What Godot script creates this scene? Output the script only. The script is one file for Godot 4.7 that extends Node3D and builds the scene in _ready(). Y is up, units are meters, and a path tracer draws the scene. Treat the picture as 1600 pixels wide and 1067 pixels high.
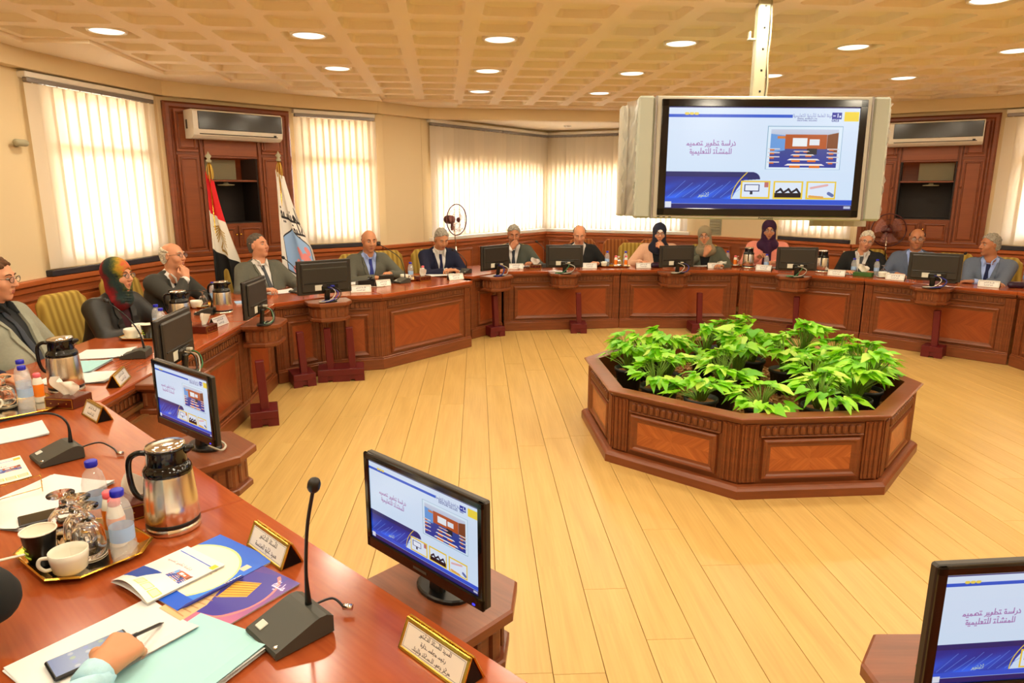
extends Node3D
# A ring-shaped conference room: camera, sky and light first, then shell, furniture, people, small things.

const T := 0.755            # height of the table tops
const FLAT := 4294967295
var M := {}
var rng := RandomNumberGenerator.new()
var chair0: Node3D
var things := {}

func _ready():
	rng.seed = 7
	# ---- camera
	var cam := Camera3D.new()
	cam.name = "camera"
	cam.fov = rad_to_deg(2.0 * atan(533.5 / 1066.0))
	cam.near = 0.05
	cam.far = 200.0
	cam.position = Vector3(0, 1.75, 0)
	cam.rotation.x = -0.2195
	add_child(cam)
	cam.current = true
	# ---- sky and exposure
	var env := Environment.new()
	var sky := Sky.new()
	var ps := ProceduralSkyMaterial.new()
	ps.sky_top_color = Color(0.80, 0.88, 1.0)
	ps.sky_horizon_color = Color(1.0, 0.98, 0.94)
	ps.ground_horizon_color = Color(0.95, 0.9, 0.82)
	ps.ground_bottom_color = Color(0.7, 0.65, 0.58)
	ps.sky_energy_multiplier = 5.4
	ps.ground_energy_multiplier = 4.8
	sky.sky_material = ps
	env.background_mode = Environment.BG_SKY
	env.sky = sky
	env.tonemap_mode = Environment.TONE_MAPPER_LINEAR
	env.tonemap_exposure = 0.88
	env.sdfgi_enabled = true
	env.ssao_enabled = true
	env.ssil_enabled = true
	var we := WorldEnvironment.new()
	we.name = "world_environment"
	we.environment = env
	add_child(we)
	# ---- the scene
	make_materials()
	build_room()
	build_ceiling()
	build_tables()
	build_planter()
	build_screens()
	build_wall_things()
	build_chairs_and_people()
	build_table_things()

const LAMP_COLOR := Color(1.0, 0.945, 0.835)
const LAMP_ENERGY := 1.5

# ------------------------------------------------------------------ helpers
func v3(x, y, z) -> Vector3:
	return Vector3(x, y, z)

func mb(flat := true) -> SurfaceTool:
	var st := SurfaceTool.new()
	st.begin(Mesh.PRIMITIVE_TRIANGLES)
	st.set_smooth_group(FLAT if flat else 0)
	return st

func tri(st: SurfaceTool, a: Vector3, b: Vector3, c: Vector3):
	st.add_vertex(a)
	st.add_vertex(c)
	st.add_vertex(b)

func quad(st: SurfaceTool, a: Vector3, b: Vector3, c: Vector3, d: Vector3):
	tri(st, a, b, c)
	tri(st, a, c, d)

func quv(st: SurfaceTool, p: Array, uv: Array):
	for k in [0, 2, 1, 0, 3, 2]:
		st.set_uv(uv[k])
		st.add_vertex(p[k])

func mesh_of(st: SurfaceTool) -> ArrayMesh:
	st.generate_normals()
	return st.commit()

func obj(called: String, st, mat: Material, parent: Node = self, xf := Transform3D()) -> MeshInstance3D:
	var o := MeshInstance3D.new()
	o.name = called
	o.mesh = mesh_of(st) if st is SurfaceTool else st
	o.material_override = mat
	o.transform = xf
	parent.add_child(o, true)
	return o

func tag(o: Node, label: String, category := "", group := "", kind := ""):
	if label: o.set_meta("label", label)
	if category: o.set_meta("category", category)
	if group: o.set_meta("group", group)
	if kind: o.set_meta("kind", kind)
	return o

func thing(called: String, label: String, category: String, at: Vector3, turn := 0.0, group := "") -> Node3D:
	var o := Node3D.new()
	o.name = called
	add_child(o, true)
	o.position = at
	o.rotation.y = turn
	return tag(o, label, category, group)

func struct(called: String, label := "", at := Vector3.ZERO) -> Node3D:
	var o := Node3D.new()
	o.name = called
	add_child(o, true)
	o.position = at
	o.set_meta("kind", "structure")
	if label: o.set_meta("label", label)
	return o

func dup(src: Node3D, label: String, at: Vector3, turn: float, group := "") -> Node3D:
	var o: Node3D = src.duplicate()
	o.name = String(src.name).rstrip("0123456789_")
	add_child(o, true)
	o.position = at
	o.rotation.y = turn
	o.set_meta("label", label)
	if group: o.set_meta("group", group)
	return o

func at(x := 0.0, y := 0.0, z := 0.0, ry := 0.0, rx := 0.0, rz := 0.0) -> Transform3D:
	return Transform3D(Basis.from_euler(Vector3(rx, ry, rz)), Vector3(x, y, z))

# box with chamfered edges, centred on xf
func box(st: SurfaceTool, xf: Transform3D, s: Vector3, b := 0.0):
	var h := s * 0.5
	if b <= 0.0:
		var p := []
		for k in 8:
			p.append(xf * v3(h.x if k & 1 else -h.x, h.y if k & 2 else -h.y, h.z if k & 4 else -h.z))
		for f in [[4, 5, 7, 6], [1, 0, 2, 3], [5, 1, 3, 7], [0, 4, 6, 2], [6, 7, 3, 2], [0, 1, 5, 4]]:
			quad(st, p[f[0]], p[f[1]], p[f[2]], p[f[3]])
		return
	b = minf(b, 0.49 * minf(s.x, minf(s.y, s.z)))
	var P := {}
	for k in 8:
		var sg := v3(1 if k & 1 else -1, 1 if k & 2 else -1, 1 if k & 4 else -1)
		for ax in 3:
			var q := h - v3(b, b, b)
			q[ax] = h[ax]
			P[k * 3 + ax] = xf * (q * sg)
	var faces := [[0, [1, 3, 7, 5]], [0, [0, 4, 6, 2]], [1, [2, 6, 7, 3]], [1, [0, 1, 5, 4]], [2, [4, 5, 7, 6]], [2, [0, 2, 3, 1]]]
	for f in faces:
		var k: Array = f[1]
		quad(st, P[k[0] * 3 + f[0]], P[k[1] * 3 + f[0]], P[k[2] * 3 + f[0]], P[k[3] * 3 + f[0]])
	var c := xf.origin
	for k in 8:
		for ax in 3:
			var bit := 1 << ax
			if k & bit: continue
			var j := k | bit
			var u := (ax + 1) % 3
			var w := (ax + 2) % 3
			out4(st, P[k * 3 + u], P[j * 3 + u], P[j * 3 + w], P[k * 3 + w], c)
		out3(st, P[k * 3], P[k * 3 + 1], P[k * 3 + 2], c)

func out3(st: SurfaceTool, a: Vector3, b: Vector3, c: Vector3, from: Vector3):
	if (b - a).cross(c - a).dot(a - from) >= 0.0: tri(st, a, b, c)
	else: tri(st, a, c, b)

func out4(st: SurfaceTool, a: Vector3, b: Vector3, c: Vector3, d: Vector3, from: Vector3):
	out3(st, a, b, c, from)
	out3(st, a, c, d, from)

# prism over a polygon of (x, z) points between two heights; inset shrinks the top rim for a bevel
func prism(st: SurfaceTool, poly: PackedVector2Array, y0: float, y1: float, xf := Transform3D(), bev := 0.0):
	if not Geometry2D.is_polygon_clockwise(poly):
		poly = poly.duplicate()
		poly.reverse()
	var top := poly
	var ym := y1
	if bev > 0.0:
		var o := Geometry2D.offset_polygon(poly, -bev, Geometry2D.JOIN_MITER)
		if o.size() == 1 and o[0].size() == poly.size():
			# match the vertices by nearness
			top = PackedVector2Array()
			for p in poly:
				var best: Vector2 = o[0][0]
				for q in o[0]:
					if q.distance_squared_to(p) < best.distance_squared_to(p): best = q
				top.append(best)
			ym = y1 - bev
	var n := poly.size()
	var idx := Geometry2D.triangulate_polygon(top)
	for k in range(0, idx.size(), 3):
		var a := top[idx[k]]; var b := top[idx[k + 1]]; var c := top[idx[k + 2]]
		up3(st, xf, a, b, c, y1, true)
	idx = Geometry2D.triangulate_polygon(poly)
	for k in range(0, idx.size(), 3):
		up3(st, xf, poly[idx[k]], poly[idx[k + 1]], poly[idx[k + 2]], y0, false)
	for k in n:
		var a := poly[k]; var b := poly[(k + 1) % n]
		quad(st, xf * v3(a.x, y0, a.y), xf * v3(a.x, ym, a.y), xf * v3(b.x, ym, b.y), xf * v3(b.x, y0, b.y))
		if bev > 0.0 and ym < y1:
			var c := top[k]; var d := top[(k + 1) % n]
			quad(st, xf * v3(a.x, ym, a.y), xf * v3(c.x, y1, c.y), xf * v3(d.x, y1, d.y), xf * v3(b.x, ym, b.y))

func up3(st: SurfaceTool, xf: Transform3D, a: Vector2, b: Vector2, c: Vector2, y: float, up: bool):
	var A := v3(a.x, y, a.y); var B := v3(b.x, y, b.y); var C := v3(c.x, y, c.y)
	var n := (B - A).cross(C - A).y
	if (n > 0.0) == up: tri(st, xf * A, xf * B, xf * C)
	else: tri(st, xf * A, xf * C, xf * B)

# surface of revolution round xf's y axis; profile of (radius, height), bottom to top on the outside
func lathe(st: SurfaceTool, xf: Transform3D, prof: Array, n := 20, sx := 1.0, sz := 1.0):
	for k in prof.size() - 1:
		var a: Vector2 = prof[k]; var b: Vector2 = prof[k + 1]
		for j in n:
			var t0 := TAU * j / n; var t1 := TAU * (j + 1) / n
			var p := xf * v3(a.x * sin(t0) * sx, a.y, a.x * cos(t0) * sz)
			var q := xf * v3(a.x * sin(t1) * sx, a.y, a.x * cos(t1) * sz)
			var r := xf * v3(b.x * sin(t1) * sx, b.y, b.x * cos(t1) * sz)
			var s := xf * v3(b.x * sin(t0) * sx, b.y, b.x * cos(t0) * sz)
			if a.x > 1e-6: tri(st, p, q, r)
			if b.x > 1e-6: tri(st, p, r, s)

# tube along points; radius a number or one per point; flat squashes it along its side vector
func tube(st: SurfaceTool, pts: Array, r, n := 8, squash := 1.0, side := Vector3.ZERO):
	var rings := []
	var prev := Vector3.ZERO
	for k in pts.size():
		var p: Vector3 = pts[k]
		var d: Vector3 = (pts[mini(k + 1, pts.size() - 1)] - pts[maxi(k - 1, 0)]).normalized()
		var u := prev
		if u == Vector3.ZERO:
			u = side if side != Vector3.ZERO else (Vector3.UP if absf(d.y) < 0.9 else Vector3.RIGHT)
		u = (u - d * u.dot(d)).normalized()
		prev = u
		var w := d.cross(u)
		var rr: float = r[k] if r is Array else r
		var ring := []
		for j in n:
			var t := TAU * j / n
			ring.append(p + u * cos(t) * rr + w * sin(t) * rr * squash)
		rings.append(ring)
	for k in rings.size() - 1:
		for j in n:
			var i := (j + 1) % n
			quad(st, rings[k][j], rings[k][i], rings[k + 1][i], rings[k + 1][j])
	var a: Vector3 = pts[0]; var b: Vector3 = pts[-1]
	for j in n:
		var i := (j + 1) % n
		tri(st, a, rings[0][i], rings[0][j])
		tri(st, b, rings[-1][j], rings[-1][i])

func curve(pts: Array, steps := 6) -> Array:
	var out := []
	for k in pts.size() - 1:
		var a: Vector3 = pts[maxi(k - 1, 0)]; var b: Vector3 = pts[k]; var c: Vector3 = pts[k + 1]; var d: Vector3 = pts[mini(k + 2, pts.size() - 1)]
		for s in steps:
			out.append(b.cubic_interpolate(c, a, d, float(s) / steps))
	out.append(pts[-1])
	return out

# mitred moulding round a rectangle w x h in the xy plane of xf, profile of (inwards, outwards)
func moulding(st: SurfaceTool, xf: Transform3D, w: float, h: float, prof: Array):
	var sg := [Vector2(-1, -1), Vector2(1, -1), Vector2(1, 1), Vector2(-1, 1)]
	for k in prof.size() - 1:
		var a: Vector2 = prof[k]; var b: Vector2 = prof[k + 1]
		for j in 4:
			var s: Vector2 = sg[j]; var t: Vector2 = sg[(j + 1) % 4]
			quad(st, xf * v3(s.x * (w / 2 - a.x), s.y * (h / 2 - a.x), a.y), xf * v3(t.x * (w / 2 - a.x), t.y * (h / 2 - a.x), a.y),
				xf * v3(t.x * (w / 2 - b.x), t.y * (h / 2 - b.x), b.y), xf * v3(s.x * (w / 2 - b.x), s.y * (h / 2 - b.x), b.y))

func ball(st: SurfaceTool, c: Vector3, r: Vector3, basis := Basis(), n := 12, m := 8):
	var prof := []
	for k in m + 1:
		var a := -PI / 2 + PI * k / m
		prof.append(Vector2(maxf(cos(a), 0.0) if k > 0 and k < m else 0.0, sin(a)))
	lathe(st, Transform3D(basis * Basis.from_scale(r), c), prof, n)

# ------------------------------------------------------------------ materials and computed textures
func mat(called: String, c: Color, rough := 0.6, metal := 0.0) -> StandardMaterial3D:
	var m := StandardMaterial3D.new()
	m.resource_name = called
	m.albedo_color = c
	m.roughness = rough
	m.metallic = metal
	M[called] = m
	return m

func noise(seed_: int, f: float, oct := 3) -> FastNoiseLite:
	var n := FastNoiseLite.new()
	n.seed = seed_
	n.frequency = f
	n.fractal_octaves = oct
	return n

func wood_tex(seed_: int, a: Color, b: Color, stretch: float, rough: float, size := 256) -> ImageTexture:
	var im := Image.create(size, size, false, Image.FORMAT_RGB8)
	var n1 := noise(seed_, 0.03); var n2 := noise(seed_ + 9, 0.16, 2)
	for y in size:
		for x in size:
			# blend with the wrapped copy so that the edges meet
			var t := 0.0
			var u := float(x) / size; var w := float(y) / size
			var p := n1.get_noise_2d(x * stretch, y * 1.6) * (1 - w) + n1.get_noise_2d(x * stretch, (y - size) * 1.6) * w
			var q := n1.get_noise_2d((x - size) * stretch, y * 1.6) * (1 - w) + n1.get_noise_2d((x - size) * stretch, (y - size) * 1.6) * w
			t = p * (1 - u) + q * u
			t = 0.5 + 0.9 * t + rough * n2.get_noise_2d(x * stretch * 0.6, y * 2.2)
			im.set_pixel(x, y, a.lerp(b, clampf(t, 0, 1)))
	return ImageTexture.create_from_image(im)

func wood(called: String, seed_: int, a: Color, b: Color, scale := 1.2, rough := 0.35, stretch := 0.16, coat := 0.0) -> StandardMaterial3D:
	var m := mat(called, Color.WHITE, rough)
	m.albedo_texture = wood_tex(seed_, a, b, stretch, 0.35)
	m.uv1_triplanar = true
	m.uv1_scale = Vector3(scale, scale, scale)
	if coat > 0.0:
		m.clearcoat_enabled = true
		m.clearcoat = coat
		m.clearcoat_roughness = 0.08
	return m

func cloth(called: String, c: Color, amount := 0.12) -> StandardMaterial3D:
	var m := mat(called, Color.WHITE, 0.9)
	var im := Image.create(64, 64, false, Image.FORMAT_RGB8)
	var n := noise(hash(called) % 1000, 0.2, 2)
	for y in 64:
		for x in 64:
			var t := 1.0 + amount * n.get_noise_2d(x * 1.0, y * 1.0) + 0.025 * (1 if (x + y) % 2 else -1)
			im.set_pixel(x, y, Color(clampf(c.r * t, 0, 1), clampf(c.g * t, 0, 1), clampf(c.b * t, 0, 1)))
	m.albedo_texture = ImageTexture.create_from_image(im)
	m.uv1_triplanar = true
	m.uv1_scale = Vector3(5, 5, 5)
	return m

func spot_tex(seed_: int, f: float, stops: Array, size := 128) -> ImageTexture:
	var im := Image.create(size, size, false, Image.FORMAT_RGB8)
	var n := noise(seed_, f, 2)
	for y in size:
		for x in size:
			var t := clampf(0.5 + 0.95 * n.get_noise_2d(x, y), 0, 0.999) * (stops.size() - 1)
			im.set_pixel(x, y, (stops[int(t)] as Color).lerp(stops[int(t) + 1], t - int(t)))
	return ImageTexture.create_from_image(im)

func make_materials():
	# shell
	mat("plaster", Color(0.875, 0.79, 0.625), 0.85)
	mat("ceiling_paint", Color(0.955, 0.895, 0.80), 0.85)
	mat("coffer_paint", Color(0.94, 0.885, 0.78), 0.85)
	mat("white_paint", Color(0.93, 0.91, 0.87), 0.5)
	mat("grey_metal", Color(0.55, 0.53, 0.52), 0.45, 0.6)
	mat("dark_frame", Color(0.16, 0.14, 0.17), 0.5)
	mat("subfloor", Color(0.58, 0.45, 0.27), 0.7)
	var gl := mat("window_glass", Color(0.95, 0.98, 1.0, 0.06), 0.03)
	gl.transparency = BaseMaterial3D.TRANSPARENCY_ALPHA
	for k in 3:
		var c := Color(0.95, 0.91, 0.84) * (1.0 - 0.025 * k)
		c.a = 1.0
		var b := mat("blind_fabric_%d" % k, c, 0.9)
		b.backlight_enabled = true
		b.backlight = Color(0.95, 0.93, 0.89)
	for k in 5:
		var d: float = [0.0, 0.010, -0.010, 0.016, -0.005][k]
		var a := Color(0.735 + d, 0.592 + d, 0.335 + d); var b2 := Color(0.80 + d, 0.662 + d, 0.395 + d)
		var m := wood("plank_%d" % k, 40 + k, a, b2, 0.9, 0.36, 0.10)
		m.uv1_offset = Vector3(0.37 * k, 0.11 * k, 0.29 * k)
	# joinery
	wood("table_wood", 3, Color(0.57, 0.26, 0.12), Color(0.65, 0.32, 0.155), 1.0, 0.19, 0.14)
	wood("frame_wood", 5, Color(0.43, 0.225, 0.115), Color(0.52, 0.28, 0.15), 1.4, 0.34, 0.14)
	wood("frieze_wood", 6, Color(0.42, 0.23, 0.125), Color(0.50, 0.29, 0.165), 1.6, 0.4, 0.2)
	var ve := mat("veneer", Color.WHITE, 0.28)
	ve.albedo_texture = wood_tex(11, Color(0.52, 0.235, 0.105), Color(0.60, 0.295, 0.14), 0.12, 0.5)
	var pe := mat("planter_veneer", Color.WHITE, 0.3)
	pe.albedo_texture = wood_tex(12, Color(0.60, 0.31, 0.14), Color(0.73, 0.42, 0.21), 0.12, 0.5)
	wood("wall_wood", 8, Color(0.54, 0.27, 0.12), Color(0.61, 0.32, 0.15), 1.2, 0.4, 0.14)
	wood("wall_veneer", 9, Color(0.64, 0.32, 0.14), Color(0.71, 0.38, 0.18), 1.0, 0.38, 0.14)
	wood("cabinet_wood", 14, Color(0.46, 0.22, 0.09), Color(0.52, 0.26, 0.11), 1.2, 0.4, 0.14)
	wood("cabinet_veneer", 15, Color(0.52, 0.26, 0.105), Color(0.58, 0.30, 0.13), 1.0, 0.4, 0.14)
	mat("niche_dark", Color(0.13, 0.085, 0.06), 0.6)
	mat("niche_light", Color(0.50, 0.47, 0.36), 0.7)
	mat("maroon_paint", Color(0.37, 0.055, 0.075), 0.42)
	# plastics and metals
	mat("black_plastic", Color(0.035, 0.034, 0.036), 0.35)
	mat("black_gloss", Color(0.025, 0.025, 0.028), 0.12)
	mat("back_plastic", Color(0.16, 0.145, 0.13), 0.45)
	mat("grey_plastic", Color(0.23, 0.235, 0.21), 0.5)
	mat("light_label", Color(0.80, 0.80, 0.76), 0.5)
	mat("tv_silver", Color(0.72, 0.71, 0.66), 0.38, 0.15)
	mat("tv_speaker", Color(0.66, 0.68, 0.63), 0.55, 0.1)
	mat("ac_white", Color(0.92, 0.90, 0.85), 0.35)
	mat("ac_dark", Color(0.20, 0.195, 0.18), 0.13)
	mat("chrome", Color(0.85, 0.84, 0.82), 0.12, 1.0)
	mat("steel", Color(0.90, 0.87, 0.80), 0.26, 1.0)
	mat("brass", Color(0.85, 0.66, 0.25), 0.22, 1.0)
	mat("gold_foil", Color(0.80, 0.66, 0.28), 0.28, 0.9)
	mat("white_plastic", Color(0.88, 0.87, 0.84), 0.35)
	mat("cable_grey", Color(0.70, 0.68, 0.62), 0.5)
	mat("cable_blue", Color(0.10, 0.14, 0.55), 0.4)
	mat("cable_green", Color(0.15, 0.42, 0.25), 0.5)
	mat("pole_paint", Color(0.66, 0.64, 0.53), 0.5)
	mat("film", Color(0.80, 0.79, 0.76, 0.42), 0.3, 0.7)
	M["film"].transparency = BaseMaterial3D.TRANSPARENCY_ALPHA
	mat("china", Color(0.90, 0.89, 0.83), 0.12)
	mat("coffee", Color(0.62, 0.44, 0.24), 0.4)
	mat("paper", Color(0.87, 0.87, 0.865), 0.8)
	mat("paper_cream", Color(0.92, 0.90, 0.84), 0.8)
	mat("cyan_card", Color(0.63, 0.83, 0.85), 0.7)
	mat("tissue", Color(0.96, 0.95, 0.91), 0.95)
	M["tissue"].backlight_enabled = true
	M["tissue"].backlight = Color(0.5, 0.5, 0.48)
	mat("blue_cap", Color(0.08, 0.11, 0.70), 0.35)
	mat("blue_label", Color(0.62, 0.74, 0.90), 0.5)
	mat("juice_orange", Color(0.95, 0.50, 0.08), 0.4)
	mat("juice_pink", Color(0.93, 0.40, 0.45), 0.4)
	mat("lime_print", Color(0.62, 0.72, 0.12), 0.5)
	var cg := mat("clear_glass", Color(1, 1, 1, 0.0), 0.02)
	cg.refraction_enabled = true
	cg.refraction_scale = 0.05
	var cp := mat("clear_plastic", Color(0.93, 0.95, 0.97, 0.22), 0.1)
	cp.transparency = BaseMaterial3D.TRANSPARENCY_ALPHA
	mat("mahogany_box", Color(0.33, 0.10, 0.05), 0.25)
	mat("napkin_green", Color(0.20, 0.36, 0.10), 0.7)
	mat("purple_purse", Color(0.16, 0.05, 0.16), 0.4)
	mat("led_blue", Color(0.1, 0.1, 0.9), 0.4)
	M["led_blue"].emission_enabled = true
	M["led_blue"].emission = Color(0.25, 0.25, 1.0)
	M["led_blue"].emission_energy_multiplier = 1.5
	# chairs: woven stripes
	for spec in [["chair_yellow", Color(0.72, 0.61, 0.27), Color(0.56, 0.44, 0.15)], ["chair_rust", Color(0.66, 0.40, 0.17), Color(0.50, 0.27, 0.10)]]:
		var im := Image.create(64, 16, false, Image.FORMAT_RGB8)
		for x in 64:
			var t := 0.5 + 0.5 * sin(TAU * x / 16.0)
			for y in 16:
				im.set_pixel(x, y, (spec[1] as Color).lerp(spec[2], t))
		var m := mat(spec[0], Color.WHITE, 0.9)
		m.albedo_texture = ImageTexture.create_from_image(im)
		m.uv1_triplanar = true
		m.uv1_scale = Vector3(4.5, 4.5, 4.5)
	# plants
	for k in 4:
		var c: Color = [Color(0.47, 0.78, 0.10), Color(0.60, 0.86, 0.16), Color(0.36, 0.68, 0.08), Color(0.76, 0.90, 0.36)][k]
		var m := mat("leaf_%d" % k, c, 0.42)
		m.backlight_enabled = true
		m.backlight = Color(0.55, 0.75, 0.12)
	mat("stalk", Color(0.42, 0.58, 0.16), 0.6)
	mat("pot_plastic", Color(0.10, 0.105, 0.095), 0.5)
	var wc := mat("wood_chips", Color.WHITE, 0.9)
	wc.albedo_texture = spot_tex(21, 0.25, [Color(0.25, 0.12, 0.05), Color(0.50, 0.29, 0.12), Color(0.70, 0.47, 0.22), Color(0.80, 0.60, 0.33)])
	wc.uv1_triplanar = true
	wc.uv1_scale = Vector3(4, 4, 4)
	# people
	mat("skin_light", Color(0.80, 0.56, 0.42), 0.55)
	mat("skin_tan", Color(0.76, 0.525, 0.37), 0.55)
	mat("skin_brown", Color(0.68, 0.445, 0.30), 0.55)
	for k in ["skin_light", "skin_tan", "skin_brown"]:
		M[k].subsurf_scatter_enabled = true
		M[k].subsurf_scatter_strength = 0.08
	mat("lip", Color(0.62, 0.30, 0.25), 0.5)
	mat("eye_white", Color(0.62, 0.58, 0.52), 0.3)
	mat("eye_dark", Color(0.08, 0.05, 0.04), 0.2)
	mat("lens", Color(0.9, 0.92, 0.95, 0.12), 0.04)
	M["lens"].transparency = BaseMaterial3D.TRANSPARENCY_ALPHA
	M["lens"].metallic_specular = 0.2
	mat("scarf_colours", Color.WHITE, 0.85).vertex_color_use_as_albedo = true

# ------------------------------------------------------------------ room shell
# the inside wall line, clockwise as seen from above: x, z
const PLAN := {
	"sw": Vector2(-3.85, -1.4), "w": Vector2(-3.85, -5.60), "w1": Vector2(-3.56, -7.18), "cab": Vector2(-2.56, -8.24), "w2": Vector2(-1.70, -8.86), "pil": Vector2(-1.15, -9.55),
	"apex": Vector2(0.57, -11.9), "bay": Vector2(2.94, -10.85), "col": Vector2(3.85, -9.95), "w4": Vector2(4.5, -9.08), "cab2": Vector2(5.74, -8.32), "w3": Vector2(6.95, -7.2),
	"e": Vector2(6.95, -1.4), "se": Vector2(4.6, 1.3), "s": Vector2(-1.2, 1.3),
}

func wall_node(called: String, a: Vector2, b: Vector2) -> Node3D:
	var o := struct(called)
	var d := (b - a).normalized()
	o.transform = Transform3D(Basis(v3(d.x, 0, d.y), Vector3.UP, v3(-d.y, 0, d.x)), v3(a.x, 0, a.y))
	return o

# plaster wall (inside face at z = 0) with at most one opening, wainscot and rail
func wall(called: String, a: Vector2, b: Vector2, hole: Array = [], wainscot := true, top := 2.8, panel_w := 0.85) -> Node3D:
	var o := wall_node(called, a, b)
	var l := a.distance_to(b)
	var st := mb()
	var parts := [[-0.1, l + 0.1, 0.0, top]]
	if hole:
		parts = [[-0.1, hole[0], 0, top], [hole[1], l + 0.1, 0, top], [hole[0], hole[1], 0, hole[2]], [hole[0], hole[1], hole[3], top]]
	for r in parts:
		if r[1] - r[0] > 0.005 and r[3] - r[2] > 0.005:
			box(st, at((r[0] + r[1]) / 2, (r[2] + r[3]) / 2, -0.1), v3(r[1] - r[0], r[3] - r[2], 0.2))
	obj("plaster", st, M["plaster"], o)
	if wainscot:
		wainscot_on(o, 0.0, l, panel_w)
	return o

func wainscot_on(o: Node3D, x0: float, x1: float, panel_w := 0.85, top := 1.0):
	var l := x1 - x0
	var st := mb()
	box(st, at((x0 + x1) / 2, top / 2, 0.0125), v3(l, top, 0.025))
	obj("wainscot", st, M["wall_wood"], o)
	st = mb()
	box(st, at((x0 + x1) / 2, top + 0.02, 0.03), v3(l, 0.045, 0.07), 0.008)
	box(st, at((x0 + x1) / 2, top - 0.03, 0.02), v3(l, 0.05, 0.04), 0.008)
	obj("chair_rail", st, M["wall_veneer"], o)
	st = mb()
	box(st, at((x0 + x1) / 2, 0.06, 0.02), v3(l, 0.12, 0.045), 0.006)
	obj("skirting", st, M["wall_wood"], o)
	var n := maxi(1, roundi(l / panel_w))
	for k in n:
		var w := l / n - 0.14
		var xf := at(x0 + l * (k + 0.5) / n, 0.55, 0.026)
		st = mb()
		box(st, xf * at(0, 0, 0.004), v3(w - 0.1, 0.62, 0.012), 0.004)
		obj("raised_panel", st, M["wall_veneer"], o)
		st = mb()
		moulding(st, xf, w, 0.72, [Vector2(0, 0), Vector2(0.006, 0.016), Vector2(0.022, 0.02), Vector2(0.034, 0.008), Vector2(0.05, 0.004)])
		obj("panel_moulding", st, M["wall_wood"], o)

# window in a wall's opening: frame, transom, panes
func window(called: String, host: Node3D, hole: Array, transom := 0.0, label := ""):
	var o := struct(called, label)
	o.transform = host.transform
	var w: float = hole[1] - hole[0]; var h: float = hole[3] - hole[2]
	var c := at((hole[0] + hole[1]) / 2, (hole[2] + hole[3]) / 2, -0.12)
	var st := mb()
	for s in [-1, 1]:
		box(st, c * at(s * (w / 2 - 0.025), 0, 0), v3(0.05, h, 0.06), 0.004)
		box(st, c * at(0, s * (h / 2 - 0.025), 0), v3(w, 0.05, 0.06), 0.004)
	if transom > 0.0:
		box(st, at((hole[0] + hole[1]) / 2, transom, -0.05), v3(w, 0.085, 0.09), 0.004)
	obj("window_frame", st, M["dark_frame"], o)
	var cuts := [hole[2], transom, hole[3]] if transom > 0.0 else [hole[2], hole[3]]
	for k in cuts.size() - 1:
		st = mb()
		box(st, at((hole[0] + hole[1]) / 2, (cuts[k] + cuts[k + 1]) / 2, -0.125), v3(w - 0.09, cuts[k + 1] - cuts[k] - 0.07, 0.006))
		obj("pane", st, M["window_glass"], o)

# vertical blind in front of a wall: head rail and slats, each slat a part
func blind(host: Node3D, x0: float, x1: float, y0: float, y1: float, n: int, label: String):
	var o := thing("vertical_blind", label, "blind", Vector3.ZERO, 0, "cream vertical blinds")
	o.transform = host.transform * at((x0 + x1) / 2, y0, 0.055)
	var l := x1 - x0
	var st := mb()
	box(st, at(0, y1 - y0 + 0.025, 0), v3(l, 0.035, 0.045), 0.004)
	obj("head_rail", st, M["grey_metal"], o)
	st = mb()
	box(st, at(0, y1 - y0 + 0.065, -0.02), v3(l + 0.02, 0.045, 0.08), 0.006)
	obj("pelmet", st, M["white_paint"], o)
	var p := l / n
	st = mb(false)
	var h := y1 - y0
	for side in [1, -1]:
		for k in 4:   # a slat is a shallow curve across
			var xa := (k / 4.0 - 0.5) * (p + 0.030); var xb := ((k + 1) / 4.0 - 0.5) * (p + 0.030)
			var za: float = 0.006 * (1 - pow(k / 2.0 - 1, 2)) + 0.0004 * side; var zb: float = 0.006 * (1 - pow((k + 1) / 2.0 - 1, 2)) + 0.0004 * side
			if side > 0: quad(st, v3(xa, 0, za), v3(xb, 0, zb), v3(xb, h, zb), v3(xa, h, za))
			else: quad(st, v3(xb, 0, zb), v3(xa, 0, za), v3(xa, h, za), v3(xb, h, zb))
	var m := mesh_of(st)
	for k in n:
		obj("slat", m, M["blind_fabric_%d" % rng.randi_range(0, 2)], o, at(-l / 2 + p * (k + 0.5), 0, 0.007 * (k % 2), rng.randf_range(-0.02, 0.02)))
	st = mb()
	for k in n:
		box(st, at(-l / 2 + p * (k + 0.5), h + 0.004, 0.004), v3(0.012, 0.012, 0.012), 0.002)
	obj("carrier_clips", st, M["white_paint"], o)

func sill(host: Node3D, x0: float, x1: float, y: float, mat_name: String):
	var st := mb()
	box(st, at((x0 + x1) / 2, y, 0.03), v3(x1 - x0, 0.05, 0.07), 0.005)
	obj("sill", st, M[mat_name], host)

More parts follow.
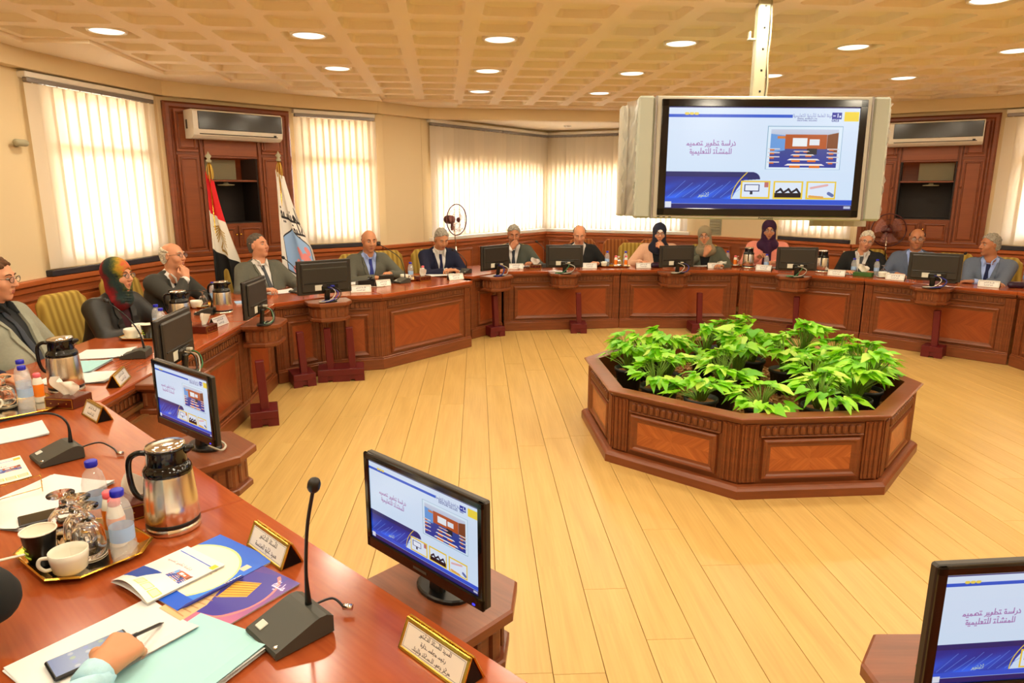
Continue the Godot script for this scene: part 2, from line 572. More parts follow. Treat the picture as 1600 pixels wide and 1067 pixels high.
func build_room():
	var P := PLAN
	# floor slab, then the planks that can be told apart
	var fl := struct("floor", "light oak plank floor")
	var st := mb()
	var poly := PackedVector2Array()
	for k in P: poly.append(P[k])
	var wide := PackedVector2Array([Vector2(-4.3, -6), Vector2(-4, -7.6), Vector2(0.4, -12.5), Vector2(3.4, -11.6), Vector2(7.4, -7.3), Vector2(7.4, -1), Vector2(4.8, 1.7), Vector2(-1.4, 1.7), Vector2(-4.3, -1)])
	prism(st, wide, -0.2, -0.012)
	obj("subfloor", st, M["subfloor"], fl)
	var yaw := 0.05
	var w := 0.196
	for k in range(-22, 34):
		var run := -11.4 + 0.53 * posmod(k * 7, 5)
		while run < 0.2:
			var len_: float = 1.9 if posmod(k, 2) else 2.3
			var c := Vector2(k * w, run + len_ / 2).rotated(-yaw) + Vector2(0.36, 0)
			if c.x > -3.4 and c.x < 6.6 and c.y > -10.7 + absf(c.x - 1.5) * 0.25:
				var s := "p%d" % int(len_ * 10)
				if not things.has(s):
					st = mb()
					box(st, at(0, -0.0075, 0), v3(len_ - 0.0015, 0.015, w - 0.0024), 0.001)
					things[s] = mesh_of(st)
				obj("plank", things[s], M["plank_%d" % rng.randi_range(0, 4)], fl, at(c.x, 0, c.y, PI / 2 + yaw))
			run += len_
	# walls
	wall("wall_west", P.sw, P.w)
	var a := wall("wall_window_west", P.w, P.w1, [0.24, 1.33, 1.2, 2.54])
	window("window_1", a, [0.24, 1.33, 1.2, 2.54], 2.09, "window behind the leftmost blind")
	sill(a, 0.02, 1.5, 1.07, "dark_frame")
	blind(a, 0.03, 1.47, 1.11, 2.56, 12, "wide cream vertical blind at far left behind the colourful headscarf")
	# cabinet wall: an opening takes the cabinet
	var nw := wall("wall_northwest", P.w1, P.cab, [0.06, 1.40, 1.03, 2.6])
	cabinet(nw, 0.06, 1.40, "mahogany wall cabinet with dark niche behind the two flags", false)
	aircon(nw, 0.72, 2.40, "white split air conditioner with black front panel above the flags")
	var b := wall("wall_window_northwest", P.cab, P.w2, [0.10, 0.98, 1.2, 2.54])
	window("window_2", b, [0.10, 0.98, 1.2, 2.54], 2.09, "window left of the bare beige pillar")
	sill(b, 0.02, 1.04, 1.07, "dark_frame")
	blind(b, 0.03, 1.02, 1.11, 2.56, 12, "narrow cream vertical blind between the white flag and bald speaker")
	wall("wall_pillar", P.w2, P.pil)
	var c1 := wall("wall_bay_left", P.pil, P.apex, [0.15, 2.75, 1.16, 2.10], true, 2.75)
	window("window_3", c1, [0.15, 2.75, 1.16, 2.10], 0.0)
	sill(c1, 0.0, 2.9, 1.07, "white_paint")
	blind(c1, 0.02, 1.60, 1.10, 2.58, 14, "cream vertical blind in the bay, directly behind the maroon fan")
	blind(c1, 1.62, 2.86, 1.10, 2.58, 12, "cream vertical blind in the bay, left of its inner corner")
	var c2 := wall("wall_bay_right", P.apex, P.bay, [0.12, 2.3, 1.16, 2.10], true, 2.75)
	window("window_4", c2, [0.12, 2.3, 1.16, 2.10], 0.0)
	sill(c2, 0.0, 2.45, 1.07, "white_paint")
	blind(c2, 0.05, 1.25, 1.10, 2.58, 15, "cream vertical blind in the bay, right of its inner corner")
	blind(c2, 1.27, 2.40, 1.10, 2.58, 14, "cream vertical blind in the bay, behind the big hanging screen")
	var col := wall("wall_column", P.bay, P.col)
	var lv := mb()
	for k in 9:
		box(lv, at(0.28, 1.10 + k * 0.042, 0.02, 0, 0.4), v3(0.17, 0.03, 0.02), 0.003)
	box(lv, at(0.28, 1.27, 0.005), v3(0.2, 0.42, 0.012), 0.003)
	obj("vent_louvre", lv, M["pole_paint"], col)
	var d := wall("wall_window_northeast", P.col, P.w4, [0.10, 1.0, 1.2, 2.54])
	window("window_5", d, [0.10, 1.0, 1.2, 2.54], 2.09)
	sill(d, 0.02, 1.06, 1.07, "dark_frame")
	blind(d, 0.03, 1.05, 1.11, 2.56, 11, "cream vertical blind under the right half of the hanging screen")
	var ne := wall("wall_northeast", P.w4, P.cab2, [0.06, 1.40, 1.03, 2.6])
	cabinet(ne, 0.06, 1.40, "mahogany wall cabinet with dark niche at far right of the room", true)
	aircon(ne, 0.78, 2.40, "white split air conditioner with black front panel right of the screen")
	var e := wall("wall_window_east", P.cab2, P.w3, [0.25, 1.3, 1.2, 2.54])
	window("window_6", e, [0.25, 1.3, 1.2, 2.54], 2.09)
	sill(e, 0.02, 1.44, 1.07, "dark_frame")
	blind(e, 0.03, 1.42, 1.11, 2.56, 12, "cream vertical blind at the far right edge of the room")
	wall("wall_east", P.w3, P.e, [], false)
	wall("wall_southeast", P.e, P.se, [], false)
	wall("wall_south", P.se, P.s, [], false)
	wall("wall_southwest", P.s, P.sw, [], false)
	# beam under the ceiling, all round and straight across the bay
	var bm := struct("trim_1")
	st = mb()
	var line := ["sw", "w", "w1", "cab", "w2", "pil", "", "col", "w4", "cab2", "w3", "e", "se", "s", "sw"]
	for k in line.size() - 1:
		var p: Vector2 = P[line[k]] if line[k] else Vector2(1.45, -9.95)
		var q: Vector2 = P[line[k + 1]] if line[k + 1] else Vector2(1.45, -9.95)
		var dd := (q - p).normalized()
		var nn := Vector2(-dd.y, dd.x)
		var back := 0.02
		var m := (p + q) / 2 + nn * (0.05 - back)
		box(st, Transform3D(Basis(v3(dd.x, 0, dd.y), Vector3.UP, v3(nn.x, 0, nn.y)), v3(m.x, 2.735, m.y)), v3(p.distance_to(q) + 0.06, 0.15, 0.14), 0.004)
	obj("beam", st, M["plaster"], bm)
	var bc := struct("ceiling", "flat ceiling of the window bay")
	st = mb()
	prism(st, PackedVector2Array([Vector2(-1.3, -9.55), Vector2(0.57, -12.1), Vector2(3.05, -11.0), Vector2(3.95, -9.9), Vector2(1.45, -9.95)]), 2.70, 2.78)
	obj("soffit", st, M["ceiling_paint"], bc)
	var kn := thing("ceiling_sensor", "tiny round white sensor on the bay ceiling above the blinds", "sensor", v3(0.85, 2.70, -10.9))
	st = mb(false)
	lathe(st, at(), [Vector2(0, -0.03), Vector2(0.045, -0.028), Vector2(0.06, -0.012), Vector2(0.062, 0.0)], 16)
	obj("housing", st, M["white_paint"], kn)

func cabinet(host: Node3D, x0: float, x1: float, label: String, mirrored: bool):
	var o := thing("wall_cabinet", label, "cabinet", Vector3.ZERO)
	o.transform = host.transform * at((x0 + x1) / 2, 1.05, 0.0)
	var w := x1 - x0
	var mx := -1.0 if mirrored else 1.0
	var nw := w * 0.45      # niche width
	var nx := -0.02 * mx
	var z := 0.02           # face
	var st := mb()
	# carcass: back, sides, face pieces round the niche (niche from 0.33 to 1.03 above the base)
	box(st, at(0, 0.775, -0.40), v3(w, 1.55, 0.02))
	for s in [-1, 1]:
		box(st, at(s * (w / 2 - 0.01), 0.775, -0.19), v3(0.02, 1.55, 0.42))
		var xe: float = s * w / 2
		var xi: float = nx + s * nw / 2
		box(st, at((xe + xi) / 2, 0.775, z - 0.01), v3(absf(xe - xi), 1.55, 0.03))
	box(st, at(nx, 0.165, z - 0.01), v3(nw, 0.33, 0.03))
	box(st, at(nx, 1.29, z - 0.01), v3(nw, 0.52, 0.03))
	obj("carcass", st, M["cabinet_wood"], o)
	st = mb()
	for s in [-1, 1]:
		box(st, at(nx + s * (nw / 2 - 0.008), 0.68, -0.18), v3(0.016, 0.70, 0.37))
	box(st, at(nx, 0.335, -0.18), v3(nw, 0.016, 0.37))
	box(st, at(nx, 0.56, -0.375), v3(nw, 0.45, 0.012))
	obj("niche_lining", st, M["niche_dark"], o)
	st = mb()
	box(st, at(nx, 0.79, -0.18), v3(nw - 0.03, 0.02, 0.36), 0.002)
	obj("shelf", st, M["cabinet_wood"], o)
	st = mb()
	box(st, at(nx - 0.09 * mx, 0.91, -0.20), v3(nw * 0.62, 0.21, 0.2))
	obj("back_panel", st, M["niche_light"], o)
	# outer architrave
	st = mb()
	moulding(st, at(0, 0.775, z + 0.005), w, 1.55, [Vector2(-0.02, -0.02), Vector2(-0.02, 0.02), Vector2(0.0, 0.035), Vector2(0.03, 0.035), Vector2(0.045, 0.015), Vector2(0.06, 0.012), Vector2(0.075, 0.0)])
	obj("architrave", st, M["cabinet_wood"], o)
	# side doors with raised panels, upper and lower
	for s in [-1, 1]:
		var xe: float = s * (w / 2 - 0.08)
		var xi: float = nx + s * (nw / 2 + 0.05)
		var c := (xe + xi) / 2
		var dw := absf(xe - xi)
		for r in [[0.06, 1.05], [1.08, 1.50]]:
			st = mb()
			box(st, at(c, (r[0] + r[1]) / 2, z + 0.012), v3(dw, r[1] - r[0], 0.016), 0.003)
			var dr := obj("door", st, M["cabinet_veneer"], o)
			st = mb()
			moulding(st, at(c, (r[0] + r[1]) / 2, z + 0.02), dw - 0.04, r[1] - r[0] - 0.05, [Vector2(0, 0), Vector2(0.005, 0.010), Vector2(0.014, 0.011), Vector2(0.022, 0.0)])
			obj("door_moulding", st, M["cabinet_wood"], dr)
			st = mb(false)
			ball(st, v3(xi - s * -0.012, 0.72 if r[0] < 0.5 else 1.12, z + 0.032), v3(0.012, 0.012, 0.012))
			obj("knob", st, M["cabinet_wood"], dr)
	st = mb()
	for s in [-1, 1]:
		box(st, at(nx + s * (nw / 2 + 0.02), 0.775, z + 0.015), v3(0.035, 1.5, 0.025), 0.006)
	obj("stile", st, M["cabinet_wood"], o)
	st = mb()
	box(st, at(nx, 1.26, z + 0.01), v3(nw - 0.02, 0.42, 0.014), 0.003)
	obj("header_panel", st, M["cabinet_veneer"], o)
	for s in [-1, 1]:
		st = mb()
		box(st, at(nx + s * nw / 4, 0.18, z + 0.012), v3(nw / 2 - 0.02, 0.25, 0.016), 0.003)
		var dr := obj("cupboard_door", st, M["cabinet_wood"], o)
		st = mb()
		box(st, at(nx + s * nw / 4, 0.18, z + 0.02), v3(nw / 2 - 0.12, 0.15, 0.012), 0.005)
		obj("raised_panel", st, M["cabinet_veneer"], dr)
		st = mb()
		moulding(st, at(nx + s * nw / 4, 0.18, z + 0.02), nw / 2 - 0.06, 0.21, [Vector2(0, 0), Vector2(0.005, 0.010), Vector2(0.016, 0.012), Vector2(0.026, 0.0)])
		obj("door_moulding", st, M["cabinet_wood"], dr)
		st = mb(false)
		ball(st, v3(nx + s * 0.025, 0.21, z + 0.035), v3(0.013, 0.013, 0.013))
		obj("knob", st, M["brass"], dr)
	# small lamp under the shelf, off
	st = mb(false)
	lathe(st, at(nx - 0.05 * mx, 0.735, -0.05), [Vector2(0, 0), Vector2(0.085, 0.004), Vector2(0.09, 0.016), Vector2(0.03, 0.022), Vector2(0.02, 0.045), Vector2(0, 0.045)], 20)
	obj("under_shelf_light", st, M["niche_light"], o)

func aircon(host: Node3D, x: float, y: float, label: String):
	var o := thing("air_conditioner", label, "air conditioner", Vector3.ZERO)
	o.transform = host.transform * at(x, y, 0.05)
	var w := 0.97
	var side := PackedVector2Array([Vector2(0, -0.14), Vector2(0.15, -0.14), Vector2(0.205, -0.11), Vector2(0.22, -0.05), Vector2(0.22, 0.12), Vector2(0.19, 0.14), Vector2(0, 0.14)])
	var st := mb()
	var turn := Transform3D(Basis(v3(0, 0, 1), v3(1, 0, 0), v3(0, 1, 0)), Vector3.ZERO)
	prism(st, side, -w / 2, w / 2, turn)
	obj("body", st, M["ac_white"], o)
	st = mb()
	box(st, at(0.02, 0.035, 0.222), v3(w - 0.06, 0.175, 0.012), 0.004)
	obj("front_panel", st, M["ac_dark"], o)
	st = mb()
	box(st, at(0, -0.095, 0.208, 0, 0.35), v3(w - 0.12, 0.006, 0.02))
	obj("air_slot", st, M["black_plastic"], o)
	st = mb()
	box(st, at(w / 2 - 0.09, -0.085, 0.214), v3(0.03, 0.014, 0.01), 0.003)
	obj("display", st, M["black_gloss"], o)
	st = mb()
	box(st, at(-w / 2 - 0.002, 0.0, 0.06), v3(0.006, 0.09, 0.03), 0.002)
	obj("side_label", st, M["back_plastic"], o)

# ------------------------------------------------------------------ coffered ceiling
func build_ceiling():
	var c := 1.3946 / 3.0
	var ce := struct("ceiling", "tan coffered ceiling", v3(-2.8665, 2.83, -5.1898))
	ce.rotation.y = 0.0995
	var room := PackedVector2Array([Vector2(-3.85, -1.4), Vector2(-3.85, -5.60), Vector2(-3.56, -7.18), Vector2(-1.15, -9.55), Vector2(1.45, -9.95), Vector2(3.85, -9.95), Vector2(5.9, -8.22), Vector2(6.95, -7.2), Vector2(6.95, -1.4), Vector2(4.6, 1.3), Vector2(-1.2, 1.3)])
	var inner: PackedVector2Array = Geometry2D.offset_polygon(room, -0.48)[0]
	var xf := ce.transform
	var rib := mb()
	var border := mb()
	var hs := 0.176; var ht := 0.162; var rd := 0.05; var deep := 0.05
	var ring := []; var ring2 := []; var edge := []
	for q in 4:
		for k in 5:
			var t := PI / 2 * (q + k / 4.0)
			var cc := Vector2(1 if q in [0, 3] else -1, 1 if q < 2 else -1)
			var dv := Vector2(cos(t), sin(t))
			ring.append(cc * (hs - rd) + dv * rd)
			ring2.append(cc * (ht - rd) + dv * rd)
			edge.append(cc * c / 2 if k in [1, 2, 3] else (Vector2(cc.x * c / 2, cc.y * (hs - rd)) if (k == 0) == (q % 2 == 0) else Vector2(cc.x * (hs - rd), cc.y * c / 2)))
	var st := mb()
	for k in ring.size():
		var j := (k + 1) % ring.size()
		var a: Vector2 = ring[k]; var b: Vector2 = ring[j]; var d: Vector2 = ring2[k]; var e: Vector2 = ring2[j]
		quad(st, v3(b.x, 0, b.y), v3(a.x, 0, a.y), v3(d.x, deep, d.y), v3(e.x, deep, e.y))
		tri(st, v3(0, deep, 0), v3(e.x, deep, e.y), v3(d.x, deep, d.y))
	var coffer := mesh_of(st)
	var inside := {}
	for i in range(-8, 26):
		for j in range(-18, 14):
			var p := xf * v3(i * c, 0, -j * c)
			inside[Vector2i(i, j)] = Geometry2D.is_point_in_polygon(Vector2(p.x, p.z), inner)
	var spots := {Vector2i(0, 0): "over the window wall at far left", Vector2i(3, 0): "left of centre in the second row", Vector2i(6, 0): "middle of the second row", Vector2i(9, 0): "left of the screen's pole", Vector2i(12, 0): "right of the screen's pole", Vector2i(15, 0): "at the right edge of the second row",
		Vector2i(3, 3): "leftmost of the third row", Vector2i(6, 3): "second from left in the third row", Vector2i(9, 3): "above the left end of the hanging screen", Vector2i(12, 3): "just right of the pole above the screen", Vector2i(15, 3): "above the right end of the hanging screen",
		Vector2i(6, 6): "left one of the two nearest the bay", Vector2i(9, 6): "right one of the two nearest the bay", Vector2i(12, -3): "nearest one at the top right corner"}
	var lamps := []
	for key in inside:
		var o := v3(key.x * c, 0, -key.y * c)
		if inside[key]:
			obj("coffer", coffer, M["coffer_paint"], ce, Transform3D(Basis(), o))
			for k in ring.size():
				var j := (k + 1) % ring.size()
				var a: Vector2 = ring[k]; var b: Vector2 = ring[j]; var d: Vector2 = edge[k]; var e: Vector2 = edge[j]
				quad(rib, o + v3(a.x, 0, a.y), o + v3(b.x, 0, b.y), o + v3(e.x, 0, e.y), o + v3(d.x, 0, d.y))
			if posmod(key.x, 3) == 0 and posmod(key.y, 3) == 0 and (key.y <= -3 or key in spots):
				lamps.append([key, xf * o])
		else:
			var near := false
			var p := xf * o
			for di in range(-4, 5):
				for dj in range(-4, 5):
					if inside.get(key + Vector2i(di, dj), false): near = true
			if near:
				box(border, Transform3D(Basis(), o + v3(0, 0.045, 0)), v3(c, 0.15, c))
	obj("rib_grid", rib, M["ceiling_paint"], ce)
	obj("plaster_border", border, M["ceiling_paint"], ce)
	st = mb()
	prism(st, PackedVector2Array([Vector2(-4.3, -6), Vector2(-4, -7.6), Vector2(0.4, -12.5), Vector2(3.4, -11.6), Vector2(7.4, -7.3), Vector2(7.4, -1), Vector2(4.8, 1.7), Vector2(-1.4, 1.7), Vector2(-4.3, -1)]), 2.96, 3.16)
	var slab := struct("ceiling", "slab over the coffers")
	obj("slab", st, M["coffer_paint"], slab)
	# recessed downlights, every third cell
	var disc := mb(false)
	lathe(disc, at(), [Vector2(0, -0.004), Vector2(0.10, -0.004), Vector2(0.112, 0.004), Vector2(0, 0.004)], 24)
	var dm := mesh_of(disc)
	var rim := mb(false)
	lathe(rim, at(), [Vector2(0.112, 0.002), Vector2(0.116, -0.006), Vector2(0.13, -0.004), Vector2(0.134, 0.008), Vector2(0.125, 0.05), Vector2(0, 0.05)], 24)
	var rm := mesh_of(rim)
	var lm := mat("lamp_glow", Color(1, 1, 1), 0.5)
	lm.emission_enabled = true
	lm.emission = Color(1, 0.97, 0.92)
	lm.emission_energy_multiplier = 2.2
	for r in lamps:
		var p: Vector3 = r[1]
		var where: String = spots.get(r[0], "behind the camera, outside the photo")
		var o := thing("ceiling_light", "round bright recessed ceiling downlight " + where, "ceiling light", p + v3(0, 0.012, 0), 0, "recessed ceiling lights")
		obj("trim_ring", rm, M["white_paint"], o)
		obj("lamp_diffuser", dm, lm, o)
		var l := AreaLight3D.new()
		l.name = "downlight"
		l.area_size = Vector2(0.2, 0.2)
		l.area_normalize_energy = true
		l.light_color = LAMP_COLOR
		l.light_energy = LAMP_ENERGY
		l.area_range = 14.0
		l.area_attenuation = 2.0
		l.shadow_enabled = true
		l.rotation.x = -PI / 2
		l.position.y = -0.02
		o.add_child(l)

# ------------------------------------------------------------------ ring of conference tables
# b, a: ends of the ring-side edge (right to left as seen from inside the ring), ob, oa: outer corners
func table(label: String, b: Vector2, a: Vector2, ob: Vector2, oa: Vector2, panels := 1, frieze := true) -> Node3D:
	var m := (a + b) / 2
	var d := (b - a).normalized()
	var n := Vector2(-d.y, d.x)      # towards the middle of the ring
	var o := thing("conference_table", label, "table", v3(m.x, 0, m.y), 0, "sections of the ring-shaped conference table")
	o.basis = Basis(v3(d.x, 0, d.y), Vector3.UP, v3(n.x, 0, n.y))
	var l := a.distance_to(b)
	var loc := func(p: Vector2, push := 0.0) -> Vector2:
		return Vector2((p - m).dot(d), (p - m).dot(n) + push)
	var st := mb()
	var g := 0.0015
	var la: Vector2 = loc.call(a); var lb: Vector2 = loc.call(b); var loa: Vector2 = loc.call(oa); var lob: Vector2 = loc.call(ob)
	prism(st, PackedVector2Array([la + Vector2(g, 0), lb - Vector2(g, 0), lob - Vector2(g, 0), loa + Vector2(g, 0)]), 0.725, T, Transform3D(), 0.006)
	obj("tabletop", st, M["table_wood"], o)
	st = mb()
	box(st, at(0, 0.716, -0.02), v3(l - 0.004, 0.02, 0.04), 0.006)
	box(st, at(0, 0.699, -0.03), v3(l - 0.004, 0.016, 0.04), 0.005)
	obj("edge_moulding", st, M["frame_wood"], o)
	st = mb()
	box(st, at(0, 0.37, -0.075), v3(l - 0.01, 0.64, 0.05))
	obj("modesty_board", st, M["frame_wood"], o)
	st = mb()
	box(st, at(0, 0.055, -0.04), v3(l, 0.11, 0.04), 0.006)
	box(st, at(0, 0.117, -0.044), v3(l, 0.018, 0.03), 0.006)
	obj("plinth", st, M["frame_wood"], o)
	# pilasters with reeded faces at both ends
	for s in [-1, 1]:
		st = mb()
		box(st, at(s * (l / 2 - 0.045), 0.40, -0.045), v3(0.085, 0.57, 0.02), 0.004)
		for k in 3:
			box(st, at(s * (l / 2 - 0.045) + (k - 1) * 0.022, 0.40, -0.034), v3(0.012, 0.54, 0.008), 0.003)
		obj("pilaster", st, M["frame_wood"], o)
		# supports towards the seats
		st = mb()
		var dep: float = absf(loa.y if s < 0 else lob.y)
		box(st, at(s * (l / 2 - 0.06), 0.36, -0.1 - dep * 0.3), v3(0.04, 0.72, dep * 0.6), 0.003)
		obj("end_support", st, M["frame_wood"], o)
	if frieze:
		flutes(o, -l / 2 + 0.10, l / 2 - 0.10, 0.62, 0.685, -0.046)
	var span := l - 0.2
	for k in panels:
		var w := span / panels - 0.06
		var c := at(-span / 2 + span * (k + 0.5) / panels, 0.355, -0.05)
		veneer_panel(o, c, w, 0.42, M["veneer"])
	return o

# a raised veneered panel with chevron grain inside a mitred moulding
func veneer_panel(o: Node3D, c: Transform3D, w: float, h: float, m: Material):
	var st := mb()
	var iw := w / 2 - 0.05; var ih := h / 2 - 0.05
	for s in [-1, 1]:
		for q in [-1, 1]:
			var p := [c * v3(0, 0, 0.008), c * v3(s * iw, 0, 0.008), c * v3(s * iw, q * ih, 0.008), c * v3(0, q * ih, 0.008)]
			var uv := [uvd(0, 0, s, q), uvd(iw, 0, s, q), uvd(iw, ih, s, q), uvd(0, ih, s, q)]
			if s * q < 0:
				p = [p[0], p[3], p[2], p[1]]
				uv = [uv[0], uv[3], uv[2], uv[1]]
			quv(st, p, uv)
	obj("veneer_panel", st, m, o)
	st = mb()
	moulding(st, c, w, h, [Vector2(0, 0), Vector2(0.004, 0.018), Vector2(0.014, 0.024), Vector2(0.024, 0.020), Vector2(0.034, 0.012), Vector2(0.05, 0.008)])
	obj("panel_moulding", st, M["frame_wood"], o)

func uvd(x: float, y: float, s: int, q: int) -> Vector2:
	var u := x * 0.75 + y * 0.66; var w := x * 0.66 - y * 0.75
	return Vector2(u, w) * 1.1 + Vector2(0.13 * s, 0.29 * q)

func flutes(o: Node3D, x0: float, x1: float, y0: float, y1: float, z: float, xf := Transform3D()):
	var st := mb()
	box(st, xf * at((x0 + x1) / 2, (y0 + y1) / 2, z - 0.004), v3(x1 - x0, y1 - y0, 0.012))
	box(st, xf * at((x0 + x1) / 2, y0 - 0.008, z + 0.004), v3(x1 - x0, 0.014, 0.02), 0.004)
	var n := int((x1 - x0) / 0.042)
	for k in n:
		box(st, xf * at(x0 + (x1 - x0) * (k + 0.5) / n, (y0 + y1) / 2 - 0.004, z + 0.005), v3(0.024, y1 - y0 - 0.016, 0.012), 0.006)
	tag(obj("fluted_frieze", st, M["frieze_wood"], o), "", "", "", "stuff")

# bracket shelf that carries a monitor; x along the table's edge
func pod(o: Node3D, p: Vector2, w := 0.38, d := 0.27, turn := INF):
	var poly := PackedVector2Array([Vector2(-w / 2, -0.02), Vector2(w / 2, -0.02), Vector2(w / 2, d * 0.62), Vector2(w / 2 - 0.08, d), Vector2(-w / 2 + 0.08, d), Vector2(-w / 2, d * 0.62)])
	var lp := o.transform.affine_inverse() * v3(p.x, 0, p.y)
	var xf := at(lp.x, 0, 0)
	if turn != INF: xf = o.transform.affine_inverse() * at(p.x, 0, p.y, turn)
	var sh := struct_part(o, "monitor_shelf", xf)
	var st := mb()
	prism(st, poly, 0.715, 0.745, Transform3D(), 0.006)
	obj("shelf_top", st, M["frame_wood"], sh)
	st = mb()
	var s1: PackedVector2Array = Geometry2D.offset_polygon(poly, -0.02, Geometry2D.JOIN_MITER)[0]
	prism(st, s1, 0.70, 0.716)
	var s2: PackedVector2Array = Geometry2D.offset_polygon(poly, -0.035, Geometry2D.JOIN_MITER)[0]
	prism(st, s2, 0.60, 0.70)
	prism(st, s1, 0.575, 0.60, Transform3D(), 0.005)
	var s3: PackedVector2Array = Geometry2D.offset_polygon(poly, -0.05, Geometry2D.JOIN_MITER)[0]
	prism(st, s3, 0.56, 0.575)
	obj("apron", st, M["frame_wood"], sh)
	# flutes round the three outer faces
	st = mb()
	for e in [[Vector2(w / 2 - 0.035, 0.0), Vector2(w / 2 - 0.035, d * 0.58)], [Vector2(w / 2 - 0.04, d * 0.62), Vector2(w / 2 - 0.11, d - 0.03)], [Vector2(w / 2 - 0.12, d - 0.035), Vector2(-w / 2 + 0.12, d - 0.035)], [Vector2(-w / 2 + 0.11, d - 0.03), Vector2(-w / 2 + 0.04, d * 0.62)], [Vector2(-w / 2 + 0.035, d * 0.58), Vector2(-w / 2 + 0.035, 0.0)]]:
		var a: Vector2 = e[0]; var b: Vector2 = e[1]
		var n := maxi(2, int(a.distance_to(b) / 0.042))
		for k in n:
			var fp := a.lerp(b, (k + 0.5) / n)
			var t := (b - a).angle()
			box(st, at(fp.x, 0.65, fp.y, -t), v3(0.024, 0.08, 0.014), 0.006)
	tag(obj("flutes", st, M["frieze_wood"], sh), "", "", "", "stuff")

func struct_part(parent: Node3D, called: String, xf: Transform3D) -> Node3D:
	var o := Node3D.new()
	o.name = called
	parent.add_child(o, true)
	o.transform = xf
	return o

func build_tables():
	var W := Vector2(-1.98, -3.14); var WO := Vector2(-2.82, -2.82)
	var S := Vector2(0.14, -1.13); var SO := Vector2(-0.19, -0.33)
	var J := Vector2(-0.88, -2.08); var JO := Vector2(-1.46, -1.52)
	var near := table("nearest table section in the foreground, carrying the cyan folder and wedge microphone", J, S, JO, SO)
	pod(near, Vector2(-0.217, -1.53))
	var near2 := table("second table section from the camera at left, carrying clasped hands and paper", W, J, WO, JO)
	pod(near2, Vector2(-1.265, -2.527))
	var S2 := Vector2(3.1, -1.13)
	var south := table("table section below the bottom right monitor, mostly outside the photo", S, S2, SO, Vector2(3.43, -0.33), 2)
	pod(south, Vector2(0.95, -1.2))
	var B := Vector2(-2.05, -5.16); var BO := Vector2(-2.88, -5.2)
	var west := table("left-hand table section in front of the woman in the colourful headscarf", B, W, BO, WO, 2)
	pod(west, Vector2(-1.82, -3.66))
	var C0 := Vector2(-2.12, -6.02); var C0O := Vector2(-2.95, -6.4)
	var b2 := table("short table section at left in front of the thinking man's flask", C0, B, C0O, BO)
	pod(b2, Vector2(-1.9, -5.24))
	var C1 := Vector2(-1.74, -6.42); var D0 := Vector2(-1.26, -6.55); var D1 := Vector2(-0.44, -7.56)
	table("corner table section in front of the smiling man in grey suit", C1, C0, Vector2(-2.42, -7.2), C0O)
	var c2 := table("recessed table section behind the two-post maroon floor stand", D0, C1, Vector2(-1.9, -7.5), Vector2(-2.42, -7.2))
	pod(c2, Vector2(-1.745, -6.33), 0.40, 0.26, 0.5)
	table("projecting table section with a broad red panel before the bald speaker", D1, D0, Vector2(-1.24, -8.2), Vector2(-1.9, -7.5))
	var F1 := Vector2(-0.10, -8.42)
	var f := table("narrow table section between the projecting section and far row", F1, D1 + Vector2(-0.02, -0.40), Vector2(-0.45, -9.2), Vector2(-1.24, -8.22))
	pod(f, Vector2(-0.26, -8.2), 0.38, 0.27)
	var G1 := Vector2(1.38, -8.62); var G2 := Vector2(2.87, -8.58)
	var g1 := table("far table section before the two men, left of the planter", G1, F1, Vector2(1.40, -9.42), Vector2(-0.45, -9.2))
	pod(g1, Vector2(0.64, -8.5))
	var g2 := table("far table section before the two women, behind the planter's left half", G2, G1, Vector2(3.2, -9.38), Vector2(1.40, -9.42))
	pod(g2, Vector2(2.02, -8.5))
	var H1 := Vector2(4.02, -7.75); var H2 := Vector2(5.02, -6.72)
	var h1 := table("far right table section before the woman in purple headscarf", H1, G2, Vector2(4.57, -8.33), Vector2(3.2, -9.38))
	pod(h1, Vector2(3.38, -8.15))
	var h2 := table("right-hand table section before the two men in blue-grey suits", H2, H1, Vector2(5.82, -7.05), Vector2(4.57, -8.33))
	pod(h2, Vector2(4.42, -7.15))
	var E2 := Vector2(5.12, -4.9); var E3 := Vector2(5.1, -3.2)
	table("table section cut off by the photo's right edge", E2, H2, Vector2(5.95, -4.9), Vector2(5.82, -7.05), 2)
	table("right side table section outside the photo", E3, E2, Vector2(5.9, -2.87), Vector2(5.95, -4.9), 2)
	table("table section on the camera's side at right, outside the photo", S2, E3, Vector2(3.43, -0.33), Vector2(5.9, -2.87), 2)
	floor_stands()

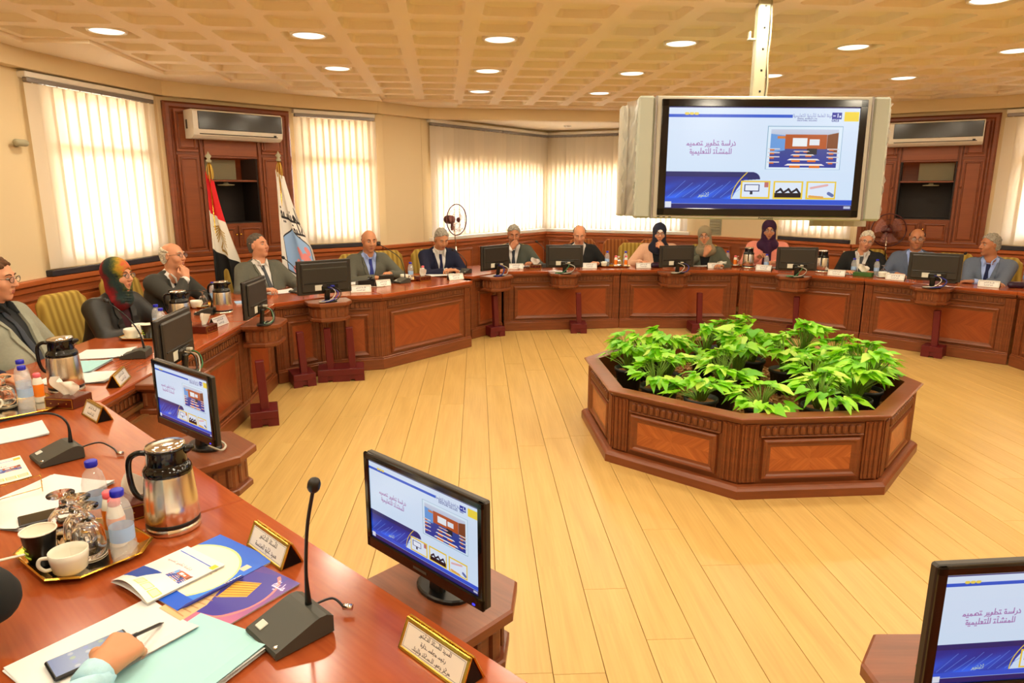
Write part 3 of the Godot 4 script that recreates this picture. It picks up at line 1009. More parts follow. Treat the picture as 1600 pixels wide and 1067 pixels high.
# maroon floor stands: a block with one or two posts
func floor_stands():
	var spots := [
		[-1.88, -4.94, 0.35, 1, "maroon floor stand alone below the left-hand table, nearest the camera"],
		[-1.90, -6.00, 0.5, 1, "maroon single-post floor stand left of the two-post one"],
		[-1.60, -6.18, 0.22, 2, "maroon floor stand with two posts on one block"],
		[-0.20, -8.16, 0.5, 1, "maroon floor stand right of the projecting table section"],
		[0.83, -8.36, 0.0, 1, "maroon floor stand in front of the far row, left of the planter"],
		[2.33, -8.36, 0.0, 1, "maroon floor stand behind the plants, left of the purple headscarf"],
		[3.40, -8.05, -0.5, 1, "maroon floor stand behind the plants, below the purple headscarf"],
		[4.50, -7.10, -0.75, 1, "maroon floor stand at right beside the planter"],
	]
	for s in spots:
		var o := thing("floor_stand", s[4], "stand", v3(s[0], 0, s[1]), s[2], "maroon floor stands")
		var w := 0.42 if s[3] == 2 else 0.20
		var st := mb()
		# base block with a notch under the front
		box(st, at(0, 0.065, -0.07), v3(w, 0.11, 0.24), 0.005)
		var x := -w / 2
		for k in s[3]:
			var cx: float = 0.0 if s[3] == 1 else (k * 2 - 1) * 0.10
			box(st, at((x + cx - 0.022) / 2, 0.06, 0.05), v3(cx - 0.022 - x, 0.12, 0.02))
			x = cx + 0.022
		box(st, at((x + w / 2) / 2, 0.06, 0.05), v3(w / 2 - x, 0.12, 0.02))
		box(st, at(0, 0.09, 0.052), v3(w, 0.06, 0.022), 0.003)
		obj("base_block", st, M["maroon_paint"], o)
		for k in s[3]:
			st = mb()
			box(st, at(0.0 if s[3] == 1 else (k * 2 - 1) * 0.10, 0.305, -0.01, 0, 0, 0.04), v3(0.062, 0.39, 0.062), 0.004)
			obj("post", st, M["maroon_paint"], o)

# ------------------------------------------------------------------ octagonal planter
func build_planter():
	var o := thing("octagonal_planter", "large octagonal mahogany planter box full of green potted plants", "planter", v3(1.656, 0, -4.753), -0.3167)
	var R := 1.157; var h := 0.485
	var ap := R * cos(PI / 8)
	var side := 2.0 * R * sin(PI / 8)
	var base := mb(); var rimm := mb(); var wall_ := mb()
	var fl := mb()
	box(fl, at(), v3(0.030, 0.054, 0.030), 0.008)
	var fm := mesh_of(fl)
	var prof_rim := [Vector2(-0.02, -0.045), Vector2(0.0, -0.04), Vector2(0.004, -0.022), Vector2(0.03, -0.016), Vector2(0.034, -0.004), Vector2(0.024, 0.0), Vector2(-0.07, 0.0), Vector2(-0.07, -0.045)]
	var prof_base := [Vector2(-0.02, 0.0), Vector2(0.03, 0.0), Vector2(0.03, 0.05), Vector2(0.02, 0.062), Vector2(0.008, 0.07), Vector2(-0.02, 0.075)]
	var oct := func(st: SurfaceTool, r: float, prof: Array, y: float):
		for k in prof.size() - 1:
			for j in 8:
				var a: float = PI / 4 * j; var b: float = PI / 4 * (j + 1)
				var ra: float = (r + prof[k].x) / cos(PI / 8); var rb: float = (r + prof[k + 1].x) / cos(PI / 8)
				quad(st, v3(sin(a) * ra, y + prof[k].y, cos(a) * ra), v3(sin(b) * ra, y + prof[k].y, cos(b) * ra), v3(sin(b) * rb, y + prof[k + 1].y, cos(b) * rb), v3(sin(a) * rb, y + prof[k + 1].y, cos(a) * rb))
	oct.call(rimm, ap - 0.035, prof_rim, h)
	obj("rim", rimm, M["frame_wood"], o)
	oct.call(base, ap - 0.02, prof_base, 0.0)
	obj("base_moulding", base, M["frame_wood"], o)
	oct.call(wall_, ap - 0.05, [Vector2(0, 0), Vector2(0, h - 0.03)], 0.02)
	oct.call(wall_, ap - 0.10, [Vector2(0, h - 0.03), Vector2(0, 0)], 0.02)
	obj("walls", wall_, M["frame_wood"], o)
	for j in 8:
		var a := PI / 4 * (j + 0.5)
		var f := at(sin(a) * (ap - 0.05), 0, cos(a) * (ap - 0.05), a)
		var face := struct_part(o, "side", f)
		veneer_panel(face, at(0, 0.225, 0.004), side - 0.30, 0.25, M["planter_veneer"])
		var st := mb()
		box(st, at(0, 0.395, 0.006), v3(side - 0.27, 0.07, 0.012))
		box(st, at(0, 0.362, 0.012), v3(side - 0.27, 0.012, 0.016), 0.004)
		obj("frieze", st, M["frieze_wood"], face)
		for k in 14:
			obj("flute", fm, M["frieze_wood"], face, at((k - 6.5) * (side - 0.30) / 14, 0.398, 0.013))
		for s in [-1, 1]:
			st = mb()
			box(st, at(s * (side / 2 - 0.075), 0.26, 0.006), v3(0.10, 0.36, 0.012), 0.003)
			for k in 3:
				box(st, at(s * (side / 2 - 0.075) + (k - 1) * 0.028, 0.26, 0.016), v3(0.016, 0.35, 0.012), 0.005)
			obj("pilaster", st, M["frame_wood"], face)
	# bed of wood chips
	var bed := mb(false)
	var oc := PackedVector2Array()
	for j in 8: oc.append(Vector2(sin(PI / 4 * j), cos(PI / 4 * j)) * (R - 0.115))
	prism(bed, oc, 0.02, 0.27)
	tag(obj("wood_chip_bed", bed, M["wood_chips"], o), "", "", "", "stuff")
	var chip := mb()
	box(chip, at(), v3(0.035, 0.006, 0.014), 0.002)
	var mm := MultiMesh.new()
	mm.transform_format = MultiMesh.TRANSFORM_3D
	mm.use_colors = true
	mm.mesh = mesh_of(chip)
	mm.instance_count = 2600
	for k in 2600:
		var r := sqrt(rng.randf()) * (R - 0.15); var t := rng.randf() * TAU
		mm.set_instance_transform(k, at(sin(t) * r, 0.272 + rng.randf() * 0.012, cos(t) * r, rng.randf() * TAU, rng.randf_range(-0.5, 0.5), rng.randf_range(-0.4, 0.4)))
		mm.set_instance_color(k, Color(0.30, 0.14, 0.05).lerp(Color(0.62, 0.38, 0.16), rng.randf()))
	var mi := MultiMeshInstance3D.new()
	mi.name = "wood_chips"
	mi.multimesh = mm
	var cm := mat("chip", Color(1, 1, 1), 0.9)
	cm.vertex_color_use_as_albedo = true
	mi.material_override = cm
	mi.set_meta("kind", "stuff")
	o.add_child(mi)
	plants()

func leaf_mesh(wide: float, tip: float, bend: float) -> ArrayMesh:
	# arrow-shaped leaf: base at the origin, along +z, length 1, folded along its midrib
	var st := mb(false)
	var out := [[-0.16, 0.16], [-0.10, 0.30], [0.06, 0.36], [0.25, 0.335], [0.45, 0.26], [0.65, 0.17], [0.83, 0.08], [1.0, 0.004]]
	for s in [-1, 1]:
		for k in out.size() - 1:
			var z0: float = out[k][0]; var z1: float = out[k + 1][0]
			var w0: float = out[k][1] * wide; var w1: float = out[k + 1][1] * wide * (tip if k > 4 else 1.0)
			var m0 := v3(0, -bend * maxf(z0, 0) * maxf(z0, 0), maxf(z0, 0)); var m1 := v3(0, -bend * z1 * z1, maxf(z1, 0))
			var e0 := v3(s * w0, m0.y + 0.10 * w0 + 0.02 * sin(k * 2.0), z0); var e1 := v3(s * w1, m1.y + 0.10 * w1 + 0.02 * sin(k * 2.0 + 2.0), z1)
			if s > 0: quad(st, m0, m1, e1, e0)
			else: quad(st, m0, e0, e1, m1)
	return mesh_of(st)

func plants():
	var leaves := [leaf_mesh(1.0, 1.0, 0.25), leaf_mesh(0.78, 1.1, 0.45), leaf_mesh(1.15, 0.9, 0.12)]
	var pot := mb(false)
	lathe(pot, at(), [Vector2(0, 0), Vector2(0.075, 0), Vector2(0.098, 0.155), Vector2(0.108, 0.157), Vector2(0.108, 0.18), Vector2(0.100, 0.18), Vector2(0.095, 0.15), Vector2(0, 0.145)], 18)
	var pm := mesh_of(pot)
	var soil := mb(false)
	lathe(soil, at(), [Vector2(0.097, 0.152), Vector2(0.05, 0.158), Vector2(0, 0.160)], 12)
	var sm := mesh_of(soil)
	# where each pot stands (x, z) and how the plant differs
	var spots := [
		[0.97, -4.42, 0.30, "small pot at the planter's left front corner, light leaves"], [0.84, -4.90, 0.36, "tall loose plant at the planter's far left corner"],
		[1.20, -4.15, 0.25, "low plant leaning on the front left wall of the planter"], [1.42, -4.42, 0.36, "bushy pale plant left of the bare chips in the middle"],
		[1.52, -3.98, 0.24, "low plant spreading over the planter's front corner"], [1.88, -3.99, 0.31, "plant in small pot just right of the planter's front corner"],
		[2.24, -4.05, 0.34, "pale broad plant close to the front right wall"], [2.55, -4.22, 0.40, "plant in the black pot standing clear at front right"],
		[2.02, -4.40, 0.30, "plant right of the bare strip of chips"], [2.35, -4.55, 0.30, "mid-height plant behind the front right ones"],
		[1.10, -4.70, 0.33, "plant in the second row at left"], [1.62, -4.75, 0.42, "large-leaved plant in a big pot at the middle"],
		[1.18, -5.15, 0.36, "plant at the back left of the planter"], [1.52, -5.25, 0.38, "dark leafy plant at the back, left of the tallest"],
		[1.86, -5.15, 0.46, "tallest plant at the back of the planter"], [2.00, -4.85, 0.34, "bushy plant right of the middle"],
		[2.30, -5.25, 0.42, "broad plant at the back right of the planter"], [2.62, -5.0, 0.33, "plant at right rear with spreading leaves"],
		[2.42, -4.80, 0.28, "low plant between the right rear ones"], [2.68, -4.62, 0.36, "loose plant at the planter's right corner with one pale leaf"],
		[0.98, -5.25, 0.30, "plant at the far back left wall"], [1.75, -5.55, 0.34, "plant at the far back wall of the planter"],
	]
	for s in spots:
		var off := Vector2(s[0] - 1.656, s[1] + 4.753).limit_length(0.80)
		var o := thing("potted_plant", s[3], "plant", v3(1.656 + off.x, 0.282, -4.753 + off.y), rng.randf() * TAU, "potted plants in the planter")
		obj("pot", pm, M["pot_plastic"], o)
		obj("soil", sm, M["wood_chips"], o)
		var n := 74 if s[2] > 0.33 else 58
		var stalks := mb(false)
		for k in n:
			var t := TAU * (k * 0.381966 + rng.randf_range(-0.06, 0.06))
			var up: float = s[2] * lerpf(0.42, 1.0, fposmod(k * 0.618, 1.0)) * rng.randf_range(0.9, 1.08)
			var out := lerpf(0.235, 0.05, up / (s[2] * 1.1)) * rng.randf_range(0.8, 1.35)
			var dir := v3(sin(t), 0, cos(t))
			var tip := dir * out + v3(0, 0.12 + up * 0.85, 0)
			tube(stalks, [dir * 0.02 + v3(0, 0.15, 0), dir * out * 0.4 + v3(0, 0.13 + up * 0.5, 0), tip], [0.0035, 0.0028, 0.002], 4)
			var size := rng.randf_range(0.070, 0.112) * (1.2 if s[2] > 0.4 else 1.0)
			var yaw := t + rng.randf_range(-0.5, 0.5)
			var b := Basis.from_euler(v3(rng.randf_range(-0.30, 0.50), yaw, rng.randf_range(-0.35, 0.35))) * Basis.from_scale(v3(size, size, size))
			obj("leaf", leaves[rng.randi_range(0, 2)], M["leaf_%d" % [0, 0, 1, 1, 2, 3][rng.randi_range(0, 5)]], o, Transform3D(b, tip))
		obj("stalks", stalks, M["stalk"], o)

# ------------------------------------------------------------------ lettering drawn with strokes
# letter: advance;strokes (x to the left from the letter's right edge, y up from the line), dots as o
const ARABIC := {
	"ا": "4;0,0 1.5,0|1.8,0 1.8,13", "آ": "5;0,0 2,0|2.3,0 2.3,11|0.5,14 2,15.5 4,14.5", "أ": "5;0,0 2,0|2.3,0 2.3,10|1,13 3.5,13|3.2,15 1.6,15 1.6,13", "ل": "5;0,0 2.5,0 2.5,14|2.5,0 5,0",
	"ب": "6;0,0 6,0|3,0 3,5;3,-4", "ت": "6;0,0 6,0|3,0 3,5;2,9 5,9", "ن": "6;0,0 6,0|3,0 3,5;3,9", "ي": "6;0,0 6,0|3,0 3,5;2,-4 5,-4", "ئ": "6;0,0 6,0|3,0 3,5|1.5,8 4,8.5", "ه": "8;0,0 2,4 4,6 6,4 5,0 8,0|4,0 4,6",
	"ة": "6;0,0 1,5 3,6 4.6,3.5 4,0 1,0;2,10 4.4,10", "س": "13;0,0 0,4|0,0 4,0 4,4|4,0 8,0 8,4|8,0 13,0", "ش": "13;0,0 0,4|0,0 4,0 4,4|4,0 8,0 8,4|8,0 13,0;3,9 6,9 4.5,11.5", "ص": "13;0,0 3,5 6,6 8,4 7,0 0,0|7,0 9.5,0 9.5,4|9.5,0 13,0",
	"ط": "11;0,0 3,4 6,5.5 8.5,3.5 8,0 0,0|8.4,0 8.4,14|8,0 11,0", "م": "8;0,0 2,0 3,3.5 5.5,3.5 6,0 3,-1 2,0|6,0 8,0", "ر": "6;0,0 1,0 1,5|1,0 2.5,-2.5 5.5,-4.5", "ز": "6;0,0 1,0 1,5|1,0 2.5,-2.5 5.5,-4.5;1,8", "د": "7;4,9 1.2,4 1,0 6,0",
	"ذ": "7;4,9 1.2,4 1,0 6,0;3,12", "و": "7;0,0 2,0 2,4 4,5 5,3 4.4,0 2,0|4.4,0 5,-3 7,-4.5", "ع": "8;0,0 4,0 2,4 4,6 6.5,5.6 4,0 8,0", "ج": "10;0,5 4,6 9,4 5,1 0,0|5,1 10,0;5,-3", "ح": "10;0,5 4,6 9,4 5,1 0,0|5,1 10,0", "خ": "10;0,5 4,6 9,4 5,1 0,0|5,1 10,0;5,10",
	"ف": "8;0,0 3,0 3,5 5.5,5.5 5.5,1 3,0 8,0;4,10", "ق": "8;0,0 3,0 3,5 5.5,5.5 5.5,1 3,0 8,0;3,10 5.6,10", "ك": "10;0,0 7,0 8,3 2,9 7,14|7,0 10,0", "/": "5;1,0 4,13",
}
const STICKS := "ادذرزوآأة/"
# 3 x 5 block capitals, one row per digit (octal-like, 4 = left column)
const BLOCKS := {"A": "25755", "B": "65656", "C": "34443", "D": "65556", "E": "74647", "F": "74644", "G": "34553", "H": "55755", "I": "72227", "L": "44447", "N": "57755", "O": "25552", "R": "65655", "S": "34216", "T": "72222", "U": "55557", "Y": "55222"}

func stroke(im: Image, a: Vector2, b: Vector2, w: float, c: Color):
	var n := maxi(1, int(a.distance_to(b) * 1.5))
	var r := maxf(w / 2, 0.5)
	for k in n + 1:
		var p := a.lerp(b, float(k) / n)
		for y in range(floori(p.y - r), ceili(p.y + r) + 1):
			for x in range(floori(p.x - r), ceili(p.x + r) + 1):
				if x >= 0 and y >= 0 and x < im.get_width() and y < im.get_height():
					var f := clampf(r + 0.5 - Vector2(x + 0.5, y + 0.5).distance_to(p), 0, 1)
					if f > 0: im.set_pixel(x, y, im.get_pixel(x, y).lerp(c, f))

func points_of(s: String) -> Array:
	var out := []
	for q in s.split(" ", false):
		var n := q.split_floats(",")
		out.append(Vector2(n[0], n[1]))
	return out

func arabic_width(text: String) -> float:
	var w := 0.0
	for ch in text:
		w += 5.0 if ch == " " else float((ARABIC.get(ch, "6") as String).get_slice(";", 0))
	return w

# text centred on (cx, y), scaled to the given letter height in pixels
func arabic(im: Image, text: String, cx: float, y: float, size: float, c: Color, weight := 1.7):
	var k := size / 14.0
	var pen := cx + arabic_width(text) * k / 2
	var joined := false
	for ch in text:
		if ch == " ":
			pen -= 5 * k
			joined = false
			continue
		var spec: String = ARABIC.get(ch, "6;0,0 6,0")
		var strokes := spec.get_slice(";", 1).split("|")
		for j in strokes.size():
			var pts := points_of(strokes[j])
			if not joined and j == 0 and ch in "اآأ": continue
			for i in pts.size() - 1:
				stroke(im, Vector2(pen - pts[i].x * k, y - pts[i].y * k), Vector2(pen - pts[i + 1].x * k, y - pts[i + 1].y * k), weight * k, c)
		if spec.get_slice_count(";") > 2:
			for p in points_of(spec.get_slice(";", 2)):
				stroke(im, Vector2(pen - p.x * k, y - p.y * k), Vector2(pen - p.x * k - 0.3, y - p.y * k), 2.2 * k, c)
		pen -= float(spec.get_slice(";", 0)) * k
		joined = not ch in STICKS

func blocks(im: Image, text: String, x: int, y: int, px: int, c: Color, narrow := false):
	for ch in text:
		if BLOCKS.has(ch):
			for r in 5:
				var row := int(BLOCKS[ch][r])
				for q in 3:
					if row & (4 >> q): im.fill_rect(Rect2i(x + q * px, y + r * px, px, px), c)
		x += (4 if ch != " " else 3) * px

func ramp(im: Image, r: Rect2i, a: Color, b: Color, across := false):
	var n := r.size.x if across else r.size.y
	for k in n:
		im.fill_rect(Rect2i(r.position.x + k, r.position.y, 1, r.size.y) if across else Rect2i(r.position.x, r.position.y + k, r.size.x, 1), a.lerp(b, float(k) / n))

func shape(im: Image, pts: Array, c: Color):
	var pv := PackedVector2Array(pts)
	var lo := pv[0]; var hi := pv[0]
	for p in pv:
		lo = lo.min(p)
		hi = hi.max(p)
	for y in range(maxi(0, int(lo.y)), mini(im.get_height(), int(hi.y) + 1)):
		for x in range(maxi(0, int(lo.x)), mini(im.get_width(), int(hi.x) + 1)):
			if Geometry2D.is_point_in_polygon(Vector2(x + 0.5, y + 0.5), pv): im.set_pixel(x, y, c)

# a classroom: orange back wall with boards, blue floor, rows of white desks with orange chairs
func classroom(im: Image, r: Rect2i):
	var x := r.position.x; var y := r.position.y; var w := r.size.x; var h := r.size.y
	ramp(im, Rect2i(x, y, w, int(h * 0.5)), Color(0.80, 0.84, 0.92), Color(0.62, 0.66, 0.76))
	ramp(im, Rect2i(x, y + int(h * 0.5), w, h - int(h * 0.5)), Color(0.20, 0.28, 0.58), Color(0.12, 0.22, 0.62))
	shape(im, [Vector2(x, y + h * 0.12), Vector2(x + w * 0.22, y + h * 0.16), Vector2(x + w * 0.22, y + h * 0.55), Vector2(x, y + h * 0.62)], Color(0.40, 0.62, 0.88))
	im.fill_rect(Rect2i(x + int(w * 0.22), y + int(h * 0.14), int(w * 0.62), int(h * 0.38)), Color(0.72, 0.33, 0.14))
	shape(im, [Vector2(x + w * 0.84, y + h * 0.14), Vector2(x + w, y + h * 0.08), Vector2(x + w, y + h * 0.62), Vector2(x + w * 0.84, y + h * 0.5)], Color(0.50, 0.26, 0.14))
	im.fill_rect(Rect2i(x + int(w * 0.33), y + int(h * 0.23), int(w * 0.22), int(h * 0.22)), Color(0.93, 0.95, 0.97))
	im.fill_rect(Rect2i(x + int(w * 0.58), y + int(h * 0.26), int(w * 0.15), int(h * 0.16)), Color(0.90, 0.92, 0.95))
	im.fill_rect(Rect2i(x + int(w * 0.10), y + int(h * 0.18), int(w * 0.12), int(h * 0.07)), Color(0.85, 0.5, 0.25))
	im.fill_rect(Rect2i(x + int(w * 0.55), y + int(h * 0.50), int(w * 0.15), int(h * 0.16)), Color(0.12, 0.14, 0.2))
	for k in 4:
		var yy: float = y + h * (0.56 + 0.085 * k + 0.010 * k * k); var s: float = 0.5 + 0.24 * k
		var cx: float = x + w * 0.50 + (k - 1.5) * w * 0.02
		shape(im, [Vector2(cx - w * 0.21 * s, yy), Vector2(cx + w * 0.21 * s, yy), Vector2(cx + w * 0.25 * s, yy + h * 0.04 * s), Vector2(cx - w * 0.25 * s, yy + h * 0.04 * s)], Color(0.95, 0.93, 0.92))
		for q in [-1, 1]:
			im.fill_rect(Rect2i(int(cx + q * w * 0.12 * s - w * 0.06 * s), int(yy + h * 0.04 * s), int(w * 0.13 * s), int(h * 0.05 * s)), Color(0.90, 0.45, 0.12))
			var sx: float = x + w * (0.5 + q * 0.44)
			shape(im, [Vector2(sx - w * 0.09, yy - h * 0.06), Vector2(sx + w * 0.09, yy - h * 0.06), Vector2(sx + w * 0.09, yy - h * 0.03), Vector2(sx - w * 0.09, yy - h * 0.03)], Color(0.86, 0.84, 0.86))
			im.fill_rect(Rect2i(int(clampf(sx - w * 0.06, x, x + w - 12)), int(yy - h * 0.03), int(w * 0.07), int(h * 0.04)), Color(0.85, 0.42, 0.14))

func slide_texture(w: int, h: int) -> ImageTexture:
	var im := Image.create(w, h, false, Image.FORMAT_RGB8)
	ramp(im, Rect2i(0, 0, w, h), Color(0.86, 0.92, 1.0), Color(0.82, 0.91, 1.0))
	var R := func(x0: float, y0: float, x1: float, y1: float) -> Rect2i:
		return Rect2i(int(x0 * w), int(y0 * h), maxi(1, int((x1 - x0) * w)), maxi(1, int((y1 - y0) * h)))
	im.fill_rect(R.call(0, 0.0, 1, 0.022), Color(0.16, 0.16, 0.45))
	im.fill_rect(R.call(0, 0.082, 0.65, 0.112), Color(0.16, 0.36, 0.82))
	for k in 3:
		stroke(im, Vector2((0.095 + 0.025 * k) * w, 0.076 * h), Vector2((0.105 + 0.025 * k) * w, 0.076 * h), 0.024 * h, Color(0.95, 0.84, 0.35))
	arabic(im, "الهيئة العامة للأبنية التعليمية", 0.76 * w, 0.100 * h, 0.030 * h, Color(0.45, 0.50, 0.72), 0.9)
	blocks(im, "GENERAL AUTHORITY FOR", int(0.675 * w), int(0.113 * h), maxi(1, w / 700), Color(0.32, 0.36, 0.60))
	blocks(im, "EDUCATIONAL BUILDINGS", int(0.675 * w), int(0.131 * h), maxi(1, w / 700), Color(0.32, 0.36, 0.60))
	im.fill_rect(R.call(0.853, 0.060, 0.903, 0.122), Color(0.10, 0.18, 0.62))
	im.fill_rect(R.call(0.858, 0.088, 0.872, 0.099), Color(0.9, 0.93, 1))
	im.fill_rect(R.call(0.880, 0.070, 0.886, 0.108), Color(0.9, 0.93, 1))
	im.fill_rect(R.call(0.890, 0.090, 0.899, 0.108), Color(0.9, 0.93, 1))
	blocks(im, "GAEB", int(0.853 * w), int(0.126 * h), maxi(1, w / 380), Color(0.12, 0.18, 0.55))
	im.fill_rect(R.call(0.917, 0.055, 0.993, 0.145), Color(0.96, 0.84, 0.22))
	arabic(im, "دراسة تطوير تصميم", 0.235 * w, 0.375 * h, 0.052 * h, Color(0.62, 0.40, 0.66), 1.5)
	arabic(im, "المنشآت التعليمية", 0.235 * w, 0.455 * h, 0.052 * h, Color(0.62, 0.40, 0.66), 1.5)
	im.fill_rect(R.call(0.527, 0.19, 0.917, 0.605), Color(0.52, 0.68, 0.78))
	im.fill_rect(R.call(0.530, 0.195, 0.914, 0.60), Color(0.87, 0.94, 1.0))
	classroom(im, R.call(0.545, 0.22, 0.895, 0.585))
	# blue blueprint panel with a rolled end
	var pts := [Vector2(0, 0.63 * h), Vector2(0.46 * w, 0.63 * h)]
	for k in 9:
		pts.append(Vector2((0.46 + 0.045 * sin(PI / 2 * k / 8.0)) * w, (0.70 - 0.07 * cos(PI / 2 * k / 8.0)) * h))
	pts += [Vector2(0.42 * w, 0.71 * h), Vector2(0.385 * w, 0.80 * h), Vector2(0.36 * w, 0.895 * h), Vector2(0, 0.895 * h)]
	shape(im, pts, Color(0.10, 0.16, 0.42))
	for y in range(int(0.68 * h), int(0.895 * h)):
		for x in int(0.44 * w):
			if im.get_pixel(x, y).r < 0.2:
				var t := clampf((float(y) / h - 0.68) / 0.2, 0, 1)
				im.set_pixel(x, y, Color(0.09, 0.17, 0.55).lerp(Color(0.14, 0.42, 0.98), t * (0.7 + 0.3 * sin(x * 0.05 + y * 0.11))))
	for k in 9:
		var q := 0.02 + 0.04 * k
		stroke(im, Vector2(q * w, 0.88 * h), Vector2((q + 0.09) * w, (0.72 + 0.02 * (k % 3)) * h), h * 0.003, Color(0.45, 0.62, 0.95))
	for k in 12:
		var t := k / 12.0; var t2 := (k + 1) / 12.0
		stroke(im, Vector2((0.36 + 0.075 * t * t) * w, (0.895 - 0.26 * t) * h), Vector2((0.36 + 0.075 * t2 * t2) * w, (0.895 - 0.26 * t2) * h), h * 0.008, Color(0.95, 0.82, 0.30))
	arabic(im, "أكتوبر", 0.21 * w, 0.87 * h, 0.035 * h, Color(0.85, 0.90, 0.75), 1.6)
	# three framed thumbnails
	for k in 3:
		var x0: float = 0.405 + 0.173 * k
		im.fill_rect(R.call(x0, 0.715, x0 + 0.157, 0.89), Color(0.94, 0.80, 0.25))
		im.fill_rect(R.call(x0 + 0.009, 0.73, x0 + 0.148, 0.875), Color(0.88, 0.93, 1.0))
	im.fill_rect(R.call(0.425, 0.75, 0.505, 0.82), Color(0.2, 0.25, 0.45))
	im.fill_rect(R.call(0.43, 0.757, 0.50, 0.812), Color(0.92, 0.95, 1.0))
	im.fill_rect(R.call(0.457, 0.82, 0.472, 0.85), Color(0.15, 0.17, 0.25))
	im.fill_rect(R.call(0.53, 0.73, 0.552, 0.78), Color(0.75, 0.45, 0.45))
	im.fill_rect(R.call(0.587, 0.83, 0.726, 0.875), Color(0.05, 0.06, 0.12))
	for k in 6:
		stroke(im, Vector2((0.595 + 0.021 * k) * w, (0.82 - 0.03 * (k % 2)) * h), Vector2((0.612 + 0.021 * k) * w, (0.80 + 0.03 * (k % 2)) * h), h * 0.018, Color(0.08, 0.10, 0.18))
	stroke(im, Vector2(0.775 * w, 0.78 * h), Vector2(0.86 * w, 0.75 * h), h * 0.02, Color(0.90, 0.70, 0.70))
	stroke(im, Vector2(0.77 * w, 0.86 * h), Vector2(0.84 * w, 0.87 * h), h * 0.02, Color(0.90, 0.66, 0.35))
	stroke(im, Vector2(0.87 * w, 0.83 * h), Vector2(0.89 * w, 0.85 * h), h * 0.03, Color(0.35, 0.45, 0.70))
	im.fill_rect(R.call(0, 0.895, 1, 0.945), Color(0.14, 0.34, 0.85))
	im.fill_rect(R.call(0, 0.945, 1, 1.0), Color(0.10, 0.13, 0.42))
	im.fill_rect(R.call(0.008, 0.925, 0.042, 0.985), Color(0.88, 0.90, 0.95))
	im.fill_rect(R.call(0.955, 0.955, 0.99, 0.98), Color(0.75, 0.78, 0.88))
	return ImageTexture.create_from_image(im)

func screen_material(called: String, tex: Texture2D, glow: float) -> StandardMaterial3D:
	var m := mat(called, Color(0.02, 0.02, 0.03), 0.25)
	m.emission_enabled = true
	m.emission_texture = tex
	m.emission_operator = BaseMaterial3D.EMISSION_OP_MULTIPLY
	m.emission = Color.WHITE
	m.emission_energy_multiplier = glow
	return m

func screen_face(parent: Node3D, xf: Transform3D, w: float, h: float, m: Material, called := "screen"):
	var st := mb()
	quv(st, [xf * v3(-w / 2, -h / 2, 0), xf * v3(w / 2, -h / 2, 0), xf * v3(w / 2, h / 2, 0), xf * v3(-w / 2, h / 2, 0)], [Vector2(0, 1), Vector2(1, 1), Vector2(1, 0), Vector2(0, 0)])
	obj(called, st, m, parent)

func word(parent: Node3D, text: String, height: float, m: Material, xf: Transform3D, called := "lettering"):
	var t := TextMesh.new()
	var f := SystemFont.new()
	f.font_names = PackedStringArray(["Droid Sans"])
	f.font_weight = 700
	t.font = f
	t.text = text
	t.font_size = 32
	t.pixel_size = height / 24.0
	t.depth = 0.001
	t.curve_step = 4.0
	obj(called, t, m, parent, xf)

func build_screens():
	var big := screen_material("tv_screen_glow", slide_texture(800, 452), 1.06)
	var small := screen_material("monitor_screen_glow", slide_texture(512, 300), 0.95)
	hanging_screen(big)
	# monitor: label, x, z, turn of the screen side, width, brand lettering on the back
	var list := [
		["black monitor in the foreground showing the blue slide, on the nearest shelf", -0.217, -1.53, -0.755, 0.445, false],
		["black monitor at left showing the blue slide, beside the second flask", -1.265, -2.527, -0.67, 0.45, false],
		["black monitor cut off at the bottom right corner, showing the slide", 0.99, -1.13, 0.09, 0.46, false],
		["monitor seen from behind at left in front of the golden-edged tray", -1.855, -3.655, 1.653 + PI, 0.455, false],
		["monitor seen from behind and nearly edge-on, left of the smiling man", -1.945, -5.10, 1.6 + PI, 0.46, false],
		["large black monitor seen from behind with lettering, before the smiling man", -1.715, -6.21, 0.658 + PI, 0.51, true],
		["monitor seen from behind beside the man in navy suit", -0.20, -8.10, 0.85 + PI, 0.48, false],
		["monitor seen from behind in front of the bald man at the far row", 0.640, -8.35, 0.02 + PI, 0.455, false],
		["monitor seen from behind in front of the beige coat and navy headscarf", 2.015, -8.38, 0.15 + PI, 0.44, false],
		["monitor seen from behind, right of the purple headscarf", 3.34, -8.02, -0.18 + PI, 0.455, false],
		["monitor seen from behind at right, between the two men in blue-grey suits", 4.40, -7.10, -0.62 + PI, 0.48, false],
	]
	for r in list:
		monitor(r[0], r[1], r[2], r[3], r[4], r[5], small)

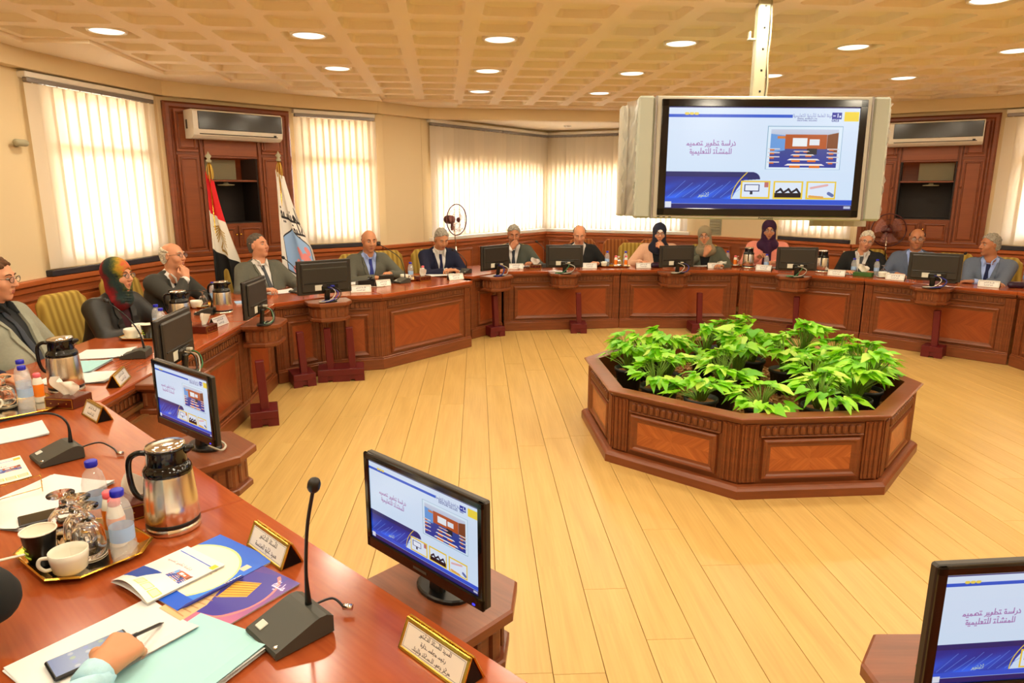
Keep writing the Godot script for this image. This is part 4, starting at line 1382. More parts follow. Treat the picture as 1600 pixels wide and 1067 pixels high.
func monitor(label: String, x: float, z: float, turn: float, w: float, lettered: bool, glow: Material):
	var o := thing("monitor", label, "monitor", v3(x, 0.745, z), turn, "flat monitors on the shelves")
	var h := w * 0.6
	var y0 := 0.072
	var c := at(0, y0 + h / 2, 0)
	var st := mb()
	box(st, c * at(0, 0, -0.004), v3(w, h, 0.022), 0.005)
	box(st, c * at(0, 0.0, -0.022), v3(w * 0.88, h * 0.86, 0.018), 0.009)
	obj("housing", st, M["back_plastic"], o)
	st = mb()
	for s in [-1, 1]:
		box(st, c * at(s * (w / 2 - 0.009), 0, 0.010), v3(0.018, h, 0.010), 0.003)
	box(st, c * at(0, h / 2 - 0.009, 0.010), v3(w, 0.018, 0.010), 0.003)
	box(st, c * at(0, -h / 2 + 0.016, 0.010), v3(w, 0.032, 0.010), 0.003)
	obj("bezel", st, M["black_gloss"], o)
	screen_face(o, c * at(0, 0.007, 0.0095), w - 0.034, h - 0.048, glow)
	st = mb()
	box(st, c * at(w / 2 - 0.03, -h / 2 + 0.010, 0.0155), v3(0.008, 0.004, 0.002))
	obj("power_light", st, M["led_blue"], o)
	st = mb()
	box(st, c * at(0, -h / 2 + 0.016, 0.0155), v3(0.05, 0.006, 0.001))
	obj("badge", st, M["grey_plastic"], o)
	# stand: neck and foot
	st = mb()
	box(st, at(0, 0.055, -0.045, 0, -0.12), v3(0.05, 0.13, 0.022), 0.006)
	box(st, at(0, 0.12, -0.036), v3(0.09, 0.06, 0.02), 0.008)
	obj("neck", st, M["black_plastic"], o)
	st = mb()
	prism(st, ring2(0.085, 0.055, 20), 0.0, 0.012, at(0, 0, -0.06), 0.004)
	obj("foot", st, M["black_plastic"], o)
	st = mb()
	box(st, c * at(0.07, -h * 0.30, -0.0315), v3(0.07, 0.05, 0.001))
	obj("rating_label", st, M["light_label"], o)
	st = mb()
	box(st, c * at(0, -h * 0.16, -0.033), v3(w * 0.8, 0.008, 0.008), 0.003)
	box(st, c * at(-0.06, -h * 0.27, -0.036), v3(0.11, 0.035, 0.012), 0.003)
	obj("port_block", st, M["black_plastic"], o)
	# a tangle of leads behind
	for k in 3:
		st = mb(false)
		var a := rng.randf_range(-0.09, 0.03)
		tube(st, curve([c * v3(-0.06 + 0.03 * k, -h * 0.28, -0.04), v3(-0.07 + a, 0.09, -0.075), v3(-0.02 + a * 1.3, 0.03, -0.10), v3(0.05 + a, 0.012, -0.095 - 0.01 * k), v3(0.09 + a, 0.010, -0.07), v3(0.05 + a * 1.6, 0.014, -0.055), v3(-0.03, 0.010, -0.06)], 5), 0.0045, 6)
		obj("lead", st, M[["black_plastic", "cable_grey", "cable_blue", "black_plastic", "cable_grey", "cable_green"][(k + int(w * 1000)) % 6]], o)
	st = mb()
	box(st, c * at(-0.05, -h * 0.27, -0.055), v3(0.035, 0.016, 0.035), 0.004)
	obj("plug", st, M["cable_blue" if lettered else "cable_grey"], o)
	if lettered:
		word(o, "Lenovo", 0.016, M["light_label"], c * at(w * 0.36, h * 0.40, -0.0158, PI))
		st = mb()
		box(st, c * at(0, h * 0.26, -0.030), v3(w * 0.82, 0.012, 0.006), 0.002)
		obj("ridge", st, M["grey_plastic"], o)

func ring2(rx: float, rz: float, n: int) -> PackedVector2Array:
	var out := PackedVector2Array()
	for k in n: out.append(Vector2(cos(TAU * k / n) * rx, sin(TAU * k / n) * rz))
	return out

func hanging_screen(glow: Material):
	var o := thing("hanging_screen", "large silver flat screen with side speakers hung over the planter, showing the slide", "screen", v3(1.514, 1.932, -4.3))
	o.basis = Basis.from_euler(v3(-0.044, -0.046, -0.011))
	var bw := 1.22; var bh := 0.69
	var st := mb()
	box(st, at(0, 0, -0.05), v3(1.30, 0.73, 0.09), 0.008)
	obj("cabinet", st, M["tv_silver"], o)
	st = mb()
	for s in [-1, 1]:
		box(st, at(s * (bw / 2 - 0.022), 0, 0.0), v3(0.044, bh, 0.016), 0.003)
		box(st, at(0, s * (bh / 2 - 0.022), 0.0), v3(bw, 0.044, 0.016), 0.003)
	obj("bezel", st, M["black_gloss"], o)
	screen_face(o, at(0, 0, 0.004), bw - 0.075, bh - 0.075, glow)
	for s in [-1, 1]:
		st = mb()
		box(st, at(s * 0.70, 0, -0.055), v3(0.10, 0.73, 0.10), 0.012)
		obj("speaker", st, M["tv_speaker"], o)
		st = mb()
		box(st, at(s * 0.641, 0, -0.03), v3(0.012, 0.73, 0.06), 0.003)
		obj("hinge_strip", st, M["grey_metal"], o)
		# panel of the screen hung back to back with this one, its edge standing out
		st = mb()
		box(st, at(0.865 if s > 0 else -0.80, 0.0, -0.34), v3(0.05, 0.70, 0.10), 0.010)
		obj("rear_speaker", st, M["tv_silver"], o)
		# clear plastic film stretched between, creased
		st = mb(false)
		for i in 6:
			for j in 12:
				var p := []
				for q in [[0, 0], [1, 0], [1, 1], [0, 1]]:
					var u: float = (i + q[0]) / 6.0; var w: float = (j + q[1]) / 12.0
					var bump := 0.018 * sin(w * 17.0 + u * 6.0) * sin(u * PI) + 0.012 * sin(w * 31.0 - u * 9.0)
					p.append(v3(s * (lerpf(0.752, 0.86 if s > 0 else 0.80, u) + bump), (w - 0.5) * 0.70, lerpf(-0.02, -0.29, u)))
				if s > 0: quad(st, p[0], p[1], p[2], p[3])
				else: quad(st, p[3], p[2], p[1], p[0])
		obj("plastic_film", st, M["film"], o)
	st = mb()
	box(st, at(0.03, 0, -0.36), v3(1.60, 0.70, 0.10), 0.008)
	box(st, at(0, 0.1, -0.2), v3(0.5, 0.4, 0.26), 0.004)
	obj("rear_cabinet", st, M["tv_silver"], o)
	word(o, "Panasonic", 0.014, M["grey_plastic"], at(0.06, -0.356, -0.0045))
	st = mb()
	for k in 3:
		box(st, at(-0.60 + 0.035 * k, -0.356, -0.004), v3(0.016, 0.006, 0.004), 0.001)
	obj("buttons", st, M["grey_plastic"], o)
	st = mb()
	prism(st, ring2(0.18, 0.09, 16), -0.40, -0.362, at(0.60, 0.0, -0.25))
	obj("bracket_end", st, M["tv_silver"], o)
	var l := AreaLight3D.new()
	l.name = "screen_light"
	l.area_size = Vector2(1.1, 0.6)
	l.light_color = Color(0.85, 0.92, 1.0)
	l.light_energy = 0.12
	l.area_range = 12.0
	l.area_attenuation = 2.0
	l.shadow_enabled = true
	l.rotation.y = PI
	l.position = v3(0, 0, 0.03)
	o.add_child(l)
	# ceiling pole
	var p := thing("ceiling_pole", "cream ceiling pole with taped cables carrying the hanging screen", "pole", v3(1.50, 2.27, -4.41))
	st = mb()
	box(st, at(0, 0.32, 0), v3(0.07, 0.64, 0.07), 0.006)
	obj("tube", st, M["pole_paint"], p)
	st = mb()
	for k in 5:
		box(st, at(0.005, 0.06 + 0.12 * k, 0.036), v3(0.012, 0.012, 0.003), 0.001)
	obj("bolt_holes", st, M["black_plastic"], p)
	for k in 3:
		st = mb(false)
		tube(st, curve([v3(0.045, 0.0, 0.01 * k), v3(0.052, 0.1, 0.01 + 0.008 * k), v3(0.042, 0.25, 0.012 * k), v3(0.05, 0.4, 0.01 * k), v3(0.044, 0.62, 0.01)], 5), 0.006, 6)
		obj("cable", st, M[["cable_grey", "black_plastic", "pole_paint"][k]], p)
	st = mb()
	box(st, at(-0.055, 0.36, 0.0), v3(0.05, 0.012, 0.03), 0.003)
	box(st, at(-0.07, 0.38, 0.0), v3(0.012, 0.05, 0.03), 0.003)
	obj("clamp", st, M["pole_paint"], p)

# ------------------------------------------------------------------ flags, fans, sensor
func build_wall_things():
	flag("tall flag in red, white and black with a golden eagle on a pole", v3(-3.02, 0, -7.02), 2.10, egypt_texture(), 0.35, 0.27, 1.08, 0.20)
	flag("white flag with black Arabic lettering and a blue and pink emblem", v3(-2.49, 0, -7.52), 2.13, emblem_texture(), 0.3, 0.36, 1.25, 0.16)
	fan("maroon stand fan turned sideways before the bay blinds", v3(-0.74, 0, -9.08), 0.95, 1.36)
	fan("maroon stand fan half hidden under the hanging screen's right end", v3(4.72, 0, -8.66), -0.25, 1.25)
	var o := thing("wall_sensor", "small cylindrical grey sensor on the beige wall at far left", "sensor", v3(-3.85, 2.10, -5.50))
	var st := mb(false)
	lathe(st, at(0.03, 0, 0, 0, 0, -PI / 2), [Vector2(0, -0.03), Vector2(0.03, -0.03), Vector2(0.03, -0.02), Vector2(0.018, -0.015), Vector2(0.018, 0.02), Vector2(0, 0.02)], 14)
	obj("wall_plate", st, M["pole_paint"], o)
	st = mb(false)
	lathe(st, at(0.06, 0, 0.03, 0, PI / 2), [Vector2(0, -0.06), Vector2(0.024, -0.06), Vector2(0.026, -0.05), Vector2(0.026, 0.05), Vector2(0.022, 0.06), Vector2(0, 0.06)], 16)
	obj("barrel", st, M["pole_paint"], o)

func egypt_texture() -> ImageTexture:
	var im := Image.create(192, 288, false, Image.FORMAT_RGB8)
	im.fill(Color(0.88, 0.87, 0.82))
	im.fill_rect(Rect2i(0, 0, 192, 96), Color(0.82, 0.05, 0.10))
	im.fill_rect(Rect2i(0, 192, 192, 96), Color(0.03, 0.03, 0.035))
	var g := Color(0.62, 0.50, 0.24)
	for s in [-1, 1]:
		for k in 6:   # wing feathers
			stroke(im, Vector2(96 + s * 10, 120 + k * 3), Vector2(96 + s * (44 - k * 2), 128 + k * 7), 3, g)
		stroke(im, Vector2(96 + s * 8, 160), Vector2(96 + s * 22, 176), 5, g)
	shape(im, [Vector2(84, 124), Vector2(108, 124), Vector2(106, 152), Vector2(96, 164), Vector2(86, 152)], g)
	shape(im, [Vector2(89, 130), Vector2(103, 130), Vector2(102, 150), Vector2(96, 157), Vector2(90, 150)], Color(0.85, 0.83, 0.75))
	stroke(im, Vector2(96, 122), Vector2(98, 112), 8, g)
	stroke(im, Vector2(98, 112), Vector2(106, 114), 4, g)
	im.fill_rect(Rect2i(72, 178, 48, 7), g)
	return ImageTexture.create_from_image(im)

func emblem_texture() -> ImageTexture:
	var im := Image.create(192, 288, false, Image.FORMAT_RGB8)
	im.fill(Color(0.90, 0.89, 0.86))
	arabic(im, "الهندسية", 110, 118, 36, Color(0.08, 0.07, 0.09), 2.4)
	arabic(im, "كلية", 150, 150, 30, Color(0.12, 0.10, 0.12), 2.2)
	shape(im, [Vector2(30, 172), Vector2(104, 138), Vector2(176, 176), Vector2(172, 262), Vector2(100, 280), Vector2(34, 262)], Color(0.12, 0.12, 0.16))
	shape(im, [Vector2(34, 174), Vector2(104, 142), Vector2(172, 178), Vector2(168, 259), Vector2(100, 276), Vector2(38, 259)], Color(0.58, 0.72, 0.90))
	for p in [[110, 200, 26], [140, 215, 30], [90, 235, 24], [120, 245, 30], [150, 250, 24], [70, 255, 20], [150, 190, 16]]:
		stroke(im, Vector2(p[0], p[1]), Vector2(p[0] + 6, p[1] + 8), p[2], Color(0.90, 0.55, 0.55))
	return ImageTexture.create_from_image(im)

func flag(label: String, p: Vector3, top: float, tex: Texture2D, turn: float, spread: float, drop: float, lean: float):
	var o := thing("flag", label, "flag", p, turn, "flags on poles before the cabinet")
	var st := mb(false)
	lathe(st, at(), [Vector2(0, 0), Vector2(0.17, 0), Vector2(0.17, 0.02), Vector2(0.05, 0.05), Vector2(0.03, 0.10), Vector2(0, 0.10)], 20)
	obj("pole_base", st, M["brass"], o)
	st = mb(false)
	tube(st, [v3(0, 0.05, 0), v3(0, top - 0.08, 0)], 0.010, 10)
	obj("pole", st, M["brass"], o)
	st = mb(false)
	lathe(st, at(0, top - 0.09, 0), [Vector2(0.0, 0), Vector2(0.022, 0.0), Vector2(0.028, 0.02), Vector2(0.012, 0.035), Vector2(0.03, 0.06), Vector2(0.012, 0.085), Vector2(0, 0.11)], 12)
	obj("finial", st, M["pole_paint"], o)
	st = mb(false)
	for k in 7:
		var a := k * 0.9
		tube(st, curve([v3(0.012 * cos(a), top - 0.10, 0.012 * sin(a)), v3(0.03 * cos(a), top - 0.17, 0.03 * sin(a)), v3(0.026 * cos(a) + 0.004, top - 0.25 - 0.02 * (k % 3), 0.026 * sin(a))], 4), 0.004, 5)
	obj("gold_cords", st, M["gold_foil"], o)
	# cloth: hoist along the pole, the fly hanging down in folds; u across the flag, w down the hoist
	st = mb(false)
	var nu := 28; var nw := 22
	var hoist := 1.15
	var f := func(u: float, w: float) -> Vector3:
		var y: float = top - 0.17 - w * hoist - u * lean * (0.55 + 0.45 * w)
		var wide: float = spread * (0.25 + 0.75 * minf(1.0, w * 1.2 + 0.25 * u)) * (0.42 + 0.70 * w)
		var fold: float = sin(u * 11.0 + w * 1.5) * 0.026 * (0.3 + w) + 0.022 * (0.6 + w)
		return v3(-0.045 + u * (wide + 0.03) + 0.01 * sin(u * 15.0 + 1.2), y, fold)
	for i in nu:
		for j in nw:
			var u0 := float(i) / nu; var u1 := float(i + 1) / nu; var w0 := float(j) / nw; var w1 := float(j + 1) / nw
			quv(st, [f.call(u0, w1), f.call(u1, w1), f.call(u1, w0), f.call(u0, w0)], [Vector2(u0, w1), Vector2(u1, w1), Vector2(u1, w0), Vector2(u0, w0)])
	var m := mat("flag_cloth_%d" % int(top * 1000), Color.WHITE, 0.75)
	m.albedo_texture = tex
	m.texture_repeat = false
	obj("cloth", st, m, o)

func fan(label: String, p: Vector3, turn: float, y: float):
	var o := thing("stand_fan", label, "fan", p, turn, "maroon stand fans")
	if not M.has("fan_maroon"):
		mat("fan_maroon", Color(0.30, 0.09, 0.08), 0.35)
		var b := mat("fan_blade", Color(0.80, 0.55, 0.52, 0.35), 0.3)
		b.transparency = BaseMaterial3D.TRANSPARENCY_ALPHA
		b.roughness = 0.3
	var st := mb(false)
	lathe(st, at(), [Vector2(0, 0), Vector2(0.19, 0), Vector2(0.19, 0.015), Vector2(0.06, 0.035), Vector2(0.02, 0.06), Vector2(0, 0.06)], 24)
	obj("base", st, M["fan_maroon"], o)
	st = mb(false)
	tube(st, [v3(0, 0.04, 0), v3(0, y - 0.35, 0)], 0.014, 10)
	tube(st, [v3(0, y - 0.35, 0), v3(0, y - 0.08, -0.03)], 0.009, 8)
	obj("pole", st, M["steel"], o)
	st = mb(false)
	lathe(st, at(0, y, -0.10, 0, PI / 2), [Vector2(0, -0.08), Vector2(0.035, -0.08), Vector2(0.055, -0.055), Vector2(0.058, 0.02), Vector2(0.045, 0.06), Vector2(0, 0.07)], 18)
	box(st, at(0, y - 0.09, -0.06), v3(0.03, 0.10, 0.04), 0.008)
	obj("motor", st, M["fan_maroon"], o)
	st = mb(false)
	var R := 0.20
	for r in [[R, 0.0], [R * 0.66, 0.035], [R * 0.66, -0.035], [R * 0.33, 0.05], [R * 0.33, -0.04]]:
		var pts := []
		for k in 29: pts.append(v3(cos(TAU * k / 28) * r[0], y + sin(TAU * k / 28) * r[0], 0.02 + r[1]))
		tube(st, pts, 0.008 if r[0] == R else 0.002, 5)
	for k in 24:
		var d := v3(cos(TAU * k / 24), sin(TAU * k / 24), 0)
		for s in [-1, 1]:
			tube(st, [v3(0, y, 0.02) + d * R, v3(0, y, 0.02 + s * 0.040) + d * R * 0.66, v3(0, y, 0.02 + s * 0.055) + d * 0.03], 0.0010, 3)
	obj("cage", st, M["fan_maroon"], o)
	for k in 3:
		st = mb(false)
		var b := at(0, y, 0.02, 0, 0, TAU * k / 3 + 0.4)
		for i in 6:
			for j in 3:
				var pp := []
				for q in [[0, 0], [1, 0], [1, 1], [0, 1]]:
					var u: float = (i + q[0]) / 6.0; var w: float = (j + q[1]) / 3.0
					var a := (w - 0.5) * (1.5 - 0.3 * u) + 0.25 * u
					var rr := 0.035 + u * 0.13
					pp.append(b * v3(cos(a) * rr, sin(a) * rr, (w - 0.5) * 0.05))
				quad(st, pp[0], pp[1], pp[2], pp[3])
		obj("blade", st, M["fan_blade"], o)
	st = mb(false)
	ball(st, v3(0, y, 0.05), v3(0.035, 0.035, 0.018))
	obj("hub", st, M["fan_maroon"], o)

# ------------------------------------------------------------------ people: distance fields meshed as surface nets
# a bone is [kind, ...]: "c" capsule a b ra rb k, "e" ellipsoid centre radii k, "-c" / "-e" the same cut away, "h" half space normal d cut away
func sd_bone(b: Array, p: Vector3) -> float:
	if b[0] == "c" or b[0] == "-c":
		var a: Vector3 = b[1]; var ab: Vector3 = (b[2] as Vector3) - a
		var t := clampf((p - a).dot(ab) / maxf(ab.length_squared(), 1e-9), 0, 1)
		return (p - a - ab * t).length() - lerpf(b[3], b[4], t)
	var q: Vector3 = p - (b[1] as Vector3)
	if b.size() > 4: q = (b[4] as Basis).inverse() * q
	var r: Vector3 = b[2]
	var k0 := (q / r).length(); var k1 := (q / (r * r)).length()
	return k0 * (k0 - 1.0) / maxf(k1, 1e-6)

func bone_k(b: Array) -> float:
	return b[5] if b[0] in ["c", "-c"] else b[3]

func field_at(bones: Array, p: Vector3) -> float:
	var v := 1.0
	for b in bones:
		if b[0] == "h":
			v = maxf(v, (b[1] as Vector3).dot(p) - b[2])
			continue
		var d := sd_bone(b, p)
		var k := bone_k(b)
		if b[0].begins_with("-"):
			var hh := maxf(k - absf(v + d), 0.0) / k
			v = maxf(v, -d) + hh * hh * k * 0.25
		else:
			var h := maxf(k - absf(v - d), 0.0) / k
			v = minf(v, d) - h * h * k * 0.25
	return v

# meshes the field into st; carve(value, point) may change the field where it is near the surface
func nets(st: SurfaceTool, bones: Array, cell: float, xf := Transform3D(), carve = null):
	var lo := Vector3(1e9, 1e9, 1e9); var hi := -lo
	for b in bones:
		if b[0] == "c":
			var r := maxf(b[3], b[4])
			lo = lo.min((b[1] as Vector3).min(b[2]) - v3(r, r, r))
			hi = hi.max((b[1] as Vector3).max(b[2]) + v3(r, r, r))
		elif b[0] == "e":
			var m: float = maxf(b[2].x, maxf(b[2].y, b[2].z))
			var rr: Vector3 = v3(m, m, m) if b.size() > 4 else b[2]
			lo = lo.min(b[1] - rr)
			hi = hi.max(b[1] + rr)
	lo -= Vector3.ONE * cell * 2.5
	hi += Vector3.ONE * cell * 2.5
	var nx := int((hi.x - lo.x) / cell) + 2; var ny := int((hi.y - lo.y) / cell) + 2; var nz := int((hi.z - lo.z) / cell) + 2
	var sxy := nx * ny
	var F := PackedFloat32Array()
	F.resize(sxy * nz)
	F.fill(1.0)
	for b in bones:
		var kind: String = b[0]
		if kind == "h":
			var hn: Vector3 = b[1]; var hd: float = b[2]
			for z in nz:
				for y in ny:
					var base := hn.y * (lo.y + y * cell) + hn.z * (lo.z + z * cell) - hd
					var i := z * sxy + y * nx
					for x in nx:
						var d := base + hn.x * (lo.x + x * cell)
						if d > F[i + x]: F[i + x] = d
			continue
		var k := bone_k(b)
		var cut := kind.begins_with("-")
		var cap := kind.ends_with("c")
		var a: Vector3 = b[1]; var e: Vector3 = a
		var r0 := 0.0; var r1 := 0.0
		var R := Vector3.ONE; var turn := Basis(); var turned := false
		var blo: Vector3; var bhi: Vector3
		var reach := k + cell * 2.5
		if cap:
			e = b[2]
			r0 = b[3]
			r1 = b[4]
			var m := maxf(r0, r1) + reach
			blo = a.min(e) - v3(m, m, m)
			bhi = a.max(e) + v3(m, m, m)
		else:
			R = b[2]
			turned = b.size() > 4
			if turned: turn = (b[4] as Basis).inverse()
			var m := maxf(R.x, maxf(R.y, R.z))
			var ex := (v3(m, m, m) if turned else R) + v3(reach, reach, reach)
			blo = a - ex
			bhi = a + ex
		var ab := e - a
		var il := 1.0 / maxf(ab.length_squared(), 1e-9)
		var x0 := clampi(int((blo.x - lo.x) / cell), 0, nx - 1); var x1 := clampi(int((bhi.x - lo.x) / cell) + 1, 0, nx - 1)
		var y0 := clampi(int((blo.y - lo.y) / cell), 0, ny - 1); var y1 := clampi(int((bhi.y - lo.y) / cell) + 1, 0, ny - 1)
		var z0 := clampi(int((blo.z - lo.z) / cell), 0, nz - 1); var z1 := clampi(int((bhi.z - lo.z) / cell) + 1, 0, nz - 1)
		for z in range(z0, z1 + 1):
			for y in range(y0, y1 + 1):
				var i := z * sxy + y * nx
				for x in range(x0, x1 + 1):
					var q := Vector3(lo.x + x * cell, lo.y + y * cell, lo.z + z * cell) - a
					var d: float
					if cap:
						var t := clampf(q.dot(ab) * il, 0.0, 1.0)
						d = (q - ab * t).length() - r0 - (r1 - r0) * t
					else:
						if turned: q = turn * q
						var k0 := (q / R).length()
						d = k0 * (k0 - 1.0) / maxf((q / (R * R)).length(), 1e-6)
					var v := F[i + x]
					if cut:
						if -d > v - k:
							var h2 := maxf(k - absf(v + d), 0.0) / k
							F[i + x] = maxf(v, -d) + h2 * h2 * k * 0.25
					elif d < v + k:
						var h := maxf(k - absf(v - d), 0.0) / k
						F[i + x] = minf(v, d) - h * h * k * 0.25
	if carve != null:
		var fn: Callable = carve
		for z in nz:
			for y in ny:
				for x in nx:
					var i := z * sxy + y * nx + x
					if absf(F[i]) < 0.06: F[i] = fn.call(F[i], Vector3(lo.x + x * cell, lo.y + y * cell, lo.z + z * cell))
	# one vertex in each cell the surface crosses
	var V := PackedInt32Array()
	V.resize(sxy * nz)
	V.fill(-1)
	var P := PackedVector3Array()
	var off := [0, 1, nx, nx + 1, sxy, sxy + 1, sxy + nx, sxy + nx + 1]
	var o1: int = off[1]; var o2: int = off[2]; var o3: int = off[3]; var o4: int = off[4]; var o5: int = off[5]; var o6: int = off[6]; var o7: int = off[7]
	var pairs := [[0, 1], [2, 3], [4, 5], [6, 7], [0, 2], [1, 3], [4, 6], [5, 7], [0, 4], [1, 5], [2, 6], [3, 7]]
	var cn := [Vector3(0, 0, 0), Vector3(1, 0, 0), Vector3(0, 1, 0), Vector3(1, 1, 0), Vector3(0, 0, 1), Vector3(1, 0, 1), Vector3(0, 1, 1), Vector3(1, 1, 1)]
	for z in nz - 1:
		for y in ny - 1:
			for x in nx - 1:
				var i := z * sxy + y * nx + x
				var n := int(F[i] < 0) + int(F[i + o1] < 0) + int(F[i + o2] < 0) + int(F[i + o3] < 0) + int(F[i + o4] < 0) + int(F[i + o5] < 0) + int(F[i + o6] < 0) + int(F[i + o7] < 0)
				if n == 0 or n == 8: continue
				var s := Vector3.ZERO
				var c := 0
				for pr in pairs:
					var fa := F[i + off[pr[0]]]; var fb := F[i + off[pr[1]]]
					if (fa < 0) != (fb < 0):
						s += (cn[pr[0]] as Vector3).lerp(cn[pr[1]], fa / (fa - fb))
						c += 1
				V[i] = P.size()
				P.append(lo + (s / c + Vector3(x, y, z)) * cell)
	for z in range(1, nz - 1):
		for y in range(1, ny - 1):
			for x in range(1, nx - 1):
				var i := z * sxy + y * nx + x
				var f := F[i] < 0
				for ax in 3:
					var step: int = [1, nx, sxy][ax]
					var g := F[i + step] < 0
					if f == g: continue
					var u: int = [nx, sxy, 1][ax]; var w: int = [sxy, 1, nx][ax]
					var q0 := V[i - u - w]; var q1 := V[i - w]; var q2 := V[i]; var q3 := V[i - u]
					if q0 < 0 or q1 < 0 or q2 < 0 or q3 < 0: continue
					if f: quad(st, xf * P[q0], xf * P[q1], xf * P[q2], xf * P[q3])
					else: quad(st, xf * P[q3], xf * P[q2], xf * P[q1], xf * P[q0])

# hand in its own frame: wrist at the origin, fingers along +z, back of the hand +y, thumb towards +x * side
func hand_bones(side: float, curl: float, spread := 1.0, thumb := 0.0) -> Array:
	var b := [["c", v3(0, 0, -0.022), v3(0, 0, 0.01), 0.022, 0.024, 0.015]]
	var xs := [0.030, 0.010, -0.010, -0.028]
	var ln := [0.072, 0.080, 0.074, 0.058]
	for k in 4:
		var x: float = xs[k] * side
		var root := v3(x, 0.003 - 0.002 * absf(k - 1.3), 0.086 - 0.006 * absf(k - 1.0))
		b.append(["c", v3(x * 0.5, 0, 0.008), root, 0.016, 0.0135, 0.014])
		var p := root
		var a := 0.12 + 0.5 * curl + 0.05 * k * curl
		var out: float = xs[k] * side * 1.6 * spread
		for s in 3:
			var l: float = ln[k] * [0.46, 0.30, 0.24][s]
			var q := p + v3(out * l * (1.0 if s == 0 else 0.4), -sin(a) * l, cos(a) * l)
			b.append(["c", p, q, 0.0098 - 0.0010 * s, 0.0092 - 0.0012 * s, 0.004])
			p = q
			a += 0.15 + curl * (0.95 if s == 0 else 0.7)
	var t0 := v3(0.018 * side, -0.008, 0.018); var t1 := v3(0.046 * side, -0.016 - 0.008 * thumb, 0.050); var t2 := v3((0.056 - 0.024 * thumb) * side, -0.024 - 0.012 * thumb, 0.078); var t3 := v3((0.058 - 0.045 * thumb) * side, -0.030 - 0.012 * thumb, 0.100)
	b.append(["c", t0, t1, 0.017, 0.0125, 0.014])
	b.append(["c", t1, t2, 0.012, 0.0105, 0.005])
	b.append(["c", t2, t3, 0.0105, 0.0085, 0.004])
	return b

func head_bones(beard := 0.0, wide := 1.0, jaw := 1.0) -> Array:
	var b := [["e", v3(0, 0.028, -0.014), v3(0.076 * wide, 0.088, 0.096), 0.02], ["e", v3(0, -0.042, 0.020), v3(0.060 * wide, 0.076, 0.068), 0.035], ["e", v3(0, -0.060, -0.008), v3(0.056 * wide * jaw, 0.050, 0.062), 0.03],
		["e", v3(0, -0.098, 0.060), v3(0.024, 0.019, 0.020), 0.022], ["c", v3(-0.032, 0.030, 0.070), v3(0.032, 0.030, 0.070), 0.014, 0.014, 0.014]]
	for s in [-1, 1]:
		b.append(["e", v3(s * 0.040 * wide, -0.026, 0.056), v3(0.024, 0.026, 0.024), 0.02])
		b.append(["-e", v3(s * 0.031, 0.010, 0.096), v3(0.018, 0.012, 0.018), 0.012])
		b.append(["e", v3(s * 0.077 * wide, -0.002, -0.006), v3(0.010, 0.031, 0.019), 0.006, Basis.from_euler(v3(0.15, s * 0.35, 0))])
		b.append(["-e", v3(s * 0.087 * wide, 0.0, -0.001), v3(0.006, 0.016, 0.009), 0.006])
	b.append(["c", v3(0, 0.020, 0.084), v3(0, -0.022, 0.104), 0.0085, 0.013, 0.010])
	for s in [-1, 1]:
		b.append(["e", v3(s * 0.0125, -0.027, 0.094), v3(0.0085, 0.008, 0.011), 0.006])
	b.append(["c", v3(-0.017, -0.056, 0.080), v3(0.017, -0.056, 0.080), 0.008, 0.008, 0.008])
	b.append(["c", v3(-0.013, -0.067, 0.079), v3(0.013, -0.067, 0.079), 0.008, 0.008, 0.008])
	b.append(["-c", v3(-0.024, -0.062, 0.090), v3(0.024, -0.062, 0.090), 0.0022, 0.0022, 0.003])
	b.append(["c", v3(0, -0.05, -0.022), v3(0, -0.165, -0.030), 0.055, 0.059, 0.03])
	b.append(["c", v3(0, -0.165, -0.030), v3(0, -0.20, -0.045), 0.058, 0.056, 0.03])
	return b

